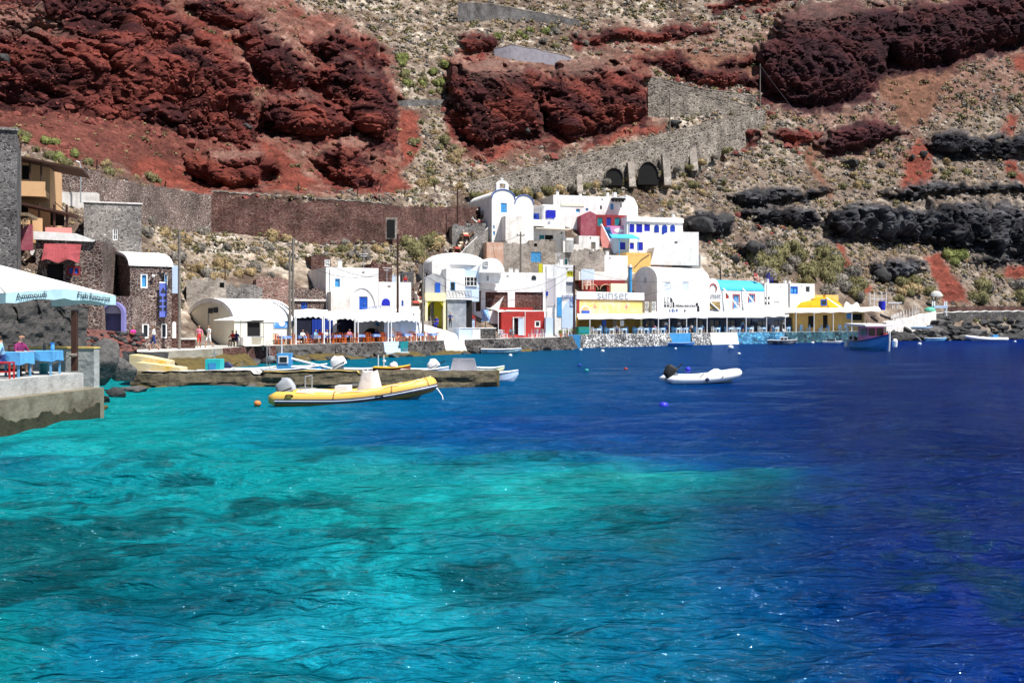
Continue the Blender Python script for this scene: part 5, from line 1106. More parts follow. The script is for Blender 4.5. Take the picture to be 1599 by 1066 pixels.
# roof clutter on the flat white roofs: chimneys, tanks, aerials, pipes
rc = random.Random(41)
for b in BL:
    if b.m is not WHITE or b.xr[1] - b.xr[0] < 3.5: continue
    for k in range(rc.choice((1, 1, 2))):
        x, y = rc.uniform(b.xr[0] + .6, b.xr[1] - .6), rc.uniform(.7, min(2.5, b.dep - 1)); h = rc.uniform(.5, 1.0); ch = MB().box(x - .22, x + .22, y - .2, y + .2, b.ztop - .25, b.ztop + h).build('chimney', WHITE2, b.root)
        MB().box(x - .3, x + .3, y - .28, y + .28, b.ztop + h + .003, b.ztop + h + .1).build('chimney_cap', RUIN, ch)
    if rc.random() < .55:
        x, y = rc.uniform(b.xr[0] + .8, b.xr[1] - .8), rc.uniform(1, min(2.5, b.dep - 1)); q = MB(); q.tube([(x, y, b.ztop - .2), (x, y, b.ztop + 1.7)], .035, 4); q.tube([(x - .5, y, b.ztop + 1.6), (x + .5, y, b.ztop + 1.6)], .025, 4); q.tube([(x - .35, y, b.ztop + 1.35), (x + .35, y, b.ztop + 1.35)], .025, 4); q.build('aerial', METALG, b.root)
    if rc.random() < .6: x = rc.uniform(b.xr[0] + .15, b.xr[0] + .5); MB().tube([(x, -.07, -1), (x, -.07, b.ztop - .1)], .055, 6).build('drain_pipe', WHITE2, b.root)
    x = rc.uniform(b.xr[0] + .6, b.xr[1] - .8); MB().box(x, x + .28, -.03, .02, b.ztop - .55, b.ztop - .4).build('roof_spout', GREYWOOD, b.root)

# ------------------------------------------------------------------ quays, sea walls, pier
def on_quay(px, back=0.0):
    d = qd(px) + back; return Vector(((px - CX) * d / F, d, qz(px)))
m_ = MB(); pts = np.concatenate([np.arange(205, 880, 12), [880]]); 
def deck(pxs, name, m, depth):
    q = MB(); vs = []
    for p in pxs:
        d = qd(p); a = Vector(((p - CX) * d / F, d, qz(p))); vs += [a, a + Vector((-.45 * depth, depth, 0)), a - Vector((0, 0, .25)), a + Vector((-.45 * depth, depth, -1.2))]
    n = len(pxs); fs = []
    for i in range(n - 1):
        a, c = 4 * i, 4 * i + 4; fs += [(a, c, c + 1, a + 1), (a, a + 2, c + 2, c)]
    q.add(vs, fs); return tag(q.build(name, m), kind='structure')
deck(np.arange(205, 692, 9.0), 'quay_pavement', PAVE, 16); deck(np.linspace(690, 880, 20), 'quay_pavement', WHITE2, 12); deck(np.linspace(903, 1345, 40), 'quay_pavement', PAVE, 14)
def seawall(label, p0, p1, m, top=-.003, rough=.25, foot=.5, out=.35, seed=0, lo=-.7, zo=0.0):
    n = max(8, int(abs(p1 - p0) / 1.6)); k = 9; A_ = []
    for j in range(k + 1):
        v = j / k
        for i in range(n + 1):
            p = p0 + (p1 - p0) * i / n; d = qd(p); zt = qz(p) + top + zo; A_.append(((p - CX) * d / F, d, zt + (lo - zt) * v, v))
    a = np.array(A_); nn = fbm(a[:, 0] / 1.1, a[:, 1] / 1.1, a[:, 2] / .8, 3, 200 + seed); nb = fbm(a[:, 0] / 3, a[:, 1] / 3, a[:, 2] / 2, 2, 210 + seed)
    off = out + a[:, 3] * foot + rough * nn + rough * 1.4 * nb * a[:, 3]
    a[:, 0] += off * .6; a[:, 1] -= off * .8
    vs = [tuple(r) for r in a[:, :3]]; fs = [(j * (n + 1) + i, (j + 1) * (n + 1) + i, (j + 1) * (n + 1) + i + 1, j * (n + 1) + i + 1) for j in range(k) for i in range(n)]
    top_ = [((p0 + (p1 - p0) * i / n - CX) * qd(p0 + (p1 - p0) * i / n) / F - .2, qd(p0 + (p1 - p0) * i / n) + .25, qz(p0 + (p1 - p0) * i / n) + top + zo) for i in range(n + 1)]
    b0 = len(vs); vs += top_; fs += [(i, i + 1, b0 + i + 1, b0 + i) for i in range(n)]
    return MB().add(vs, fs).build('sea_wall', m, label=label, cat='wall')
seawall('stained concrete quay face below the brown barrel-roofed house', 206, 345, CONC, rough=.12, seed=1, foot=.2)
seawall('dark red stone quay face below the cream house', 345, 428, STONE_R, rough=.12, seed=2, foot=.2)
seawall('pale worn rock quay face below the first orange chairs', 428, 520, ROCK_G, rough=.35, seed=3)
seawall('dark rubble quay wall below the canvas restaurant', 520, 596, STONE_D, rough=.15, seed=4)
seawall('dark rubble quay wall right of the blue steps', 626, 690, STONE_D, rough=.15, seed=5)
seawall('whitewashed sloping rock foot of the ramp wall', 690, 722, WHITE2, rough=.25, seed=6, foot=1.0)
seawall('jagged dark rock wall below the white terrace', 722, 800, STONE_D, rough=.4, seed=7, foot=.8)
seawall('dark rock wall below the red house', 800, 903, STONE_D, rough=.4, seed=8, foot=.8)
seawall('whitewashed rubble sea wall under the yellow restaurant', 903, 1042, STONE_W, rough=.3, seed=9, out=.5)
seawall('plain blue sea wall panel beside the blue rowing boat', 1042, 1076, SKYB, rough=.03, seed=10, foot=0)
seawall('short whitewashed rubble wall right of the blue panel', 1076, 1106, STONE_W, rough=.2, seed=11)
seawall('white plastered sea wall over dark rock', 1106, 1148, WHITE, rough=.12, seed=12)
seawall('blue-washed rubble wall under the taverna terrace', 1148, 1222, STONE_C, rough=.15, seed=13)
seawall('dark teal rubble wall below the yellow vault', 1222, 1346, masonry('dark_teal_rubble', [(.02, .07, .10), (.04, .14, .18), (.015, .03, .05), (.10, .22, .26)], (.03, .05, .07), 1.8, .05, stain=.2), rough=.2, seed=14)
# yellow lichen ledges at the waterline
def ledge(label, p0, p1, z, w, m, seed):
    n = max(6, int(abs(p1 - p0) / 1.5)); k = 6; A_ = []
    for j in range(k + 1):
        for i in range(n + 1):
            p = p0 + (p1 - p0) * i / n; d = qd(p); t_ = j / k; A_.append(((p - CX) * d / F + .6 * (w * t_), d - .8 * (w * t_), z * (1 - t_ ** 3) - .25 * t_ ** 2))
    a = np.array(A_); nz = fbm(a[:, 0] / .9, a[:, 1] / .9, a[:, 2] * 0, 3, 300 + seed); nb = fbm(a[:, 0] / 4, a[:, 1] / 4, a[:, 2] * 0, 2, 330 + seed)
    a[:, 2] += .22 * nz + .3 * nb; a[:, 1] -= .8 * nb
    MB().add([tuple(r) for r in a], [(j * (n + 1) + i, (j + 1) * (n + 1) + i, (j + 1) * (n + 1) + i + 1, j * (n + 1) + i + 1) for j in range(k) for i in range(n)]).build('rock_ledge', m, label=label, cat='rock')
ledge('yellow lichen-covered rock shelf behind the stepped blocks', 255, 372, .75, 4.5, ALGAE, 1)
ledge('dark cave-like rock shelf under the quay', 355, 452, .35, 2.4, ROCK_D, 2)
ledge('long yellow-green rock ledge at the waterline below the orange chairs', 448, 640, .42, 3.4, ALGAE, 3)
ledge('thin yellow-green ledge below the ramp wall', 630, 760, .22, 2.6, ALGAE, 4)
ledge('small yellow ledge behind the pale rowing boat', 795, 850, .2, 2.0, ALGAE, 5)
# blue-white steps in the quay
st = empty('quay_steps', on_quay(611), R(38), 'pale blue steps cut into the dark quay wall', 'steps')
for i in range(4): MB().box(-1.3, 1.3, -1.2 + i * .3, .6, -1.4, -.95 + i * .32).build('step', (GSTEP, PBLUE)[i % 2], st)
MB().box(.5, 1.35, -.9, -.6, -1.0, .05).build('side_wall', TEAL, st)

# the stone pier
pr = empty('stone_pier', P(215, 606, 51.5), 0, 'long weathered stone pier with yellowed edges', 'pier')
o_ = pr.location; nL = 120
def pier_pt(u, v):
    px = 205 + (776 - 205) * u; d = 51.0 + 1.2 * u; ztop = .84 - .10 * u + .12 * float(fbm(px / 40, 0, 0, 3, 61)) - (.16 if .62 < u < .66 or .33 < u < .36 else 0); x = (px - CX) * d / F
    if v <= .62:
        t_ = v / .62; z = -.5 + (ztop + .5) * t_; n_ = float(fbm(x / 1.3, 0, z / .28, 3, 77)) * .38 + float(fbm(x / .4, 3, z / .3, 2, 79)) * .14; y = d - .5 + .45 * t_ + n_ * (1.25 - t_)
        if .12 < t_ < .5: y += .35 * (1 - u)
    else:
        t_ = (v - .62) / .38; z = ztop + .02 * math.sin(7 * x) * (1 - t_); y = d + 2.3 * t_ + .05 * math.sin(13 * x) * (1 - t_)
    return (x - o_.x, y - o_.y, z - o_.z)
q = MB(); q.grid(pier_pt, nL, 16); px_e = (776 - CX) * 52.2 / F - o_.x
q.build('pier_body', mat('pier_stone', (.095, .08, .052), .9, .3, 2.2, 1, 7, tint=(.014, .013, .010)), pr)
def pier_end(u, v): a = pier_pt(1, .62 * v); return (a[0] + .12 * math.sin(5 * u), a[1] + 2.2 * u, a[2])
q = MB(); q.grid(pier_end, 6, 10); q.build('pier_head', ALGAE, pr)
q = MB(); q.grid(lambda u, v: (lambda p: (p[0], p[1] - .04 + v * .5, p[2] + .035))(pier_pt(.36 + .27 * u, .62)), 40, 1); q.build('painted_edge', mat('worn_yellow_edge', (.52, .38, .10), .9, .25, 1.5, .4), pr)
q = MB(); q.grid(lambda u, v: (lambda p: (p[0], p[1] + v * 2.0, p[2] + .045 - .03 * v))(pier_pt(.03 + .33 * u, .62)), 40, 2); q.build('pale_top', CONCW, pr)
for i, (a0, a1, t0, b0, dd, lab) in enumerate(((202, 261, 556, 574, 52.4, 0), (212, 281, 568, 582, 51.6, 1))):
    A_ = P(a0, b0, dd); B_ = P(a1, t0, dd); q = MB(); q.prism([(0, 0), (B_.x - A_.x, 0), (B_.x - A_.x, (B_.z - A_.z) * .55), ((B_.x - A_.x) * .35, (B_.z - A_.z)), (0, B_.z - A_.z + .08)], 0, 1.2)
    u = q.build('stepped_block', [mat('yellow_washed_concrete', (.58, .50, .33), .9, .25, 1.0, .4, 5, tint=(.62, .40, .05))], label=('upper yellow-stained concrete block at the root of the pier', 'lower yellow-stained concrete block on the pier root')[i], cat='block'); u.location = A_

# ------------------------------------------------------------------ near quay with the canopy restaurant
nq = [(-26.0, 8.0), (-15.9, 26.0), (-15.3, 30.5), (-14.72, 35.2), (-16.5, 36.3), (-40, 40)]
def bevel_poly(p, g): return [(x + (g if 0 < i < 4 else 0), y + (g * .7 if i in (3, 4) else 0)) for i, (x, y) in enumerate(p)]
tag(MB().prism_z(nq, .97, 1.52).build('quay_terrace', [CONCW]), kind='structure')
tag(MB().prism_z(bevel_poly(nq, .55), -1.5, 1.0).build('quay_foundation', [mat('sea_stained_concrete', (.19, .17, .125), .9, .3, 1.1, .6, 6, tint=(.06, .05, .03))]), kind='structure')
def band(z0, z1, off, n=160):
    pts_ = []
    for i in range(n + 1):
        t_ = i / n; y = 26 + (35.2 - 26) * t_; x = -15.9 + (1.18) * t_ + off; pts_.append((x, y))
    return pts_
q = MB(); bp_ = band(0, 0, .575)
for i in range(len(bp_) - 1):
    (x0, y0), (x1, y1) = bp_[i], bp_[i + 1]; r0, r1 = [.40 + .22 * float(fbm(t_ / 6, 0, 0, 4, 88)) for t_ in (i, i + 1)]
    q.add([(x0, y0, -.5), (x1, y1, -.5), (x1, y1, r1), (x0, y0, r0)], [(0, 1, 2, 3)])
tag(q.build('tide_stain', mat('wet_algae_stain', (.045, .04, .022), .6, .3, 2, .6, 8)), kind='structure')
lw = Bld('garden_wall', 'low pale concrete wall with a yellow stripe behind the near tables', 'wall', 40, 147, 586, -6, d=39.5); lw.block(544, .4, CONCW, z0=-.8, lip=.01)
MB().box(-.02, lw.W + .02, -.03, .42, lw.ztop + .003, lw.ztop + .07).build('coping', mat('worn_yellow_edge_paint', (.62, .45, .14), .9, .2, 1.5), lw.root)
# rough rock face behind the terrace
def rockface(name, label, p0, p1, t0, t1, bt, d0, d1, m, amp, seed, cat='rock'):
    n, k = 70, 34; a = []
    for j in range(k + 1):
        for i in range(n + 1):
            u, v = i / n, j / k; p = p0 + (p1 - p0) * u; d = d0 + (d1 - d0) * u + 1.2 * v; t_ = t0 + (t1 - t0) * u; r = P(p, bt + (t_ - bt) * v, d); a.append((r.x, r.y, r.z))
    a = np.array(a); n1_ = fbm(a[:, 0] / 1.6, a[:, 1] / 1.6, a[:, 2] / 1.2, 3, seed, True); n2_ = fbm(a[:, 0] / .5, a[:, 1] / .5, a[:, 2] / .4, 3, seed + 5)
    a[:, 1] -= amp * (n1_ + .45 * n2_); a[:, 0] += .3 * amp * n2_
    return MB().add([tuple(r) for r in a], [(j * (n + 1) + i, j * (n + 1) + i + 1, (j + 1) * (n + 1) + i + 1, (j + 1) * (n + 1) + i) for j in range(k) for i in range(n)]).build(name, m, label=label, cat=cat)
rockface('crag', 'dark craggy rock face behind the near restaurant terrace', -70, 140, 440, 480, 575, 45, 54, mat('mixed_lava_rock', (.055, .052, .05), .85, .35, 2.2, 1, 5, tint=(.012, .012, .016)), .55, 401)  # dark rock, its colour darkened further for the canopy's shade
rockface('rubble_bank', 'bank of loose red and black rubble below the lilac arch', 128, 216, 512, 520, 560, 61, 64, mat('red_black_rubble', (.15, .06, .05), .9, .4, 1.8, 1, 5, tint=(.03, .025, .027)), .5, 411)
rockface('crag', 'dark rock bank under the west end of the quay', 190, 262, 548, 550, 585, 58, 65, ROCK_D, .4, 421)

def boulder(seed, m, sub=3, flat=.8):
    bm = bmesh.new(); bmesh.ops.create_icosphere(bm, subdivisions=sub, radius=1)
    co = np.array([v.co[:] for v in bm.verts]); n_ = fbm(co[:, 0] * .9 + seed, co[:, 1] * .9, co[:, 2] * .9, 3, seed, True); n2_ = fbm(co[:, 0] * 2.6 + seed, co[:, 1] * 2.6, co[:, 2] * 2.6, 2, seed + 3)
    rng = np.random.default_rng(seed); 
    r = 1 + .32 * n_ + .13 * n2_ + (.07 * fbm(co[:, 0] * 6, co[:, 1] * 6, co[:, 2] * 11, 3, seed + 9) if sub > 3 else 0)
    for _ in range(13):                          # broken flat faces
        d_ = rng.normal(size=3); d_ /= np.linalg.norm(d_); h_ = rng.uniform(.5, .88); dp = (co * r[:, None]) @ d_; k_ = dp > h_; r[k_] *= (h_ + .15 * (dp[k_] - h_)) / dp[k_]
    for v, rr in zip(bm.verts, r): v.co *= rr; v.co.z *= flat
    me = bpy.data.meshes.new('boulder'); bm.to_mesh(me); bm.free(); me.materials.append(m); return me
BG = [boulder(500 + i, ROCK_G, 4) for i in range(4)]; BD = [boulder(520 + i, ROCK_D) for i in range(5)]; BR = [boulder(540 + i, ROCK_R) for i in range(3)]
def rock(px, py, d, w, h, me, label, depth=None, group=None, rz=0, tilt=0):
    k = d / F; o = inst(me, 'boulder', P(px, py, d), rz, (w * k / 2, (depth or w) * k / 2, h * k / 2 / .8), label, 'rock', group); o.rotation_euler = (0, tilt, rz); o.location.z = .05 if py > 595 else o.location.z; return o
BP = boulder(571, ALGAE)
rock(163, 571, 48, 62, 74, BG[0], 'large leaning grey slab boulder beside the near quay', 40, tilt=.6)
rock(188, 577, 49.5, 46, 52, BG[1], 'pale angular boulder left of the stepped blocks', 30)
rock(137, 568, 46, 46, 56, BG[2], 'rough dark grey boulder behind the terrace post', 30)
rock(205, 602, 47.5, 56, 22, BG[3], 'low grey boulder at the water edge beside the pier', 30)
rock(182, 606, 46, 40, 20, BD[0], 'dark wet boulder at the water edge', 26)
rock(148, 600, 42, 50, 26, BD[1], 'dark boulder in the shade of the near quay corner', 24)
rock(150, 602, 38.2, 52, 15, boulder(560, ALGAE), 'yellow lichen rock at the near quay corner', 30)

for i in range(16):
    px_ = 222 + i * 27 + 9 * math.sin(i * 2.3); o = inst((BG[i % 4], BD[i % 5], BP)[(i * 2) % 3] if i else BP, 'boulder', Vector(((px_ - CX) * 50.4 / F, 50.3 - .25 * math.sin(i), .02)), i * 1.9, (.75 + .35 * math.sin(i * 1.7), .4, .22 + .1 * math.cos(i)), 'low rock at the foot of the pier, number %s from the pier root' % ['one', 'two', 'three', 'four', 'five', 'six', 'seven', 'eight', 'nine', 'ten', 'eleven', 'twelve', 'thirteen', 'fourteen', 'fifteen', 'sixteen'][i], 'rock', 'rocks at the pier foot')
# big white parasol canopy over the near tables
ca = empty('restaurant_canopy', (-14.9, 36.0, 1.52), 0, 'large white restaurant canopy with pale blue valance lettered Ammoudi Fish Restaurant', 'canopy')
O = ca.location
c1, c2 = P(9, 457, 34.2) - O, P(181, 457, 37.6) - O; c1 = Vector((c1.x, c1.y, 2.72)); c2 = Vector((c2.x, c2.y, 2.72)); dv = (c2 - c1); nv = Vector((-dv.y, dv.x, 0)).normalized() * 4.2
c3, c4 = c2 + nv, c1 + nv; apex = (c1 + c2 + c3 + c4) / 4 + Vector((0, 0, 1.3)); apex.x -= 1.9
midp = (c1 + c2) / 2 + Vector((0, 0, .2))
q = MB(); q.add([c1, midp, c2, c3, c4, apex], [(0, 1, 5), (1, 2, 5), (2, 3, 5), (3, 4, 5), (4, 0, 5)]); q.build('canopy', CANVAS, ca)
val = mat('pale_blue_valance', (.42, .62, .68), .85, .12, 2)
q = MB(); dn = Vector((0, 0, -.32))
for a, c in ((c1, midp), (midp, c2), (c2, c3), (c4, c1)):
    q.grid(lambda u, v: a.lerp(c, u) + dn * v * (1 + .12 * math.sin(u * 9)) + Vector((0, 0, -.012)), 6, 1)
vo = q.build('valance', val, ca)
ang = math.atan2(dv.y, dv.x)
for s_, t_, w_ in (('Ammoudi', .22, .9), ('Fish', .68, .9), ('Restaurant', .845, .62)):
    p_ = c1.lerp(c2, t_) + Vector((0, 0, .2 * (1 - abs(t_ - .5) * 2))) + dn * .5 + Vector((.02, -.05, 0))
    tl = math.atan2(.2, dv.length / 2) * (1 if t_ < .5 else -1)
    t_o = text(s_, .31, INK, vo, p_, (R(90), -tl, ang), sx=w_, ext=.004)
for p_ in (c1, c2, c3, c4): MB().tube([p_ + Vector((0, 0, -.02)), apex - Vector((0, 0, .05))], .025, 5).build('rib', METALG, ca)
MB().tube([Vector((apex.x, apex.y, -.0)), apex - Vector((0, 0, .06))], .05, 8).build('centre_pole', METALG, ca)
po = MB().box(-.09, .09, -.09, .09, 0, 2.16).build('timber_post', WOOD, label='dark brown timber post at the near terrace corner', cat='post'); po.location = P(116.5, 585.5, 36.6); po.location.z = 1.52
MB().tube([(0, -.1, .55), (0, -.12, .62)], .14, 8).build('rope_tie', GREYWOOD, po)
q = MB(); a = po.location + Vector((0, -.05, .6)); c = a + Vector((-2.3, .3, -.55)); q.tube([a.lerp(c, t) - Vector((0, 0, .18 * math.sin(math.pi * t))) for t in np.linspace(0, 1, 9)], .018, 4); q.build('rope', GREYWOOD, label='slack rope from the brown post across the terrace edge', cat='rope')

# ------------------------------------------------------------------ awnings and terraces
def awning(name, label, fr, bk, m, posts, th=.1, drop=.0, pm=WPAINT, valm=None):
    f = [P(*p) for p in fr]; k = [P(*p) for p in bk]; o = f[0].copy(); o.z = qz(fr[0][0]); r = empty(name, o, 0, label, 'awning'); n = 14
    def L(a, t):
        i = min(int(t * (len(a) - 1)), len(a) - 2); return a[i].lerp(a[i + 1], t * (len(a) - 1) - i)
    q = MB()
    q.grid(lambda u, v: L(f, u).lerp(L(k, u), v) - o + Vector((0, 0, -.12 * math.sin(math.pi * v) * drop + .04 * math.sin(u * 37) * (1 - v))), n * 2, 6)
    q.grid(lambda u, v: L(f, u) - o + Vector((0, -.01, -(.22 + .04 * math.sin(u * 41)) * v + .04 * math.sin(u * 37))), n * 2, 1); q.build('canvas', m, r)
    for i, p in enumerate(posts):
        pt = on_quay(p, .35); fx_ = np.interp(p, [a[0] for a in fr], range(len(fr))); top = L(f, fx_ / (len(fr) - 1)).z
        MB().tube([pt - o, Vector((pt.x, pt.y, top - .03)) - o], .07, 6).build('post', pm, r)
    q = MB(); q.tube([L(f, t) - o - Vector((0, -.1, .12)) for t in np.linspace(0, 1, 12)], .05, 5); q.build('front_rail', METALG, r); return r
awning('awning', 'long white awning over the yellow restaurant terrace', [(903, 496, 134), (1000, 495, 142.8), (1106, 494, 153.5)], [(901, 489.5, 139), (1000, 489, 147), (1106, 487, 157)], CANVAS, (921, 1028, 1045, 1072, 1088, 1104))
awning('awning', 'white awning over the taverna terrace by the blue-washed wall', [(1106, 493.5, 153.4), (1170, 493, 159.6), (1232, 492, 165.5)], [(1106, 487, 158), (1170, 485.5, 163), (1232, 485, 169)], CANVAS, (1135, 1165, 1197, 1226))
awning('awning', 'cream awning in front of the yellow vault', [(1226, 486.5, 165.2), (1300, 486, 172.7), (1376, 484, 181)], [(1234, 481, 172), (1300, 480.5, 178), (1372, 479, 186)], CANVAS2, (1243, 1271, 1301, 1330))
awning('awning', 'thin upper awning strip joining the turquoise-roofed house to the yellow vault', [(1192, 483, 168), (1245, 483, 172)], [(1192, 480, 171), (1245, 480.5, 175)], CANVAS2, ())
# canvas restaurant on the left
for i, (a0, a1, t0, t1, bk0) in enumerate(((459, 512, 489, 493, 484), (512, 560, 490, 497, 486), (556, 612, 494, 500, 484), (608, 656, 493, 500, 483))):
    awning('canvas_roof', ('first sheet of the white canvas roof next to the cream house', 'second white canvas sheet over the orange chairs', 'third white canvas sheet in front of the blue door', 'last white canvas sheet next to the ramp')[i],
        [(a0, t1, qd(a0) + .5), ((a0 + a1) / 2, (t0 + t1) / 2, qd((a0 + a1) / 2) + .5), (a1, t1, qd(a1) + .5)], [(a0, bk0, qd(a0) + 6), ((a0 + a1) / 2, bk0 - 2, qd((a0 + a1) / 2) + 6), (a1, bk0, qd(a1) + 6)], CANVAS, (a0 + 3, a1 - 6), drop=1)
b = Bld('taverna_front', 'white back wall of the canvas restaurant with arched openings', 'restaurant', 460, 652, 534, 32)
for a in ((461, 494, 503, 532), (506, 496, 520, 532), (526, 498, 556, 532)): b.hole(a, 'doorway', mat('blue_black_interior', (.01, .012, .03), .9, .1, 2), .2)  # dark panels stand in for the shaded interior under the canvas
b.block(488, 3, WHITE, z0=-.5); b.arch((566, 512, 594, 533), DARK, 'arch_opening', .06); b.arch((620, 502, 636, 520), DARK, 'arch_recess', .05)
for i in range(5): b.part('blue_curtain', CLOTHD, lambda q: q.grid(lambda u, v: (b.x(488 + i * 5) + u * 1.0, .1 + .05 * math.sin(14 * u), .2 + 2.0 * v), 8, 2))
b.part('wall_fish', SKYB, lambda q: q.prism([(b.x(584), b.z(590, 507)), (b.x(592), b.z(590, 500)), (b.x(590), b.z(590, 505)), (b.x(594), b.z(590, 509)), (b.x(588), b.z(590, 508))], -.12, -.05))
# ramp wall
q = MB(); o = on_quay(640, 2); pts_ = [(600, 504), (640, 498), (660, 506), (700, 517), (726, 527)]
A_ = [P(p, y, qd(p) + 2.0) for p, y in pts_]; vs = []
for a_ in A_: vs += [a_ - o, a_ - o + Vector((0, .4, 0)), Vector((a_.x, a_.y - .5, .9)) - o, Vector((a_.x, a_.y + .4, .9)) - o]
fs = []
for i in range(len(A_) - 1): c = 4 * i; fs += [(c, c + 4, c + 5, c + 1), (c, c + 2, c + 6, c + 4), (c + 1, c + 5, c + 7, c + 3)]
fs += [(0, 1, 3, 2), (16, 18, 19, 17)]
q.add(vs, fs).build('ramp_wall', WHITE, loc=o, label='white sloping wall along the foot of the donkey steps', cat='wall')
for i, (a0, a1, t0, m__, lab) in enumerate(((717, 737, 513, PBLUE, 'pale blue and white low terrace wall left of the stone pier'), (738, 750, 513, WHITE, 'white gate block on the terrace'), (751, 774, 513, STONE_D, 'square dark stone pier at the terrace corner'))):
    d_ = qd((a0 + a1) / 2) + .6; w_ = Bld('terrace_block', lab, 'wall', a0, a1, 530, 30, d=d_); w_.block(t0, 1.2, m__, z0=-.6, lip=.01); MB().box(-.05, w_.W + .05, -.05, 1.25, w_.ztop + .003, w_.ztop + .1).build('coping', WHITE, w_.root)
gf = Bld('awning_shade_front', 'dark front added in place of the shade under the white awnings', 'shopfront', 1004, 1236, 518, 41, d=None, margin=1.6)  # added dark wall with panes, painted as the shade below the awnings
for i in range(9): a0 = 1008 + i * 25; gf.win((a0, 499, a0 + 17, 517), GLASS, mat('awning_shade_frame', (.012, .03, .08), .6, .1, 3), .12, 1, 1)
gf.block(495, 1.0, mat('awning_shade_navy', (.015, .025, .05), .7, .15, 2), z0=-.6)
of = Bld('ochre_front', 'ochre front wall under the cream awning', 'shopfront', 1238, 1350, 514, 36, margin=1.5)
for a in ((1262, 493, 1272, 511), (1285, 492, 1293, 512)): of.hole(a, 'doorway')
of.shut((1322, 489, 1330, 498), SKYB); of.hole((1331, 490, 1347, 500), 'opening'); of.block(484, 1, OCHRE, z0=-.6)
q_ = Bld('inner_wall', 'ochre inner wall with pictures, darkened for the shade of the long awning', 'wall', 903, 1000, 520, 34, margin=1.1); q_.block(496, .4, mat('shaded_ochre', (.20, .115, .02), .9, .3, .8), z0=-.5)  # ochre with the awning's shade mixed into the wall colour
for i, p in enumerate((940, 957, 968)): q_.part('wall_picture', (BLUE, GREYWOOD, WPAINT)[i], lambda q: q.box(q_.x(p), q_.x(p + 6), -.06, -.004, q_.z(p, 509), q_.z(p, 500)))
fz = empty('fish_display', on_quay(909, 1.0), R(35), 'green and blue display cabinet at the left end of the long terrace', 'cabinet'); MB().box(-.9, .9, -.4, .4, 0, .9).build('case', MATS['green_paint'], fz); MB().box(-.9, .9, -.4, .4, .903, 1.0).build('top', TEAL, fz); MB().box(-.85, .85, -.45, -.403, .2, .7).build('front_panel', TEAL, fz)
bb = empty('blue_pier_post', on_quay(896, -.6), 0, 'bright blue painted corner of the quay beside the display cabinet', 'post'); MB().box(-.8, .8, -.5, .5, -1.7, .1).build('block', SKYB, bb)

# ------------------------------------------------------------------ boats
def hull_mesh(q, L, B, D_, sheer=.25, rake=.5, tr=.75, n=16, flare=.35, keel=0.0, z0=-.25):
    """lofted open hull, bow at +x; returns the gunwale height function"""
    def half(t): return B / 2 * (tr + (1 - tr) * min(1, t * 3)) * (1 - max(0, (t - .45) / .55) ** 2.2)
    def gun(t): return D_ + sheer * max(0, (t - .35) / .65) ** 2 + .06 * (1 - t)
    rows = []
    for i in range(n + 1):
        t = i / n; x = -L / 2 + L * t; h = half(t); g = gun(t); xb = x - rake * max(0, (t - .7) / .3) ** 2 * .0
        kz = z0 + (g - z0) * max(0, (t - .72) / .28) ** 2 * .75 + keel
        sec = [(0, kz), (h * (.55 - .2 * flare * 0), kz + .12), (h * .9, kz + (g - kz) * .5), (h, g), (h - .06, g + .005), (h * .86, kz + (g - kz) * .45), (h * .5, kz + .2), (0, kz + .17)]
        pts = [(x, y, z) for y, z in sec] + [(x, -y, z) for y, z in sec[-2:0:-1]]
        rows.append(pts)
    m = len(rows[0]); vs = [p for r in rows for p in r]; fs = []
    for i in range(n):
        for k in range(m): fs.append((i * m + k, i * m + (k + 1) % m, (i + 1) * m + (k + 1) % m, (i + 1) * m + k))
    # transom
    fs.append((0, 1, 2, 3, m - 3, m - 2, m - 1)[:4] + (m - 3, m - 2, m - 1)); q.add(vs, fs); return half, gun
def outboard(parent, loc, m, sc=1.0, tilt=0.0, name='outboard_motor'):
    q = MB(); q.smooth = True                    # cowling: longer than wide, sloping aft, cut flat below
    def cw(u, v):
        a = 2 * math.pi * u; w = (1 - .28 * v ** 2.5) * (1 if v < .82 else max(.02, (1 - v) / .18) ** .55); c, s_ = math.cos(a), math.sin(a)
        return (.30 * w * math.copysign(abs(c) ** .55, c) - .05 * v, .155 * w * math.copysign(abs(s_) ** .6, s_), .34 + .42 * v + .05 * c * v)
    q.grid(cw, 16, 9); q.add([cw(i / 16, 0) for i in range(16)], [tuple(range(16))]); o = q.build(name, m, parent, loc); o.scale = (sc, sc, sc); o.rotation_euler = (0, tilt, 0)
    MB().box(-.10, .14, -.06, .06, -.5, .338).build('leg', METALG, o); MB().box(-.22, .12, -.09, .09, -.56, -.503).build('cavitation_plate', BLACKR, o)
    MB().box(.25, .6, -.025, .025, .36, .41).build('tiller', BLACKR, o); MB().box(-.27, .2, -.158, .158, .40, .43).build('cowl_band', BLACKR, o); return o
def boat(name, label, px, py, d=None, rz=0, cat='boat', group=None):
    d = d or WD(py); p = P(px, py, d); p.z = 0; return empty(name, p, rz, label, cat, group)

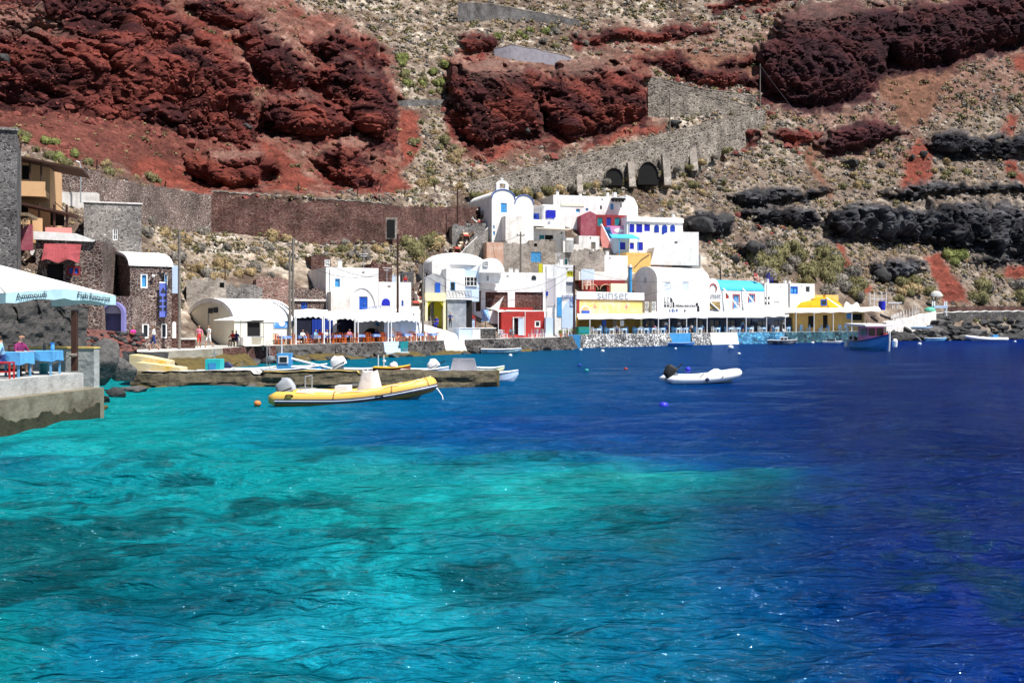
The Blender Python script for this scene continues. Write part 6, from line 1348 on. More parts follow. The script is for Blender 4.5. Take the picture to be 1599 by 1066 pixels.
# yellow rigid inflatable
d = WD(632); k = d / F; yb = boat('inflatable_boat', 'yellow rigid inflatable boat with grey outboard moored off the pier', 556, 632, d - .2, R(-4), 'boat')
YT = mat('yellow_hypalon', (.70, .43, .09), .45, .08, 2.5, spec=.4); YD = mat('shade_and_seam_hypalon', (.30, .15, .03), .5, .1, 2.5); NAVY = mat('navy_rubber_strip', (.02, .03, .09), .5, .05, 3)
def rib_path(L, B, r, zs, zb, n=26):
    out = []
    for i in range(n + 1):
        t = i / n * 2 - 1; s_ = abs(t); side = 1 if t > 0 else -1
        u = 1 - s_                                  # 0 at sterns, 1 at the bow
        x = -L / 2 + L * (1 - (1 - u) ** 1.9 if u > .0 else 0); y = side * B / 2 * (1 - max(0, (u - .25) / .75) ** 2.6)
        fr = (x + L / 2) / L; z = zs + (zb - zs) * max(0, (fr - .35) / .65) ** 1.8; out.append((x, y, z))
    return out
L_, B_ = 5.85, 1.75; path = rib_path(L_, B_, .27, .30, .86)
q = MB(); q.smooth = True; q.tube([(-L_ / 2 - .28, path[0][1], .28)] + path + [(-L_ / 2 - .28, path[-1][1], .28)], [.16] + [.285] * 3 + [.28] * (len(path) - 6) + [.285] * 3 + [.16], 16); tb = q.build('tube', YT, yb)
q = MB(); q.smooth = True
q.tube([(p[0], p[1] * 1.0, p[2] - .075) for p in path], .262, 14); q.build('tube_underside_shade', YD, yb)  # second, darker tube: the underside's shade as colour
for dz, m__, r_ in ((.045, NAVY, .03), (-.0, WPAINT, .03), (-.045, NAVY, .03)):
    q = MB(); pp = []
    for i, p in enumerate(path):
        a, c = path[max(i - 1, 0)], path[min(i + 1, len(path) - 1)]; t_ = Vector((c[0] - a[0], c[1] - a[1], 0)).normalized(); nrm = Vector((t_.y, -t_.x, 0)); nrm = nrm if nrm.dot(Vector((p[0] + 1.5, p[1], 0))) > 0 else -nrm
        pp.append(Vector(p) + nrm * .272 + Vector((0, 0, dz - .06)))
    q.tube(pp, r_, 5); q.build('rubbing_strake', m__, tb)
q = MB(); hull_mesh(q, 5.7, 1.62, .38, .62, .4, .85, 16, z0=-.22); q.build('hull', mat('pale_blue_gelcoat', (.10, .38, .66), .25, .05, 2, spec=.5), yb)
MB().box(-2.6, 1.4, -.55, .55, .2, .3).build('deck', WPAINT, yb)
q = MB(); q.smooth = True
def cover(u, v):
    a = 2 * math.pi * u; w = 1 - .52 * v; return (.55 + (.50 * w) * math.copysign(abs(math.cos(a)) ** .6, math.cos(a)) + .06 * math.sin(3 * a), .48 * w * math.copysign(abs(math.sin(a)) ** .6, math.sin(a)), .3 + 1.05 * v + .05 * math.sin(4 * a) * v)
q.grid(cover, 24, 7); q.add([cover(i / 24, 1) for i in range(24)], [tuple(range(24))]); q.build('console_cover', mat('off_white_cover', (.62, .56, .53), .85, .12, 1.6, .4, 4), yb)
q = MB(); q.smooth = True
q.grid(lambda u, v: (-2.3 + 2.2 * u, -.45 + .9 * v, .45 + .22 * math.sin(math.pi * v) * (.7 + .3 * math.sin(5 * u)) - .08 * u), 12, 8); q.build('seat_cover', CANVAS, yb)
for yy, m__ in ((-.12, mat('grey_cowling', (.34, .36, .40), .4, .08, 3)),):
    ob = outboard(yb, (-2.55, yy, .1), m__, 1.3, -.35)
q = MB(); q.tube([Vector(p) + Vector((0, -.16 if p[1] < 0 else .16, .24 + .05 * math.cos(i * 2.1))) for i, p in enumerate(path[1:-1])], .014, 4); q.build('lifeline', CANVAS, tb)
for i in range(3, 24, 4): MB().lathe([(.286, -.03), (.292, 0), (.286, .03)], (0, 0, 0), 14).build('tube_seam', YD, tb, path[i]).rotation_euler = (0, R(90), math.atan2(path[i + 1][1] - path[i - 1][1], path[i + 1][0] - path[i - 1][0]))
MB().box(-.75, -.25, -.4, .4, .3, .78).build('helm_seat', WPAINT, yb); MB().lathe([(.02, 0), (.2, .02), (.2, .1), (.1, .14)], (1.6, 0, .4), 10).build('rope_coil', GREYWOOD, yb); MB().tube([(-1.9, -.5, .5), (-1.9, -.5, 1.15), (-1.9, .5, 1.15), (-1.9, .5, .5)], .025, 5).build('stern_arch', METALG, yb)
for x_ in (-2.35, 1.15):
    q = MB(); q.tube([(x_ - .14, -B_ / 2 - .24, .42), (x_ - .1, -B_ / 2 - .31, .46), (x_ + .1, -B_ / 2 - .31, .46), (x_ + .14, -B_ / 2 - .24, .42)], .035, 5); q.build('grab_handle', BLACKR, tb)
q = MB(); q.tube([(L_ / 2 + .2, 0, .8), (L_ / 2 + .5, -.05, .4), (L_ / 2 + .6, -.1, -.2)], .02, 4); q.build('mooring_line', CANVAS, yb)

# white inflatable dinghy
wbt = boat('inflatable_boat', 'white inflatable dinghy with black outboard riding bow-up in open water', 1098, 600, WD(600), R(7), 'boat')
L_, B_ = 3.7, 1.55; path = rib_path(L_, B_, .22, .30, .62); q = MB(); q.smooth = True
q.tube([(-L_ / 2 - .3, path[0][1], .3)] + path + [(-L_ / 2 - .3, path[-1][1], .3)], [.05] + [.22] * len(path) + [.05], 14); tb = q.build('tube', mat('white_hypalon', (.74, .74, .76), .4, .05, 2.5, spec=.4), wbt)
q = MB(); hull_mesh(q, 3.7, 1.3, .40, .35, .4, .85, 14, z0=-.2); q.build('hull', mat('grey_blue_gelcoat', (.30, .40, .50), .25, .05, 2, spec=.5), wbt)
q = MB(); q.tube([(p[0], p[1] * 1.16, p[2] - .04) for p in path], .03, 5); q.build('rubbing_strake', NAVY, tb)
outboard(wbt, (-1.35, 0, .25), BLACKR, 1.25, -.75); MB().lathe([(.02, -.16), (.14, -.08), (.16, .05), (.05, .16)], (-.85, -.1, .78), 9).build('fuel_can', COBALT, wbt)
q = MB(); q.smooth = True; q.grid(lambda u, v: (.2 + 1.0 * u, -.4 + .8 * v, .55 + .28 * math.sin(math.pi * u) * math.sin(math.pi * v)), 8, 8); q.build('bow_cover', CANVAS, wbt)
MB().box(-1.2, 1.0, -.5, .5, .2, .28).build('deck', WPAINT, wbt)
for x_ in (-.3, .9): MB().tube([(x_ - .2, -B_ / 2 - .2, .4), (x_ + .1, -B_ / 2 - .05, .62)], .03, 4).build('grab_line', INK, tb)
MB().lathe([(.02, -.12), (.1, -.06), (.1, .06), (.02, .12)], (-.1, -B_ / 2 - .24, .3), 8).build('fender', NAVY, tb)

# blue fishing boat with pink cabin
fb = boat('fishing_boat', 'blue wooden fishing boat with pink wheelhouse and white canopy', 1362, 546, WD(547), R(-84), 'boat'); fb.scale = (1.3, 1.3, 1.2)
q = MB(); half, gun = hull_mesh(q, 6.6, 2.5, .85, .75, .5, .7, 18, z0=-.3); hl = q.build('hull', mat('bright_blue_boat_paint', (.05, .30, .75), .4, .1, 1.5, spec=.4), fb)
q = MB()
for s_ in (1, -1): q.tube([(-3.3 + 6.6 * t, s_ * (half(t) + .02), gun(t)) for t in np.linspace(0, .985, 20)], .07, 6)
q.build('gunwale', mat('navy_boat_paint', (.012, .025, .16), .4, .1, 2), hl)
MB().tube([(3.2, 0, -.2), (3.34, 0, .9), (3.36, 0, 1.85)], .09, 6).build('stem_post', WPAINT, hl)
cb = MB().box(-1.3, .7, -.75, .75, .5, 2.35).build('wheelhouse', PINK, fb)
for i, (x_, w_) in enumerate(((-.95, .7), (-.15, .7))):
    for s_ in (-1, 1): MB().box(x_, x_ + w_, s_ * .78 - .02, s_ * .78 + .02, 1.5, 2.15).build('side_window', GLASS, cb)
for y_ in (-.38, .38): MB().box(.70, .74, y_ - .3, y_ + .3, 1.45, 2.15).build('front_window', GLASS, cb)
MB().prism([(-3.0, 2.42), (1.3, 2.34), (1.3, 2.52), (-3.0, 2.66)], -1.25, 1.25).build('canopy', CANVAS, fb)
for x_ in (-2.8, -1.9): 
    for s_ in (-1, 1): MB().tube([(x_, s_ * .95, .7), (x_, s_ * 1.0, 2.42)], .04, 5).build('canopy_post', WPAINT, fb)
MB().box(1.2, 2.2, -.55, .55, .75, 1.15).build('hatch', mat('red_boat_paint', (.50, .03, .03), .4, .1, 2), fb)
for i in range(3): MB().box(1.0 + .0 * i, 1.1, .55 + .16 * i, .63 + .16 * i, .9, 1.7 + .1 * i).build('red_rack_bar', MATS['red_boat_paint'], fb)
q = MB(); q.lathe([(.06, -.42), (.2, -.36), (.24, .2), (.16, .38), (.03, .44)], (2.0, 1.15, .75), 10); q.build('fender', WPAINT, fb)
q = MB(); q.lathe([(.06, -.3), (.18, -.25), (.2, .15), (.03, .3)], (-2.3, -1.4, .55), 10); q.build('fender', WPAINT, fb)
q = MB()
for i in range(14): q.cbox((random.uniform(-2.6, -1.5), random.uniform(-.9, .2), .75 + random.uniform(0, .5)), random.uniform(.12, .35), random.uniform(.12, .35), random.uniform(.1, .3))
q.build('fishing_gear', mat('net_brown', (.10, .07, .06), .9, .3, 5), fb, kind='stuff')
for y_ in (-.3, .1): MB().tube([(-1.45, y_, .8), (-1.5, y_ + .05, 2.9)], .03, 5).build('pole', WOOD, fb)

def rowboat(name, label, px, py, L, B, dp, m, inn=None, rz=0, d=None, sheer=.18, z0=-.15, seats=2, cat='boat', group=None, z=0):
    r = boat(name, label, px, py, d, rz, cat, group); r.location.z = z; q = MB(); half, gun = hull_mesh(q, L, B, dp, sheer, .4, .7, 14, z0=z0); h = q.build('hull', m, r); q = MB()
    for s_ in (1, -1): q.tube([(-L / 2 + L * t, s_ * half(t), gun(t) + .01) for t in np.linspace(0, .985, 14)], .035, 5)
    q.build('gunwale', inn or WPAINT, h)
    for i in range(seats): t = .3 + .3 * i; MB().box(-L / 2 + L * t - .13, -L / 2 + L * t + .13, -half(t) * .9, half(t) * .9, dp * .6, dp * .6 + .05).build('seat', inn or WPAINT, r)
    return r
rowboat('rowing_boat', 'pale blue rowing boat with a dark green stern by the rocks', 783, 552, 4.3, 1.5, .42, mat('pale_blue_boat_paint', (.36, .52, .62), .5, .15, 1.2, tint=(.10, .22, .20)), rz=R(4))
rowboat('rowing_boat', 'bright blue rowing boat below the long white awning', 1064, 540.5, 3.7, 1.4, .42, mat('sky_boat_paint', (.05, .22, .60), .5, .15, 1.5), mat('pale_gunwale', (.25, .42, .70), .5, .1, 2), rz=R(-3))
r = rowboat('motor_boat', 'small white motor boat with a dark waterline and little cabin', 1222, 538, 4.4, 1.7, .6, mat('dark_striped_hull', (.05, .06, .09), .4, .2, 1.2, tint=(.5, .52, .52)), rz=R(-12))
cb = MB().box(-.4, .7, -.5, .5, .4, 1.15).build('cabin', WPAINT, r)
for x_ in (-.25, .25): MB().box(x_, x_ + .35, -.53, -.503, .7, 1.0).build('window', GLASS, cb)
MB().tube([(.1, 0, 1.15), (.1, 0, 2.0)], .04, 5).build('mast', METALG, r); MB().lathe([(.02, -.2), (.18, -.1), (.18, .1), (.02, .2)], (.1, 0, 2.1), 8).build('radar', WPAINT, r)
rowboat('tender', 'white tender moored under the dark teal wall', 1272, 533.5, 4.8, 1.5, .38, WPAINT, rz=R(-8))
r = rowboat('jet_boat', 'low white runabout with black seat near the fishing boat', 1300, 536, 3.0, 1.1, .25, WPAINT, rz=R(-15), seats=0); MB().box(-.8, .4, -.25, .25, .2, .62).build('saddle', BLACKR, r); MB().tube([(.45, -.3, .95), (.45, .3, .95)], .05, 5).build('handlebar', BLACKR, r); MB().box(.4, .5, -.06, .06, .3, .95).build('column', WPAINT, r)
rowboat('rowing_boat', 'light blue rowing boat pulled in at the black rocks', 1462, 533, 3.8, 1.4, .55, mat('light_blue_boat_paint', (.16, .42, .68), .5, .12, 1.5), rz=R(6))
r = boat('inflatable_boat', 'long white inflatable boat moored off the black rocks at right', 1539, 532, None, R(186), 'boat'); L_, B_ = 7.2, 2.0; path = rib_path(L_, B_, .3, .32, .7); q = MB(); q.smooth = True; q.tube(path, .32, 10); q.build('tube', MATS['white_hypalon'], r); q = MB(); hull_mesh(q, 6.6, 1.6, .4, .4, .4, .85, 12); q.build('hull', WPAINT, r); MB().box(-2.2, -1.2, -.4, .4, .4, 1.1).build('console', SKYB, r)
rowboat('kayak', 'white kayak with a blue tip lying on the black rocks', 1440, 511, 4.0, .8, .25, WPAINT, SKYB, rz=R(4), d=186, seats=1, z=float(P(1440, 513, 186).z))

# inner harbour behind the pier
r = rowboat('fishing_boat', 'navy and white fishing boat with a small blue wheelhouse behind the pier', 440, 588, 3.4, 1.7, .62, MATS['navy_boat_paint'], d=57, rz=R(5)); cb = MB().box(-.2, .55, -.45, .45, .45, 1.55).build('wheelhouse', SKYB, r)
MB().box(-.12, .42, -.49, -.453, 1.0, 1.42).build('windscreen_frame', WPAINT, cb); MB().box(-.05, .35, -.51, -.493, 1.07, 1.36).build('window', GLASS, cb)
MB().tube([(0, 0, 1.55), (0, 0, 2.75)], .03, 5).build('mast', WPAINT, r); MB().tube([(-.6, -.4, .7), (-.6, -.4, 2.1)], .025, 5).build('radar_post', METALG, r); MB().tube([(-.75, -.4, .7), (-.75, -.4, 2.2), (-.3, -.4, 2.25)], .03, 5).build('frame', METALG, r); MB().lathe([(.02, -.12), (.22, -.08), (.22, .08), (.02, .12)], (-.55, -.3, 1.3), 9).build('winch', METALG, r)
r = rowboat('rowing_boat', 'turquoise boat cabin with a cross on top behind the pier', 335, 582, 2.2, 1.2, .55, mat('turquoise_boat_paint', (.03, .50, .52), .45, .08, 2), d=56.5, seats=0); cb = MB().box(-.4, .42, -.4, .4, .35, 1.25).build('cabin', MATS['turquoise_boat_paint'], r); MB().box(-.2, .2, -.43, -.403, .6, 1.05).build('window', SKYB, cb); MB().box(-.03, .03, -.03, .03, 1.25, 1.75).build('mast', METALG, r); MB().box(-.2, .2, -.02, .02, 1.5, 1.56).build('crossbar', METALG, r)
r = rowboat('rowing_boat', 'small white boat with a dark motor left of the navy fishing boat', 392, 582, 2.8, 1.3, .6, WPAINT, d=58, rz=R(8)); outboard(r, (-1.0, 0, .35), NAVY, 1.0, -.6)
r = rowboat('rowing_boat', 'white boat with a large tilted white outboard behind the yellow inflatable', 512, 590, 2.7, 1.3, .58, WPAINT, d=56, rz=R(178)); outboard(r, (-.9, 0, .42), WPAINT, 1.45, .5)
r = rowboat('rowing_boat', 'blue and white boat with a mast lying along it beside the navy fishing boat', 478, 590, 2.4, 1.1, .75, SKYB, d=57.5, rz=R(20)); MB().tube([(-1.2, -.2, 1.35), (1.6, -.3, .6)], .07, 6).build('stowed_mast', WPAINT, r)
r = rowboat('rowing_boat', 'dark red boat with a yellow rim and white motor behind the pier', 612, 590, 2.0, 1.3, .78, mat('brown_red_boat_paint', (.22, .04, .02), .5, .15, 2), YELLOW, d=55.5, rz=R(4)); outboard(r, (.1, .1, .55), WPAINT, .75, 0)
for x_ in (-.75, -.45): MB().box(x_, x_ + .05, -.1, -.05, .7, 1.5).build('ladder_rail', WPAINT, r)
r = rowboat('rowing_boat', 'dark blue boat half hidden behind the white console cover', 568, 590, 2.6, 1.2, .66, MATS['navy_boat_paint'], d=56.5)
r = rowboat('rowing_boat', 'pale blue boat with a white outboard left of the white speedboat', 664, 589, 2.6, 1.2, .68, PBLUE, d=55.5, rz=R(3)); outboard(r, (.7, 0, .5), WPAINT, 1.1, -.5)
r = rowboat('speedboat', 'white speedboat with a tilted windscreen behind the pier head', 722, 590, 3.4, 1.5, .55, WPAINT, d=56.5, rz=R(176)); 
q = MB(); q.add([(-.75, -.6, .6), (.75, -.6, .6), (.55, -.35, 1.25), (-.62, -.35, 1.25), (-.75, -.56, .6), (.75, -.56, .6), (.55, -.31, 1.25), (-.62, -.31, 1.25)], [(0, 1, 2, 3), (7, 6, 5, 4), (0, 4, 5, 1), (1, 5, 6, 2), (2, 6, 7, 3), (3, 7, 4, 0)]); ws = q.build('windscreen', mat('tinted_windscreen', (.40, .40, .46), .1, .05, 2, spec=.6), r)
q = MB(); q.tube([(-.75, -.62, .6), (.75, -.62, .6), (.55, -.37, 1.25), (-.62, -.37, 1.25), (-.75, -.62, .6)], .03, 5); q.build('windscreen_frame', METALG, ws)
for x_ in (-1.3, -.9, 1.0, 1.3): MB().tube([(x_, -.55, .55), (x_, -.55, .85)], .02, 4).build('rail_post', METALG, r)
rowboat('rowing_boat', 'pale turquoise boat bow sticking out past the pier head', 776, 594, 2.3, 1.2, .55, PBLUE, d=54.6, rz=R(-6))
rowboat('dinghy', 'small pale dinghy afloat behind the speedboat', 766, 572, 1.8, .9, .3, YCREAM, d=66, rz=R(-4), seats=1)

# buoys
for (px, py, w, m__, lab) in ((402, 632, 12, mat('orange_buoy', (.62, .20, .05), .5, .1, 3), 'orange mooring buoy left of the yellow inflatable'), (1036, 637, 17, COBALT, 'cobalt blue plastic buoy below the white dinghy'), (1141, 544, 9, WPAINT, 'larger white ball buoy right of the dinghy'), (1154, 553, 5, WPAINT, 'small white buoy under the larger ball buoy'),
    (1055, 545, 4, WPAINT, 'small white buoy left of the blue rowing boat'), (907, 547, 5, WPAINT, 'white buoy nearest to the blue quay corner'), (941, 549, 6, WPAINT, 'white oblong buoy in front of the whitewashed wall'), (1269, 536, 5, WPAINT, 'square white float below the white tender'), (1436, 538, 6, WPAINT, 'white buoy right of the fishing boat'), (905, 572, 7, CLOTHD, 'dark blue buoy left of the small red float'), (916, 580, 8, TEAL, 'teal buoy in mid-harbour'), (977, 577, 6, INKR, 'small red float in mid-harbour'), (600, 565, 6, WPAINT, 'white float in the inner harbour'), (797, 556, 6, WPAINT, 'white float near the pale blue rowing boat'), (1585, 534, 4, WPAINT, 'white float near the right edge')):
    dd = WD(py); r_ = max(w * dd / F / 2, .12); p = P(px, py, dd); p.z = 0
    u = empty('buoy', p, 0, lab, 'buoy', 'mooring buoys'); q = MB(); q.smooth = True; q.lathe([(.05 * r_, -.7 * r_), (.7 * r_, -.5 * r_), (r_, .1 * r_), (.75 * r_, .7 * r_), (.1 * r_, .95 * r_)], (0, 0, .25 * r_), 12); q.build('float', m__, u); MB().tube([(0, 0, r_), (0, 0, 1.45 * r_)], .12 * r_, 5).build('ring', INK, u)
def ordinal(n):
    a = ['first', 'second', 'third', 'fourth', 'fifth', 'sixth', 'seventh', 'eighth', 'ninth', 'tenth', 'eleventh', 'twelfth', 'thirteenth', 'fourteenth', 'fifteenth', 'sixteenth', 'seventeenth', 'eighteenth', 'nineteenth', 'twentieth']
    t = ['twent', 'thirt', 'fort', 'fift', 'sixt', 'sevent', 'eight', 'ninet']; m = n + 1
    return a[n] if n < 20 else t[m // 10 - 2] + ('ieth' if m % 10 == 0 else 'y-' + a[m % 10 - 1])

def leaf_mat(name, col, col2):
    m, N, L, b = nt(name); oi = N.new('ShaderNodeObjectInfo'); tc = N.new('ShaderNodeTexCoord'); no = N.new('ShaderNodeTexNoise'); no.inputs['Scale'].default_value = 3.5; L.new(tc.outputs['Object'], no.inputs['Vector'])
    ad = N.new('ShaderNodeMath'); ad.operation = 'MULTIPLY_ADD'; ad.inputs[1].default_value = .55; L.new(oi.outputs['Random'], ad.inputs[0]); sb = N.new('ShaderNodeMath'); sb.operation = 'SUBTRACT'; sb.inputs[1].default_value = .25; L.new(no.outputs['Fac'], sb.inputs[0]); L.new(sb.outputs[0], ad.inputs[2])
    mx = N.new('ShaderNodeMix'); mx.data_type = 'RGBA'; mx.inputs['A'].default_value = (*col, 1); mx.inputs['B'].default_value = (*col2, 1); L.new(ad.outputs[0], mx.inputs['Factor']); L.new(mx.outputs['Result'], b.inputs['Base Color']); b.inputs['Roughness'].default_value = .9; b.inputs['Specular IOR Level'].default_value = .1; return m
OLIVE = leaf_mat('olive_scrub_leaf', (.105, .098, .048), (.18, .165, .08)); DRY = leaf_mat('dry_straw_scrub', (.20, .145, .07), (.33, .25, .14)); GREYS = leaf_mat('grey_thorn_scrub', (.12, .11, .095), (.22, .20, .175)); GREEN = leaf_mat('fresh_green_scrub', (.11, .135, .04), (.20, .21, .075))
def bush_mesh(seed, m, n=420):
    rg = np.random.default_rng(seed); lob = [(rg.uniform(-.5, .5), rg.uniform(-.4, .4), rg.uniform(.0, .35), rg.uniform(.4, .65)) for _ in range(6)]; V = []; Fc = []
    for i in range(n):
        lx, ly, lz, lr = lob[rg.integers(6)]; dv_ = rg.normal(size=3); dv_[2] = abs(dv_[2]) * .9; dv_ /= np.linalg.norm(dv_); c = np.array([lx, ly, lz]) + dv_ * lr * rg.uniform(.75, 1.05)
        a = rg.normal(size=3); a = a - dv_ * a.dot(dv_) * .5; a /= np.linalg.norm(a); b_ = np.cross(dv_, a); s_ = rg.uniform(.05, .12); k = len(V); V += [tuple(c - a * s_), tuple(c + b_ * s_ * .6), tuple(c + a * s_ + dv_ * s_ * .8), tuple(c - b_ * s_ * .6)]; Fc.append((k, k + 1, k + 2, k + 3))
    core = MB(); core.v = V; core.f = Fc; core.m = [0] * len(Fc); core.sm = [False] * len(Fc)
    for lx, ly, lz, lr in lob:
        k = len(core.v); r_ = lr * .82; core.lathe([(r_ * .9, -.2), (r_, r_ * .2), (r_ * .8, r_ * .6), (r_ * .35, r_ * .95), (.01, r_)], (lx, ly, lz), 7)
    me = bpy.data.meshes.new('bush'); me.from_pydata(core.v, [], core.f); me.materials.append(m); me.update(); return me
BUSH = {k: [bush_mesh(900 + 10 * i + j, m_) for j in range(3)] for i, (k, m_) in enumerate((('o', OLIVE), ('d', DRY), ('g', GREYS), ('f', GREEN)))}
# ------------------------------------------------------------------ hill walls, paths and the stepped road
def hill_wall(name, label, pts, m, off=1.0, thick=.8, cap=None, jit=.12, sink=2.0, cat='wall', step=5.0):
    pts = np.array(pts, float); n = max(3, int((pts[-1, 0] - pts[0, 0]) / step)); xs = np.linspace(pts[0, 0], pts[-1, 0], n + 1)
    tp = np.interp(xs, pts[:, 0], pts[:, 1]); bt = np.interp(xs, pts[:, 0], pts[:, 2]); ds = G(xs, bt) - off
    kk = np.ones(5) / 5; ds = np.convolve(np.pad(ds, 2, 'edge'), kk, 'valid'); rr = random.Random(int(pts[0, 0] * 7 + pts[0, 1]))
    o = P(xs[0], bt[0], ds[0]); r = empty(name, o, 0, label, cat); vs = []; fs = []; cv = []
    for x, t_, b_, d_ in zip(xs, tp, bt, ds):
        f = P(x, b_, d_) - o; f.z -= sink; u = P(x, t_, d_) - o; u.z += rr.uniform(-jit, jit); k_ = Vector((0, thick, 0)); vs += [f, u, u + k_, f + k_]; cv += [u + Vector((0, -.06, .004)), u + Vector((0, -.06, .16)), u + k_ + Vector((0, 0, .16)), u + k_ + Vector((0, 0, .004))]
    for i in range(n):
        a, c = 4 * i, 4 * i + 4; fs += [(a, c, c + 1, a + 1), (a + 1, c + 1, c + 2, a + 2), (a + 2, c + 2, c + 3, a + 3)]
    fs += [(0, 1, 2, 3), (4 * n + 3, 4 * n + 2, 4 * n + 1, 4 * n)]
    MB().add(vs, fs).build('masonry', m, r)
    if cap: MB().add(cv, [f_ for i in range(n) for f_ in ((4 * i, 4 * i + 4, 4 * i + 5, 4 * i + 1), (4 * i + 1, 4 * i + 5, 4 * i + 6, 4 * i + 2), (4 * i + 2, 4 * i + 6, 4 * i + 7, 4 * i + 3))]).build('coping', cap, r)
    return r
LAVA = STONE_R
hill_wall('retaining_wall', 'long dark red stone retaining wall across the slope below the red cliff', [(328, 307, 352), (400, 311, 358), (500, 318, 366), (598, 325, 374)], LAVA, 1.4, 1.0, jit=.3)
hill_wall('parapet_wall', 'low upper parapet of red stone running above the long retaining wall', [(330, 299, 308), (400, 304, 313), (500, 311, 320), (600, 318, 327)], LAVA, .4, .6, RUIN)
hill_wall('retaining_wall', 'dark stone wall descending from the orange house to the long retaining wall', [(150, 276, 322), (200, 284, 332), (250, 292, 340), (330, 304, 350)], STONE_B, 1.2, .9)
r = hill_wall('retaining_wall', 'red stone wall with a small white doorway below the church path', [(600, 320, 374), (660, 323, 364), (735, 323, 352), (770, 325, 346)], LAVA, 1.4, .9)
p_ = P(611, 358, float(G(611, 368)) - 2.6) - r.location; dr = MB().box(-.75, .75, -.3, .25, -1.3, 1.5).build('doorway', RUIN, r, p_); MB().box(-.5, .5, -.36, -.303, -1.1, 1.2).build('door', DARK, dr)
hill_wall('terrace_wall', 'short stone terrace wall between the two red cliffs', [(622, 157, 166), (660, 155, 165), (700, 156, 166)], STONE_G, .8, .6)
hill_wall('terrace_wall', 'grey stone wall at the very top centre of the slope', [(715, 4, 36), (760, 6, 30), (820, 16, 30), (905, 32, 38)], STONE_G, 1.0, .8, RUIN)
hill_wall('terrace_wall', 'grey lilac wall holding up the upper path bend', [(772, 76, 86), (800, 70, 94), (850, 80, 98), (892, 90, 100)], mat('lilac_grey_stone', (.26, .25, .29), .9, .15, 1, .6, 3), 1.0, .8, RUIN)
hill_wall('road_wall', 'wall of the upper switchback right of the red cliff', [(1012, 130, 176), (1060, 142, 178), (1110, 152, 172), (1172, 166, 174)], STONE_P, 1.0, 1.0, RUIN)
hill_wall('road_wall', 'pale wall along the upper edge of the switchback', [(920, 96, 106), (980, 112, 122), (1050, 128, 140), (1100, 140, 150), (1182, 150, 160)], STONE_P, .7, .7, RUIN)
hill_wall('road_wall', 'upper parapet of the stepped road climbing to the right', [(732, 286, 296), (830, 262, 276), (930, 239, 254), (1040, 209, 225), (1110, 190, 206), (1192, 170, 184)], STONE_P, .9, .6, RUIN)
vi = hill_wall('stepped_road', 'stone viaduct wall of the stepped road with dark arches and buttresses', [(732, 294, 308), (830, 273, 298), (905, 259, 292), (985, 240, 278), (1080, 213, 262), (1150, 190, 226), (1196, 173, 188)], STONE_P, 2.6, 1.6, RUIN)
for a0, a1, t_, b_ in ((944, 974, 260, 277), (994, 1030, 249, 276)):
    dd = min(float(G(a0, b_ + 6)), float(G(a1, b_ + 6))) - 3.4; o1 = P((a0 + a1) / 2, b_, dd) - vi.location; w_ = (a1 - a0) * dd / F * .9; h_ = (b_ - t_) * dd / F * .85
    q = MB(); n = 12; q.prism([(-w_ / 2, -1.5)] + [(-w_ / 2 * math.cos(math.pi * i / n), h_ * math.sin(math.pi * i / n)) for i in range(n + 1)] + [(w_ / 2, -1.5)], 0, 2.5); q.build('arch', DARK, vi, o1)  # solid dark prism, the arch's inner shade given as its colour
    q = MB()
    for i in range(n):
        a, c = math.pi * i / n, math.pi * (i + 1) / n; e = 1.12; q.prism([(-w_ / 2 * math.cos(a), h_ * math.sin(a)), (-w_ / 2 * e * math.cos(a), h_ * e * math.sin(a)), (-w_ / 2 * e * math.cos(c), h_ * e * math.sin(c)), (-w_ / 2 * math.cos(c), h_ * math.sin(c))], -.15, .6)
    q.build('arch_ring', STONE_P, vi, o1)
for a0, a1, t_, b_ in ((897, 914, 270, 288), (978, 996, 250, 280), (1032, 1052, 238, 278), (1073, 1094, 225, 256)):
    dd = float(G((a0 + a1) / 2, b_ + 4)) - 4.6; o1 = P((a0 + a1) / 2, b_, dd) - vi.location; w_ = (a1 - a0) * dd / F * .55; h_ = (b_ - t_) * dd / F
    q = MB(); q.prism_x([(-1.2, -1.5), (4, -1.5), (4, h_), (1.8, h_)], -w_ / 2, w_ / 2); q.build('buttress', RUIN, vi, o1)
for i in range(22):
    px = 745 + i * 18.5; py = np.interp(px, [745, 905, 985, 1080, 1150], [308, 293, 280, 262, 228]) + 2; o = inst(BUSH['odg'[i % 3]][i % 3], 'bush', on_slope(px, float(py), 3.4), i, (1.5 + .5 * math.sin(i), 1.2, 1.5), '%s bush from the left along the foot of the viaduct' % ordinal(i), 'bush', 'bushes along the viaduct foot')
def path(name, pts, m, w=3.0):
    q = MB(); A_ = []
    for px, py in pts:
        c = on_slope(px, py, .5); A_ += [c + Vector((0, -.3, .25)), c + Vector((0, w, .55))]
    q.add(A_, [(2 * i, 2 * i + 2, 2 * i + 3, 2 * i + 1) for i in range(len(pts) - 1)]); tag(q.build(name, m), kind='structure')
path('path', [(735, 292), (830, 270), (930, 246), (1040, 216), (1110, 197), (1190, 176)], PAVE, 4); path('path', [(925, 104), (980, 119), (1050, 136), (1100, 147), (1180, 158), (1192, 172)], PAVE, 4)
hill_wall('breakwater_wall', 'dark red stone wall along the coast path at far right', [(1480, 479, 488), (1540, 478, 488), (1660, 479, 488)], STONE_R, 1.0, .6)
hill_wall('coast_wall', 'black rubble sea wall under the coast path at far right', [(1405, 506, 512), (1455, 489, 500), (1520, 487, 498), (1660, 485, 496)], STONE_D, 1.2, 1.0, WHITE2)

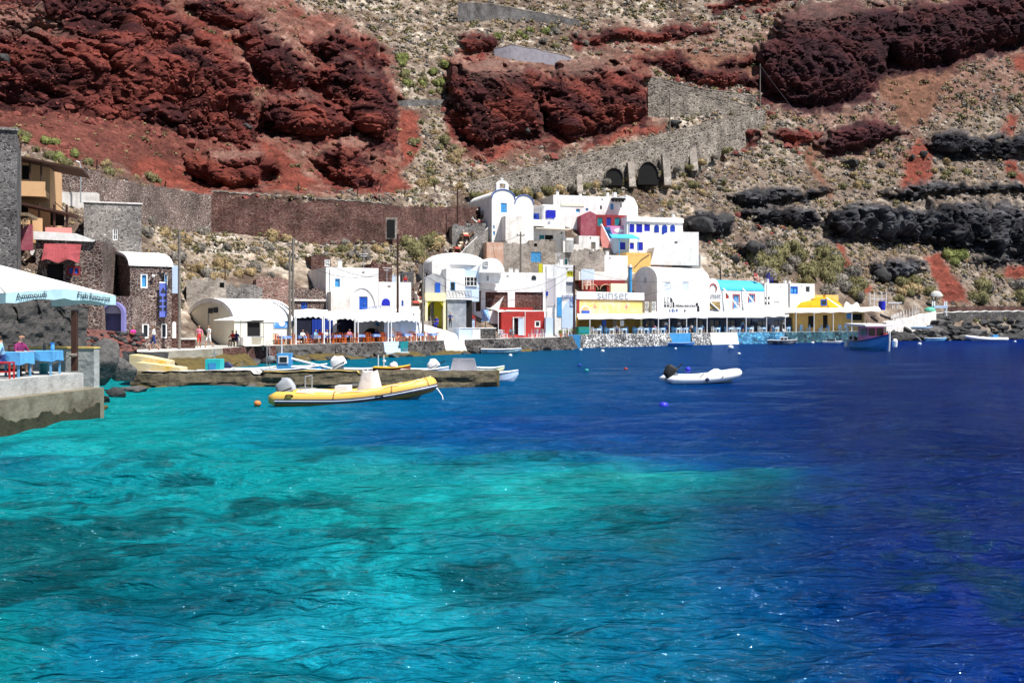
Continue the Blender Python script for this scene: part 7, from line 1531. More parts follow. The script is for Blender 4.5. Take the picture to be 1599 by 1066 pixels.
# steps of the donkey path
for i in range(22):
    t_ = i / 21.0; px = 648 + 108 * t_ ** 1.1; py = 508 - 152 * t_; c = on_slope(px, py, 1.2)
    MB().box(-1.7, 1.7, -.3, 1.4, -.9, 0).build('stone_step', RUIN, loc=c, rz=R(35), label='%s worn stone step of the donkey stairs from the bottom' % ordinal(i), cat='step', group='steps of the donkey stairs')
hill_wall('stair_wall', 'rubble wall on the uphill side of the donkey stairs', [(640, 448, 470), (670, 428, 446), (700, 396, 414), (740, 358, 374), (768, 338, 352)], STONE_B, .4, .5)
hill_wall('stair_wall', 'rough wall on the seaward side of the donkey stairs', [(672, 470, 500), (690, 438, 470), (712, 402, 420), (745, 372, 386), (762, 356, 368)], STONE_L, 2.6, .5, WHITE2)

# ------------------------------------------------------------------ utility poles and cables
def pole(px, pt, pb, d, label, r=.13, m=GREYWOOD, arms=1):
    k = d / F; h = (pb - pt) * k; o = P(px, pb, d); u = empty('utility_pole', o, 0, label, 'pole'); MB().tube([(0, 0, -1.2), (0, 0, h)], [r, r * .75], 8).build('shaft', m, u)
    if arms:
        MB().box(-.55, .55, -.06, .06, h - .55, h - .43).build('crossarm', m, u)
        for x_ in (-.45, 0, .45): MB().lathe([(.05, 0), (.07, .08), (.03, .16)], (x_, 0, h - .43), 6).build('insulator', BLACKR, u)
    return o + Vector((0, 0, h - .3))
T = {}
T['a'] = pole(280, 360, 545, 75.5, 'tall grey pole beside the brown barrel-roofed house'); T['b'] = pole(452.5, 392, 535, 90.5, 'shorter of the twin grey poles by the cream house'); T['b2'] = pole(457.5, 372, 535, 91, 'taller of the twin grey poles by the cream house', .14)
T['c'] = pole(621, 365, 485, 105, 'dark thin pole behind the canvas restaurant', .13, WOOD, 0); T['d'] = pole(660.5, 412, 532, 105, 'bare grey pole at the foot of the donkey stairs', .14, GREYWOOD, 0); T['e'] = pole(714.5, 295, 376, float(G(714, 374)) - 1, 'dark pole rising above the donkey stairs', .14, WOOD, 0)
T['f'] = pole(813, 362, 428, float(G(813, 424)) - 6, 'pole with fittings in front of the tan ruin', .14); T['g'] = pole(896.5, 414, 520, qd(897) + 3, 'dark pole beside the sunset sign wall', .16, WOOD, 0); T['h'] = pole(1046, 146, 214, float(G(1046, 210)) - 3, 'lone pole on the stepped road', .15, GREYWOOD, 0)
T['i'] = pole(1187, 100, 174, float(G(1187, 172)) - 3, 'pole at the hairpin below the dark cliff', .15, GREYWOOD, 0); T['j'] = pole(1125, 418, 456, float(G(1125, 456)) - 4, 'short dark pole beside the turquoise roof', .13, WOOD, 0); T['k'] = pole(351.5, 405, 470, float(G(351, 455)) - 2, 'thin dark post on the roof terrace behind the cream house', .08, WOOD, 0)
for i, (px, pt, pb) in enumerate(((466, 286, 300), (557, 290, 303), (592, 284, 297), (632, 291, 304), (680, 284, 298), (705, 274, 288), (737, 264, 278), (30, 226, 236), (255, 284, 292), (150, 252, 264))):
    o = MB().tube([(0, 0, -.5), (.3 * math.sin(i), 0, (pb - pt) * .083)], .09, 5).build('fence_post', WOOD, loc=on_slope(px, pb, .6), label='%s leaning old fence post from the left above the retaining walls' % ordinal(sorted((30, 150, 255, 466, 557, 592, 632, 680, 705, 737)).index(px)), cat='post', group='old fence posts')
def cable(label, a, c, sag=.6, r=.022):
    MB().tube([a.lerp(c, t) - Vector((0, 0, sag * 4 * t * (1 - t))) for t in np.linspace(0, 1, 13)], r, 4).build('cable', INK, label=label, cat='cable', loc=(0, 0, 0))
W = lambda px, py, d: P(px, py, d)
cable('cable from the tall grey pole to the twin poles', T['a'], T['b2'], 1.2); cable('cable from the tall grey pole to the uphill slope', T['a'], W(221, 357, 86), .4)
cable('upper cable from the twin poles across the flat white house', T['b2'], T['d'], 2.0); cable('lower cable from the twin poles to the thin dark pole', T['b'], T['c'] - Vector((0, 0, 3)), 1.6)
cable('upper long cable from the stair pole to the sunset pole', T['d'] - Vector((0, 0, .2)), T['g'] - Vector((0, 0, .1)), 2.6); cable('lower long cable from the stair pole to the sunset pole', T['d'] - Vector((0, 0, .8)), T['g'] - Vector((0, 0, .6)), 3.2)
cable('cable from the dark stair pole to the fitted pole', T['e'] - Vector((0, 0, 3)), T['f'], 2.2); cable('cable from the fitted pole down to the sunset pole', T['f'], T['g'], 1.5)
cable('upper cable across the big vaulted house', T['g'], T['j'], 2.0); cable('lower cable across the big vaulted house', W(1004, 461, 138), W(1102, 428, 152), .3); cable('cable down the slope from the dark cliff', T['i'], W(1248, 182, 236), .2, .04)
cable('diagonal cable over the near balconies', W(60, 290, 76), W(125, 345, 78), .2, .03)

# ------------------------------------------------------------------ boulders and shore rocks
for i, (px, py, w, h, lab) in enumerate(((1376, 432, 34, 26, 'round dark boulder beside the big black outcrop'), (1440, 242, 18, 14, 'pale-topped boulder below the black band at right'), (1422, 248, 12, 10, 'small boulder beside the pale-topped one'), (1360, 243, 12, 12, 'dark boulder below the overhanging red rock'), (1326, 258, 30, 18, 'low black boulder on the gravel slope'),
    (285, 205, 18, 18, 'square dark red boulder on the cinder slope'), (300, 228, 18, 12, 'flat dark red boulder below the square one'), (1092, 352, 44, 34, 'large dark boulder right of the blue-shuttered house'), (1130, 350, 30, 28, 'dark boulder pile behind the village edge'), (1165, 388, 30, 20, 'angular black boulder above the scrub'), (1185, 410, 26, 16, 'split black boulder above the scrub'), (1145, 408, 18, 14, 'small black boulder above the turquoise roof'), (1052, 195, 30, 10, 'flat dark boulder under the switchback wall'), (8, 96, 22, 22, 'dark boulder at the upper left edge'), (395, 200, 20, 12, 'pale boulder on the red cliff ledge'), (820, 205, 14, 10, 'pale boulder in the cleft between the red cliffs'))):
    p = surf(px, py); k = p.y / F; o = inst((BR if i in (5, 6) else BD)[i % 3], 'boulder', p + Vector((0, -w * k * .2, 0)), i * 1.3, (w * k / 2, w * k / 2, h * k / 1.5), lab, 'rock')
rr = random.Random(77)
def ranked(items, key):                          # ordinal from the left within each class
    seen = {}
    for it in sorted(items): k_ = key(it); n_ = seen.get(k_, 0); seen[k_] = n_ + 1; yield it, k_, n_
L_ = []
for i in range(190):
    px = 1385 + 255 * rr.random(); L_.append((px, 531 - rr.random() ** 1.3 * (14 if px < 1450 else 30), rr.uniform(8, 25), rr.random()))
for (px, py, w, c), k_, n_ in ranked(L_, lambda t: ('large' if t[2] > 19 else 'middling' if t[2] > 13 else 'small', 'at the foot of the ramp' if t[0] < 1450 else 'on the shore behind the light blue rowing boat' if t[0] < 1510 else 'on the shore behind the long white inflatable')):
    p = on_slope(px, py, 1.5); k = p.y / F; me = (BD if c < .85 else BG)[int(c * 97) % 4]
    inst(me, 'boulder', p, px * 1.7, (w * k / 2 * (.7 + .6 * c), w * k / 2, w * k / 2 * (.55 + .4 * c)), '%s %s dark boulder from the left %s' % (ordinal(n_), k_[0], k_[1]), 'rock', 'shore boulders at right')
L_ = [(rr.uniform(128, 225), rr.uniform(520, 548), rr.uniform(5, 16), rr.randrange(3)) for i in range(60)]
for (px, py, w, c), k_, n_ in ranked(L_, lambda t: t[3]):
    d = 58.5 + (px - 128) * .04 - (py - 520) * .05; k = d / F; inst((BR, BD, BG)[c][n_ % 3], 'boulder', P(px, py, d), px, (w * k / 2, w * k / 2, w * k / 2 * .8), '%s loose %s stone from the left below the lilac arch' % (ordinal(n_), ('red', 'black', 'grey')[c]), 'rock', 'rubble bank stones')
L_ = [(rr.uniform(350, 880), rr.uniform(1.2, 2.6), rr.uniform(.3, .9), rr.uniform(-.1, .15)) for i in range(46)]
for (px, o_, w, z_), k_, n_ in ranked(L_, lambda t: 0):
    d = qd(px) - o_; inst((BD if n_ % 3 else BG)[n_ % 4], 'boulder', Vector(((px - CX) * d / F + 1.2, d, z_)), px, (w, w * .8, w * .6), '%s small rock from the left at the waterline under the quay' % ordinal(n_), 'rock', 'waterline rocks under the quay')

# ------------------------------------------------------------------ scrub
def bush(px, py, w, kind, label, group=None, h=None):
    p = surf(px, py); k = p.y / F; s_ = w * k / 2; hh = (h or w * .62) * k
    return inst(BUSH[kind][rr.randrange(3)], 'bush', p + Vector((0, -.2 * s_, -.12 * hh)), rr.uniform(0, 6.28), (s_, s_, hh), label, 'bush', group)
REG = [  # photo area, how many, size range, kinds, where
 ([(20, 205), (60, 210), (160, 262), (150, 270), (60, 250), (22, 245)], 16, (14, 30), 'ffo', 'on the bank above the orange balconies'),
 ([(165, 262), (300, 292), (290, 300), (160, 276)], 7, (14, 28), 'fod', 'above the descending stone wall'),
 ([(222, 325), (330, 352), (430, 362), (460, 430), (300, 440), (232, 400)], 36, (16, 36), 'ddgg', 'on the slope left of the twin poles'),
 ([(440, 366), (600, 375), (618, 400), (560, 412), (470, 400)], 18, (12, 26), 'dgo', 'above the flat-roofed white house'),
 ([(628, 372), (700, 345), (756, 334), (750, 348), (690, 392), (640, 428)], 20, (20, 38), 'odo', 'on the bank left of the donkey stairs'),
 ([(612, 85), (695, 82), (700, 148), (690, 155), (625, 150)], 22, (12, 24), 'ffo', 'in the gully between the red cliffs'),
 ([(640, 175), (690, 210), (740, 265), (720, 300), (640, 300), (640, 240)], 18, (12, 26), 'dod', 'in the gully above the church path'),
 ([(740, 40), (900, 45), (920, 70), (880, 78), (760, 60)], 14, (12, 22), 'fog', 'along the upper path bend'),
 ([(805, 300), (900, 286), (912, 300), (830, 314)], 12, (18, 32), 'odo', 'behind the church'),
 ([(884, 330), (905, 328), (935, 362), (900, 368)], 7, (18, 28), 'od', 'beside the wine red wall'),
 ([(1000, 285), (1110, 262), (1150, 300), (1060, 335), (1000, 310)], 22, (11, 24), 'dog', 'on the stony slope below the viaduct'),
 ([(1150, 395), (1290, 385), (1340, 440), (1350, 470), (1270, 455), (1160, 432)], 40, (24, 46), 'ogo', 'on the slope behind the yellow vault'),
 ([(1300, 260), (1560, 250), (1599, 275), (1400, 285), (1300, 300)], 16, (10, 20), 'god', 'between the black rock bands'),
 ([(1390, 445), (1440, 440), (1460, 470), (1395, 475)], 10, (20, 34), 'odg', 'beside the pale parasol on the coast path'),
 ([(1512, 445), (1640, 430), (1640, 470), (1520, 474)], 16, (22, 40), 'oog', 'above the coast path at far right'),
 ([(1470, 392), (1500, 395), (1496, 415), (1474, 414)], 3, (22, 32), 'f', 'under the black rock face'),
]
def inpoly(px, py, poly):
    c = False; n = len(poly)
    for i in range(n):
        (ax, ay), (bx, by) = poly[i], poly[(i + 1) % n]
        if (ay > py) != (by > py) and px < (bx - ax) * (py - ay) / (by - ay) + ax: c = not c
    return c
for poly, n, (s0, s1), kinds, lab in REG:
    xs = [p[0] for p in poly]; ys = [p[1] for p in poly]; c = 0; got = []
    for _ in range(n * 30):
        px, py = rr.uniform(min(xs), max(xs)), rr.uniform(min(ys), max(ys))
        if inpoly(px, py, poly):
            got.append((px, py, rr.uniform(s0, s1), kinds[rr.randrange(len(kinds))])); c += 1
            if c >= n: break
    got.sort()
    for kd in 'odgf':
        sub = [g_ for g_ in got if g_[3] == kd]; kn = {'o': 'olive', 'd': 'straw-coloured', 'g': 'grey thorny', 'f': 'fresh green'}[kd]
        for i, g_ in enumerate(sub):
            place_ = 'only' if len(sub) == 1 else 'leftmost' if i == 0 else 'rightmost' if i == len(sub) - 1 else ordinal(i) + ' from left'
            bush(g_[0], g_[1], g_[2], kd, '%s %s bush %s' % (place_, kn, lab), 'bushes ' + lab)
# uncountable small scrub and stones over the whole hillside: one mass each
def scatter(name, label, n, src_fn, size, m, seed, cond):
    rg = np.random.default_rng(seed); V = []; Fc = []; base_v, base_f = src_fn; bv = np.array(base_v); k = 0
    ii = rg.integers(0, len(py_l), n * 4); jj = rg.integers(0, len(px_l), n * 4); out = []
    for i, j in zip(ii, jj):
        if k >= n: break
        px, py = px_l[j], py_l[i]
        if not (-60 < px < 1660 and -20 < py < 505) or not cond(i, j, px, py): continue
        p = np.array([TX[i, j], TY[i, j], TZ[i, j]]); s_ = rg.uniform(*size) * (p[1] / 180); a = rg.uniform(0, 6.28); c, s2 = math.cos(a), math.sin(a); sx, sy, sz = s_ * rg.uniform(.7, 1.3), s_ * rg.uniform(.7, 1.3), s_ * rg.uniform(.55, 1.0)
        q = bv * [sx, sy, sz]; out.append(np.stack([q[:, 0] * c - q[:, 1] * s2, q[:, 0] * s2 + q[:, 1] * c, q[:, 2]], -1) + p); k += 1
    nv = len(bv); V = np.concatenate(out); fb_ = np.array(base_f); Fc = (fb_[None] + (np.arange(k) * nv)[:, None, None]).reshape(-1, fb_.shape[1])
    me = bpy.data.meshes.new(name); me.from_pydata(V.tolist(), [], Fc.tolist()); me.materials.append(m); me.update(); o = bpy.data.objects.new(name, me); C.objects.link(o); tag(o, label, name.split('_')[-1], None, 'stuff')
def tuft():
    rg = np.random.default_rng(5); V = []; Fc = []
    for i in range(26):
        d_ = rg.normal(size=3); d_[2] = abs(d_[2]); d_ /= np.linalg.norm(d_); c = d_ * rg.uniform(.5, 1); a = np.cross(d_, rg.normal(size=3)); a /= np.linalg.norm(a); b_ = np.cross(d_, a); s_ = rg.uniform(.25, .45); k = len(V); V += [c - a * s_, c + b_ * s_, c + a * s_]; Fc.append((k, k + 1, k + 2))
    return [tuple(v) for v in V], Fc
def chip():
    rg = np.random.default_rng(8); bm = bmesh.new(); bmesh.ops.create_icosphere(bm, subdivisions=1, radius=1); V = [tuple(np.array(v.co) * rg.uniform(.65, 1.2)) for v in bm.verts]; Fc = [tuple(v.index for v in f.verts) for f in bm.faces]; bm.free(); return V, Fc
soft = lambda i, j, px, py: wrock[i, j] < .25 and vil[i, j] < 0 and (col[i, j, 0] < 2.2 * col[i, j, 2] or (i * 7 + j) % 6 == 0)
scatter('low_scrub', 'scattered low olive scrub covering the hillside', 4600, tuft(), (.28, .95), OLIVE, 1, lambda i, j, px, py: soft(i, j, px, py) and n1[i, j] + .5 * n2[i, j] > .08)
scatter('low_scrub', 'scattered low dry scrub covering the hillside', 3600, tuft(), (.25, .75), DRY, 2, lambda i, j, px, py: soft(i, j, px, py))
scatter('low_scrub', 'scattered low grey thorn scrub covering the hillside', 3800, tuft(), (.25, .9), GREYS, 3, lambda i, j, px, py: soft(i, j, px, py) and px > 500 and n2[i, j] > 0)
scatter('loose_stones', 'loose dark stones strewn over the hillside', 5200, chip(), (.10, .42), ROCK_D, 4, lambda i, j, px, py: vil[i, j] < 0 and (wrock[i, j] < .5) and col[i, j, 0] < 2.2 * col[i, j, 2])
scatter('loose_stones', 'loose pale stones strewn over the hillside', 5200, chip(), (.08, .32), mat('pale_pumice', (.40, .36, .32), .9, .2, 1), 5, lambda i, j, px, py: vil[i, j] < 0 and wrock[i, j] < .3 and col[i, j, 0] < 2.2 * col[i, j, 2])
scatter('rock_debris', 'angular black blocks broken from the lava bands', 1000, chip(), (.2, .7), ROCK_D, 7, lambda i, j, px, py: isbas[max(i - 6, 0), j] > .15 and px > 1040)
scatter('rock_debris', 'dark red blocks fallen below the cliffs', 1100, chip(), (.3, 1.1), ROCK_R, 8, lambda i, j, px, py: wrock[max(i - 10, 0), j] > .4 and isbas[i, j] < .2 and wrock[i, j] < .6 and px < 1250)
scatter('loose_stones', 'loose red stones strewn over the cliffs', 2600, chip(), (.1, .38), ROCK_R, 6, lambda i, j, px, py: (wrock[i, j] > .3 and isbas[i, j] < .3 or col[i, j, 0] > 2.4 * col[i, j, 2]) and px < 1150)

# ------------------------------------------------------------------ tables and chairs
def chair_mesh(m, cushion=None):
    q = MB(); w = .2
    for x in (-w, w): q.box(x - .02, x + .02, -.22, -.18, 0, .45); q.box(x - .02, x + .02, .18, .22, 0, .95)
    q.box(-w - .02, w + .02, -.22, .18, .43, .47)
    for z in (.6, .75, .9): q.box(-w + .02, w - .02, .19, .21, z, z + .06)
    for x in (-w, w): q.box(x - .012, x + .012, -.18, .18, .18, .21)
    if cushion: q.cm = 1; q.box(-w, w, -.2, .17, .473, .51)
    return q.mesh('chair', [m, cushion] if cushion else m)
def make_table(label, m_leg, m_cloth, w=.42, h=.75, drop=.22):
    u = empty('table', (0, 0, 0), 0, label, 'table'); q = MB()
    for x in (-w + .06, w - .06):
        for y in (-w + .06, w - .06): MB().box(x - .03, x + .03, y - .03, y + .03, 0, h - .03).build('leg', m_leg, u)
    MB().box(-w, w, -w, w, h - .03, h).build('top', m_leg, u)
    q.add([(-w - .03, -w - .03, h + .01), (w + .03, -w - .03, h + .01), (w + .03, w + .03, h + .01), (-w - .03, w + .03, h + .01)], [(0, 1, 2, 3)])
    c = [(-w - .03, -w - .03), (w + .03, -w - .03), (w + .03, w + .03), (-w - .03, w + .03)]
    for i in range(4):
        a, b_ = c[i], c[(i + 1) % 4]; n = 6
        q.grid(lambda s_, v: (a[0] + (b_[0] - a[0]) * s_ + .02 * math.sin(s_ * 15) * v, a[1] + (b_[1] - a[1]) * s_ + .02 * math.cos(s_ * 13) * v, h + .01 - v * drop * (1 + .35 * abs(s_ - .5))), n, 2)
    q.build('tablecloth', m_cloth, u); return u
CH_O = chair_mesh(ORWOOD); CH_W = chair_mesh(WPAINT, CLOTHD); CH_B = chair_mesh(SKYB); CH_R = chair_mesh(mat('red_chair_paint', (.42, .02, .02), .5, .1, 4)); CH_WW = chair_mesh(WPAINT)
CLOTHP = mat('pale_blue_tablecloth', (.42, .58, .80), .9, .06, 3); CLOTHM = mat('blue_check_cloth', (.10, .22, .60), .9, .3, 8, tint=(.55, .62, .78))
rr = random.Random(5)
def place(tree, loc, rz, label, group=None):
    c = copy_tree(tree); c.location = loc; c.rotation_euler = (0, 0, rz); c['label'] = label
    if group: c['group'] = group
    return c
ORD = ['first', 'second', 'third', 'fourth', 'fifth', 'sixth', 'seventh', 'eighth', 'ninth', 'tenth', 'eleventh', 'twelfth', 'thirteenth', 'fourteenth', 'fifteenth', 'sixteenth']
t0 = make_table('', ORWOOD, CLOTHM); PXO = [444, 468, 490, 506, 522, 540, 560, 584, 606, 632, 652, 674]; ql = R(50)
for i, px in enumerate(PXO):
    p = on_quay(px, 1.3); place(t0, p, ql, '%s blue-clothed table from the left at the canvas restaurant' % ORD[i], 'tables of the canvas restaurant')
    for j, (s_, b_) in enumerate(((-.62, .0), (.62, .0), (-.5, .55), (.6, -.6))[:(4 if 2 < i < 10 else 3 if i < 11 else 2)]):
        v = Vector((math.cos(ql) * s_ - math.sin(ql) * b_, math.sin(ql) * s_ + math.cos(ql) * b_, 0)); inst(CH_O, 'chair', p + v, ql + (R(90) if s_ < 0 else R(-90)) + rr.uniform(-.3, .3), 1.0, '%s orange wooden chair at the %s table of the canvas restaurant' % (('left', 'right', 'back', 'front')[j], ORD[i]), 'chair', 'orange chairs')
for o in [t0] + list(t0.children): bpy.data.objects.remove(o)
t1 = make_table('', WPAINT, CLOTHP); PXL = [932, 952, 972, 996, 1006, 1018, 1032, 1056, 1068, 1090, 1118, 1138, 1150, 1170, 1190, 1210, 1228]; qr = R(42)
for i, px in enumerate(PXL):
    p = on_quay(px, 1.2 + .5 * (i % 2)); place(t1, p, qr, ('%s pale-clothed table from the left on the long terrace' % ORD[i]) if i < 16 else 'last pale-clothed table of the long terrace', 'tables of the long terrace')
    for j, s_ in enumerate((-.66, .66)):
        v = Vector((math.cos(qr) * s_, math.sin(qr) * s_, 0)); inst((CH_WW, CH_B)[(i + j) % 2], 'chair', p + v, qr + (R(90) if s_ < 0 else R(-90)), 1.0, '%s chair at the %s table of the long terrace' % (('left', 'right')[j], ORD[i] if i < 16 else 'last'), 'chair', 'chairs of the long terrace')
for o in [t1] + list(t1.children): bpy.data.objects.remove(o)
for i, px in enumerate((1250, 1262, 1281, 1292, 1312, 1322)):
    inst(CH_B, 'chair', on_quay(px, 1.0), R(200 + 40 * i), 1.15, '%s bright blue chair from the left under the cream awning' % ORD[i], 'chair', 'blue chairs under the cream awning')
# white chairs by the red house, on the ramp and on the terrace
for i, (px, bk) in enumerate(((783, 1.4), (789, 2.0), (800, 1.6), (828, 1.8), (836, 1.4), (842, 2.0), (848, 1.5))): inst(CH_W, 'chair', on_quay(px, bk), R(30 + 77 * i), 1.05, '%s white chair with blue cushion from the left by the red house' % ORD[i], 'chair', 'white chairs by the red house')
for i, px in enumerate((872, 880, 888)): inst(CH_WW, 'chair', on_quay(px, 1.4), R(210), 1.1, '%s plain white chair from the left by the painted blue wave' % ORD[i], 'chair', 'white chairs by the painted wave')
for i in range(9): inst(CH_WW, 'chair', on_slope(1395 + i * 4.6, 504 - i * 1.7, 4.5) + Vector((0, 0, .1)), R(20 + 9 * i), 1.35, '%s white chair from the left stacked along the ramp' % ORD[i], 'chair', 'chairs stacked along the ramp')
for i, px in enumerate((913, 919, 926, 938, 945)): p = on_slope(px, 452, 2.5); inst(CH_WW, 'chair', p, R(160 + 30 * i), 1.4, '%s white chair from the left on the red terrace' % ORD[i], 'chair', 'chairs on the red terrace')
for i, px in enumerate((876, 884, 891)):
    u = empty('flower_pot', on_quay(px, .7), 0, '%s terracotta pot from the left by the painted blue wave' % ORD[i], 'plant pot', 'terracotta pots'); MB().lathe([(.16, 0), (.24, .4), (.27, .42), (.22, .45)], (0, 0, 0), 10).build('pot', mat('terracotta', (.45, .17, .08), .85, .1, 3), u); q = inst(BUSH['f'][i], 'plant', (0, 0, .45), i, (.35, .35, .55), parent=u)
# near table and chairs under the canopy
tn = make_table('table under a light blue cloth on the near terrace', mat('sky_painted_wood', (.12, .34, .58), .6, .1, 3), CLOTHB, .55, .78, .3); tn.location = (P(62, 588, 34.2).x, 34.2, 1.52); tn.rotation_euler = (0, 0, R(8))
MB().lathe([(.03, 0), (.05, .02), (.05, .16), (.02, .22), (.02, .28)], (.2, -.1, .8), 8).build('bottle', GLASS, label='small dark bottle on the near blue table', cat='bottle', loc=tn.location); MB().lathe([(.05, 0), (.07, .05), (.06, .22), (.09, .26)], (.38, .1, .8), 8).build('jug', CLOTHB, label='light blue jug on the near table', cat='jug', loc=tn.location)
inst(CH_R, 'chair', (P(4, 600, 31.5).x, 31.6, 1.52), R(100), 1.1, 'red painted chair at the left edge of the near terrace', 'chair'); inst(chair_mesh(WOOD), 'chair', (P(30, 590, 33.3).x, 33.3, 1.52), R(80), 1.05, 'dark brown chair of the person in magenta', 'chair')
tb2 = make_table('half-hidden table with a blue cloth at the left edge', MATS['sky_painted_wood'], CLOTHB, .45, .78, .35); tb2.location = (P(14, 590, 32.6).x, 32.8, 1.52)
MB().lathe([(.14, 0), (.17, .3), (.15, .34)], (0, 0, 0), 10).build('bin', TEAL, loc=(P(62, 585, 34.6).x, 34.9, 1.52), label='small teal bin under the near blue table', cat='bin')

# ------------------------------------------------------------------ people
SKIN = mat('skin', (.46, .25, .16), .6, .08, 4); HAIR = mat('dark_hair', (.03, .02, .015), .7, .2, 8)
def skinned(joints, edges, name, sub=1):
    me = bpy.data.meshes.new(name); names = list(joints); me.from_pydata([joints[n][0] for n in names], [(names.index(a), names.index(b_)) for a, b_ in edges], [])
    o = bpy.data.objects.new(name, me); C.objects.link(o); md = o.modifiers.new('skin', 'SKIN'); md.use_smooth_shade = True
    for i, n in enumerate(names): r = joints[n][1]; me.skin_vertices[0].data[i].radius = r if hasattr(r, '__len__') else (r, r)
    me.skin_vertices[0].data[0].use_root = True; o.modifiers.new('sub', 'SUBSURF').levels = sub
    bpy.context.view_layer.update(); ev = o.evaluated_get(bpy.context.evaluated_depsgraph_get()); m2 = bpy.data.meshes.new_from_object(ev); bpy.data.objects.remove(o); return m2
def body(pose):
    J = {'pelvis': ((0, 0, .95), (.15, .11)), 'waist': ((0, .01, 1.12), (.13, .095)), 'chest': ((0, .0, 1.34), (.165, .11)), 'neck': ((0, .0, 1.50), .055), 'headb': ((0, -.01, 1.58), (.07, .08)), 'head': ((0, -.02, 1.68), (.085, .1)), 'crown': ((0, -.01, 1.76), .05)}
    if pose == 'stand': LEG = {-1: ((-.1, -.02, .5), (-.11, .02, .08), (-.12, -.12, .03)), 1: ((.1, -.03, .5), (.11, .0, .08), (.12, -.14, .03))}; ARM = {-1: ((-.27, .02, 1.16), (-.26, -.1, .94), (-.25, -.14, .86)), 1: ((.27, .02, 1.16), (.27, -.08, .93), (.26, -.12, .85))}
    elif pose == 'walk': LEG = {-1: ((-.09, -.2, .52), (-.1, -.22, .1), (-.1, -.36, .06)), 1: ((.09, .1, .5), (.1, .36, .16), (.1, .28, .06))}; ARM = {-1: ((-.26, .14, 1.17), (-.25, .12, .95), (-.25, .06, .87)), 1: ((.26, -.1, 1.17), (.24, -.28, 1.02), (.23, -.36, .98))}
    elif pose == 'sit':
        for k in J: (x, y, z), r = J[k]; J[k] = ((x, y - .12 * max(0, z - 1.1), z - .45), r)
        LEG = {-1: ((-.11, -.42, .52), (-.11, -.40, .08), (-.11, -.54, .03)), 1: ((.11, -.42, .52), (.12, -.36, .08), (.12, -.50, .03))}; ARM = {-1: ((-.27, -.12, .74), (-.18, -.36, .74), (-.12, -.44, .76)), 1: ((.27, -.12, .74), (.2, -.36, .74), (.14, -.45, .76))}
    hz = .95 if pose != 'sit' else .5; sh = 1.43 if pose != 'sit' else .96; sy = 0 if pose != 'sit' else -.04
    E = [('pelvis', 'waist'), ('waist', 'chest'), ('chest', 'neck'), ('neck', 'headb'), ('headb', 'head'), ('head', 'crown')]
    for s_ in (-1, 1):
        n = 'l' if s_ < 0 else 'r'; k_, a, f = LEG[s_]; e, w, h = ARM[s_]
        J['hip' + n] = ((.09 * s_, 0, hz - .06), (.095, .09)); J['knee' + n] = (k_, .06); J['ankle' + n] = (a, .042); J['foot' + n] = (f, (.045, .035)); J['sho' + n] = ((.18 * s_, sy, sh), .06); J['elb' + n] = (e, .042); J['wri' + n] = (w, .03); J['hand' + n] = (h, (.03, .035))
        E += [('pelvis', 'hip' + n), ('hip' + n, 'knee' + n), ('knee' + n, 'ankle' + n), ('ankle' + n, 'foot' + n), ('chest', 'sho' + n), ('sho' + n, 'elb' + n), ('elb' + n, 'wri' + n), ('wri' + n, 'hand' + n)]
        for q_ in range(4): h2 = Vector(h) + Vector((.018 * (q_ - 1.5), -.03, -.05 + .008 * abs(q_ - 1.5))); J['fin%s%d' % (n, q_)] = (tuple(h2), .009); E.append(('hand' + n, 'fin%s%d' % (n, q_)))
        J['thumb' + n] = (tuple(Vector(h) + Vector((-.035 * s_, -.035, -.005))), .010); E.append(('hand' + n, 'thumb' + n))
    me = skinned(J, E, 'person'); pc = np.array([p.center[:] for p in me.polygons]); seg = []
    best = np.full(len(pc), 9.); idx = np.zeros(len(pc), int)
    zone = lambda a, b_: 2 if b_[:3] in ('hip', ) or (a[:3] == 'hip') or a == 'pelvis' and b_ == 'waist' else 1 if (a, b_) in (('waist', 'chest'), ('chest', 'neck')) or b_[:3] == 'sho' or a[:3] == 'sho' else 3 if a[:3] == 'kne' else 4 if a[:3] == 'ank' else 0
    for a, b_ in E:
        A_, B_ = np.array(J[a][0]), np.array(J[b_][0]); t = np.clip(((pc - A_) @ (B_ - A_)) / ((B_ - A_) @ (B_ - A_)), 0, 1); d_ = np.linalg.norm(pc - A_ - t[:, None] * (B_ - A_), axis=1); m_ = d_ < best; best[m_] = d_[m_]; idx[m_] = zone(a, b_)
    hd = np.array(J['head'][0]); dh = pc - hd; hairm = (np.linalg.norm(dh, axis=1) < .17) & ((dh[:, 1] > .01) | (dh[:, 2] > .045)) & (dh[:, 2] > -.08); idx[hairm] = 5
    me.materials.clear(); me.polygons.foreach_set('material_index', idx.astype(np.int32)); return me, J
BODY = {p: body(p) for p in ('stand', 'walk', 'sit')}
def person(label, loc, rz, pose, shirt, legs, lower=None, shoes=None, hair=None, sc=1.0, hat=None, group=None):
    me0, J = BODY[pose]; me = me0.copy()
    for m__ in (SKIN, shirt, legs, lower or SKIN, shoes or BLACKR, hair or HAIR): me.materials.append(m__)
    o = inst(me, 'person', loc, rz, sc, label, 'person', group); h = Vector(J['head'][0])
    for x in (-.033, .033): MB().lathe([(.004, -.008), (.012, -.004), (.012, .004), (.004, .008)], h + Vector((x, -.095, .015)), 6).build('eye', INK, o)
    MB().prism_x([(-.09, -.03), (-.125, -.035), (-.095, .02)], -.013, .013).build('nose', SKIN, o, h); MB().box(-.025, .025, -.1, -.09, -.068, -.06).build('mouth', INKR, o, h)
    for x in (-.09, .09): MB().cbox((x, .0, -.005), .018, .035, .055).build('ear', SKIN, o, h)
    if hat: MB().lathe([(.19, .05), (.19, .06), (.11, .07), (.10, .14), (.03, .16)], h, 12).build('hat', hat, o)
    return o
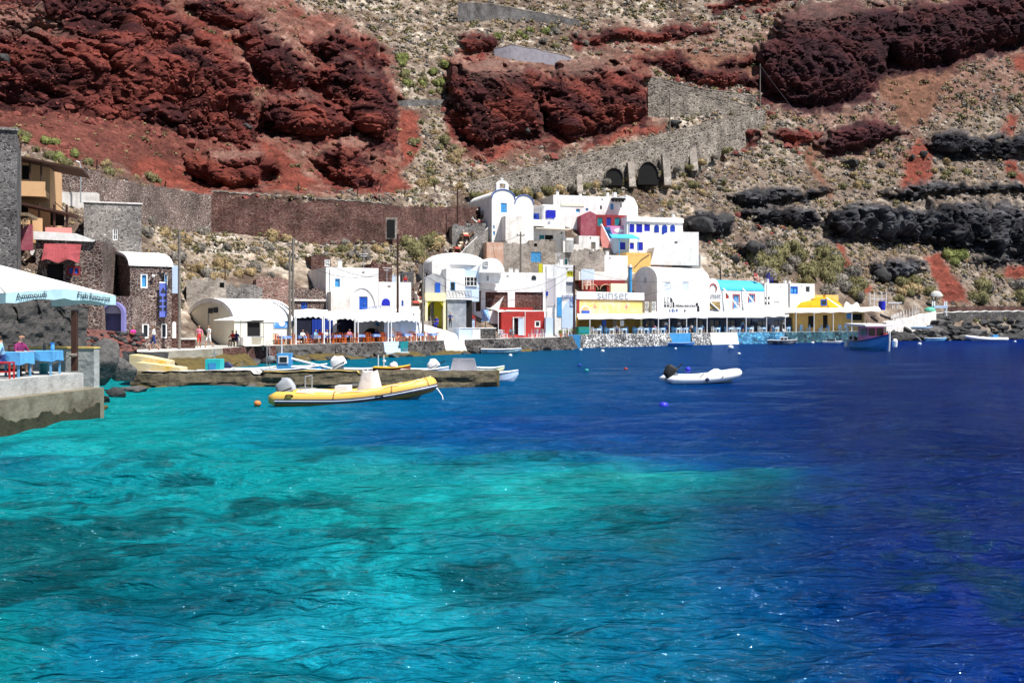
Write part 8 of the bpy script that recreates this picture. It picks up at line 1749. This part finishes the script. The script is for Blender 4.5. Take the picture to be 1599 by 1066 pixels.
K = lambda n, c: mat(n, c, .9, .1, 4)
PK, WH, LB, MG, RD, NV, GR, BK, YL = K('pink_cloth', (.62, .22, .30)), K('white_cloth', (.72, .72, .72)), K('sky_shirt', (.22, .44, .66)), K('magenta_cloth', (.20, .02, .10)), K('red_cloth', (.5, .03, .03)), K('navy_cloth', (.02, .04, .18)), K('grey_cloth', (.25, .25, .27)), K('black_cloth', (.02, .02, .022)), K('yellow_cloth', (.6, .42, .05))  # the magenta is darkened to include the shade it sits in
person('person in pink shirt and red shorts walking on the quay', on_quay(311, 2.0), R(20), 'walk', PK, RD, hair=K('brown_hair', (.10, .05, .03)))
person('person in white clothes walking beside the one in red shorts', on_quay(326, 2.4), R(-30), 'walk', WH, WH)
person('person in bright pink top by the rubble bank', on_quay(208, 2.2), R(70), 'stand', K('bright_pink_cloth', (.75, .04, .32)), BK, hair=K('auburn_hair', (.16, .05, .03)))
person('person in white vest and dark shorts walking past the barrel-roofed house', on_quay(240, 1.8), R(-70), 'walk', WH, NV)
person('seated person in dark blue by the serving hatch', on_quay(369, 3.2), R(10), 'sit', NV, NV, hair=HAIR); person('seated person in red beside the serving hatch', on_quay(364, 3.6), R(-20), 'sit', RD, BK)
for i, px in enumerate((364, 369)): inst(CH_WW, 'chair', on_quay(px, 3.2 + .4 * (1 - i)) + Vector((0, .05, 0)), R(0), 1.0, ('left', 'right')[i] + ' white chair by the serving hatch', 'chair')
person('person in light blue shirt seated under the near canopy', (P(6, 585, 32.3).x, 32.2, 1.56), R(-60), 'sit', LB, NV); person('person in magenta seated with back turned at the near blue table', (P(30, 590, 33.3).x, 33.3, 1.56), R(70), 'sit', MG, BK)
SIT = [(472, WH, 'white top'), (480, GR, 'grey top'), (492, LB, 'light blue top'), (500, RD, 'red top'), (510, WH, 'white shirt'), (528, BK, 'black top'), (545, PK, 'pink top'), (602, PK, 'pale pink top'), (612, GR, 'dark grey top'), (588, NV, 'navy top')]
for i, (px, m__, s_) in enumerate(SIT): person('diner in %s at the canvas restaurant, %s diner from the left' % (s_, ORD[sorted(q[0] for q in SIT).index(px)]), on_quay(px, 1.9 if i % 2 else .75), R(50 + (180 if i % 2 else 0) + 20 * math.sin(i)), 'sit', m__, (BK, NV, GR)[i % 3])
for i, (px, bk, pose, m__, s_) in enumerate(((1022, 1.6, 'sit', PK, 'seated diner in pink'), (1040, 1.8, 'stand', WH, 'waiter in white shirt'), (1060, 3.0, 'stand', WH, 'waiter in pale jacket'), (1096, 1.6, 'sit', LB, 'seated diner in light blue'), (938, 1.6, 'sit', LB, 'seated diner in sky blue'), (962, 1.6, 'sit', GR, 'seated diner in grey'), (1080, 1.4, 'sit', WH, 'seated diner in white'), (1160, 2.0, 'stand', LB, 'standing guest in light blue'), (1206, 1.8, 'sit', WH, 'seated guest in white'), (1009, 1.4, 'sit', BK, 'seated diner in black'), (1224, .8, 'stand', WH, 'person in white hat at the terrace edge'))):
    person(s_ + (' on the long terrace' if px < 1105 else ' near the blue-washed wall'), on_quay(px, bk), R(42 + (90 if i % 2 else -90)), pose, m__, (BK, NV)[i % 2], hat=WH if i == 10 else None, sc=1.05)
person('person in blue seated at the yellow arch', on_slope(682, 512, 2.2), R(-20), 'sit', COBALT, COBALT, lower=COBALT); person('person in dark clothes below the balcony', on_slope(703, 512, 2.2), R(10), 'stand', NV, BK, lower=BK); person('person in white seated left of the red house door', on_quay(797, 1.6), R(40), 'sit', WH, GR); person('person in red on the lower donkey stairs', on_slope(633, 453, 1.4), R(30), 'stand', RD, NV); person('second person in red beside the donkey stairs', on_slope(624, 476, 1.8), R(-20), 'stand', RD, BK); person('person in bright blue among the donkeys', on_slope(724, 382, 1.8), R(-60), 'stand', BLUE, GR); person('person in pink near the arched annex', on_slope(663, 436, 1.5), R(0), 'stand', PK, GR)

# ------------------------------------------------------------------ donkeys
def donkey_mesh(m, m2):
    J = {'rump': ((-.5, 0, 1.0), (.2, .2)), 'belly': ((0, 0, .94), (.24, .23)), 'chest': ((.45, 0, 1.0), (.21, .2)), 'neck': ((.75, 0, 1.25), (.12, .13)), 'poll': ((.95, 0, 1.5), (.1, .11)), 'muz': ((1.25, 0, 1.28), (.06, .065)), 'tail': ((-.72, 0, .95), .03), 'tailt': ((-.78, 0, .5), .025), 'earl': ((.92, -.08, 1.6), .035), 'earlt': ((.9, -.14, 1.8), .012), 'earr': ((.92, .08, 1.6), .035), 'earrt': ((.9, .14, 1.8), .012)}
    E = [('belly', 'rump'), ('belly', 'chest'), ('chest', 'neck'), ('neck', 'poll'), ('poll', 'muz'), ('rump', 'tail'), ('tail', 'tailt'), ('poll', 'earl'), ('earl', 'earlt'), ('poll', 'earr'), ('earr', 'earrt')]; J = {'belly': J['belly'], **J}
    for s_, n in ((-.14, 'l'), (.14, 'r')):
        J['st' + n] = ((-.42, s_, .72), .1); J['hk' + n] = ((-.6, s_, .42), .055); J['hf' + n] = ((-.52, s_, .03), .05); J['el' + n] = ((.45, s_, .72), .085); J['kn' + n] = ((.47, s_, .4), .05); J['ff' + n] = ((.46, s_, .03), .05)
        E += [('rump', 'st' + n), ('st' + n, 'hk' + n), ('hk' + n, 'hf' + n), ('chest', 'el' + n), ('el' + n, 'kn' + n), ('kn' + n, 'ff' + n)]
    me = skinned(J, E, 'donkey', 1); me.materials.clear(); me.materials.append(m); me.materials.append(m2)
    me.polygons.foreach_set('material_index', [1 if (p.center.x > 1.12 or p.center.z < .2) else 0 for p in me.polygons]); return me
DK_ = [donkey_mesh(K('brown_hide', (.13, .075, .045)), K('pale_muzzle', (.5, .45, .4))), donkey_mesh(K('dark_hide', (.035, .025, .022)), K('pale_muzzle', (.5, .45, .4))), donkey_mesh(K('grey_white_hide', (.48, .45, .42)), K('dark_muzzle', (.1, .09, .085)))]
SAD = MB().grid(lambda u, v: (-.35 + .7 * u, .27 * math.cos(math.pi * v) * 1.0, .98 + .26 * math.sin(math.pi * v)), 4, 8).mesh('saddle_cloth', K('saddle_red', (.35, .06, .05))); SAD2 = SAD.copy(); SAD2.materials.clear(); SAD2.materials.append(K('saddle_cream', (.55, .45, .32)))
for i in range(34):
    t_ = i / 33.0; px = 650 + 106 * t_ ** 1.05 + rr.uniform(-7, 7); py = 492 - 146 * t_ + rr.uniform(-4, 4); kd = (0, 1, 2, 1)[i % 4]
    o = inst(DK_[kd], 'donkey', on_slope(px, py, 2.0 + rr.uniform(0, .5)), R(rr.choice((-130, -100, 40, 200)) + rr.uniform(-30, 30)), 1.15, '%s donkey waiting on the stairs%s' % (('brown', 'dark', 'pale grey')[kd], ', %s of the queue from the bottom' % ordinal(i)), 'donkey', 'donkeys queuing on the stairs')
    inst((SAD, SAD2)[i % 2], 'saddle', (0, 0, 0), 0, 1, parent=o)

# ------------------------------------------------------------------ ramp, net parasol, bench frame and odds and ends at right
u = empty('net_parasol', on_slope(1462, 470, 3), 0, 'pale round parasol on the coast path', 'parasol'); k = on_slope(1462, 470, 3).y / F
q = MB(); q.smooth = True; q.grid(lambda a, v: (math.cos(2 * math.pi * a) * 10 * k * math.sin(v * math.pi / 2), math.sin(2 * math.pi * a) * 6 * k * math.sin(v * math.pi / 2), (16 - 9 * (1 - math.cos(v * math.pi / 2))) * k), 16, 5); q.build('canopy', mat('pale_net', (.48, .50, .48), .9, .15, 2), u); MB().tube([(0, 0, -1), (0, 0, 15 * k)], .07, 6).build('pole', METALG, u)
u = empty('market_stand', on_slope(1467, 487, 3.5), 0, 'white four-posted frame with a pale tabletop on the coast path', 'frame'); k = on_slope(1467, 487, 3.5).y / F
for x in (-11, -8, 8, 11): MB().box(x * k - .1, x * k + .1, -.1, .1, -.8, 17 * k).build('post', WPAINT, u)
MB().box(-10.5 * k, 10.5 * k, -.7, .7, 6 * k, 10 * k).build('tabletop', PBLUE, u)
u = empty('boat_cover', on_slope(1452, 485, 3.5), 0, 'small upturned green boat beside the timber frame', 'boat'); MB().lathe([(1.1, 0), (1.0, .35), (.6, .7), (.1, .8)], (0, 0, -.1), 12).build('hull', mat('pale_green_paint', (.10, .42, .30), .5, .1, 2), u)
hill_wall('ramp', 'pale concrete ramp rising to the coast path', [(1384, 503, 512), (1420, 496, 504), (1462, 486, 492)], WHITE2, 4.2, 2.2)
for i, (px, py, w, h, m__, lab) in enumerate(((1377, 484, 10, 14, COBALT, 'cobalt blue drum behind the cream awning'), (1396, 482, 22, 12, WPAINT, 'white counter behind the cream awning'), (1330, 481, 26, 12, CANVAS, 'bundled white canvas on the roof beside the yellow vault'), (1372, 478, 6, 22, WPAINT, 'white post frame behind the cream awning'))):
    p = on_slope(px, py, 4.5); k = p.y / F; q = MB(); w_, h_ = w * k, h * k
    if i == 0: q.lathe([(w_ / 2, 0), (w_ / 2 * 1.04, h_ * .3), (w_ / 2, h_ * .5), (w_ / 2 * 1.04, h_ * .8), (w_ / 2, h_)], (0, 0, 0), 14)
    elif i == 2: q.smooth = True; q.grid(lambda a, v: (w_ * (a - .5), .8 * math.sin(math.pi * v) - .5, h_ * math.sin(math.pi * v) * (.7 + .3 * math.sin(9 * a)) * math.sin(math.pi * a) ** .3), 12, 8)
    elif i == 1: q.box(-w_ / 2, w_ / 2, -.5, .5, h_ * .7, h_ * .85); [q.box(-w_ / 2 + j * w_ / 3 - .06, -w_ / 2 + j * w_ / 3 + .06, -.4, .4, 0, h_ * .697) for j in range(1, 3)]
    else: [q.box(x - .06, x + .06, -.06, .06, 0, h_) for x in (-1.6, -.8, .6, 1.4)]; q.box(-1.7, 1.5, -.08, .08, h_ * .5, h_ * .55)
    q.build(('drum', 'counter', 'canvas_bundle', 'post_frame')[i], m__, loc=p, label=lab, cat=('drum', 'counter', 'canvas', 'frame')[i])
for i, (px, m__, lab) in enumerate(((1182, K('red_plastic', (.55, .03, .05)), 'red chair on the flat roof behind the turquoise roof'), (1202, COBALT, 'blue chair on the flat roof behind the turquoise roof'))):
    inst(chair_mesh(m__), 'chair', P(px, 441, 168), R(30 + 90 * i), 1.6, lab, 'chair')
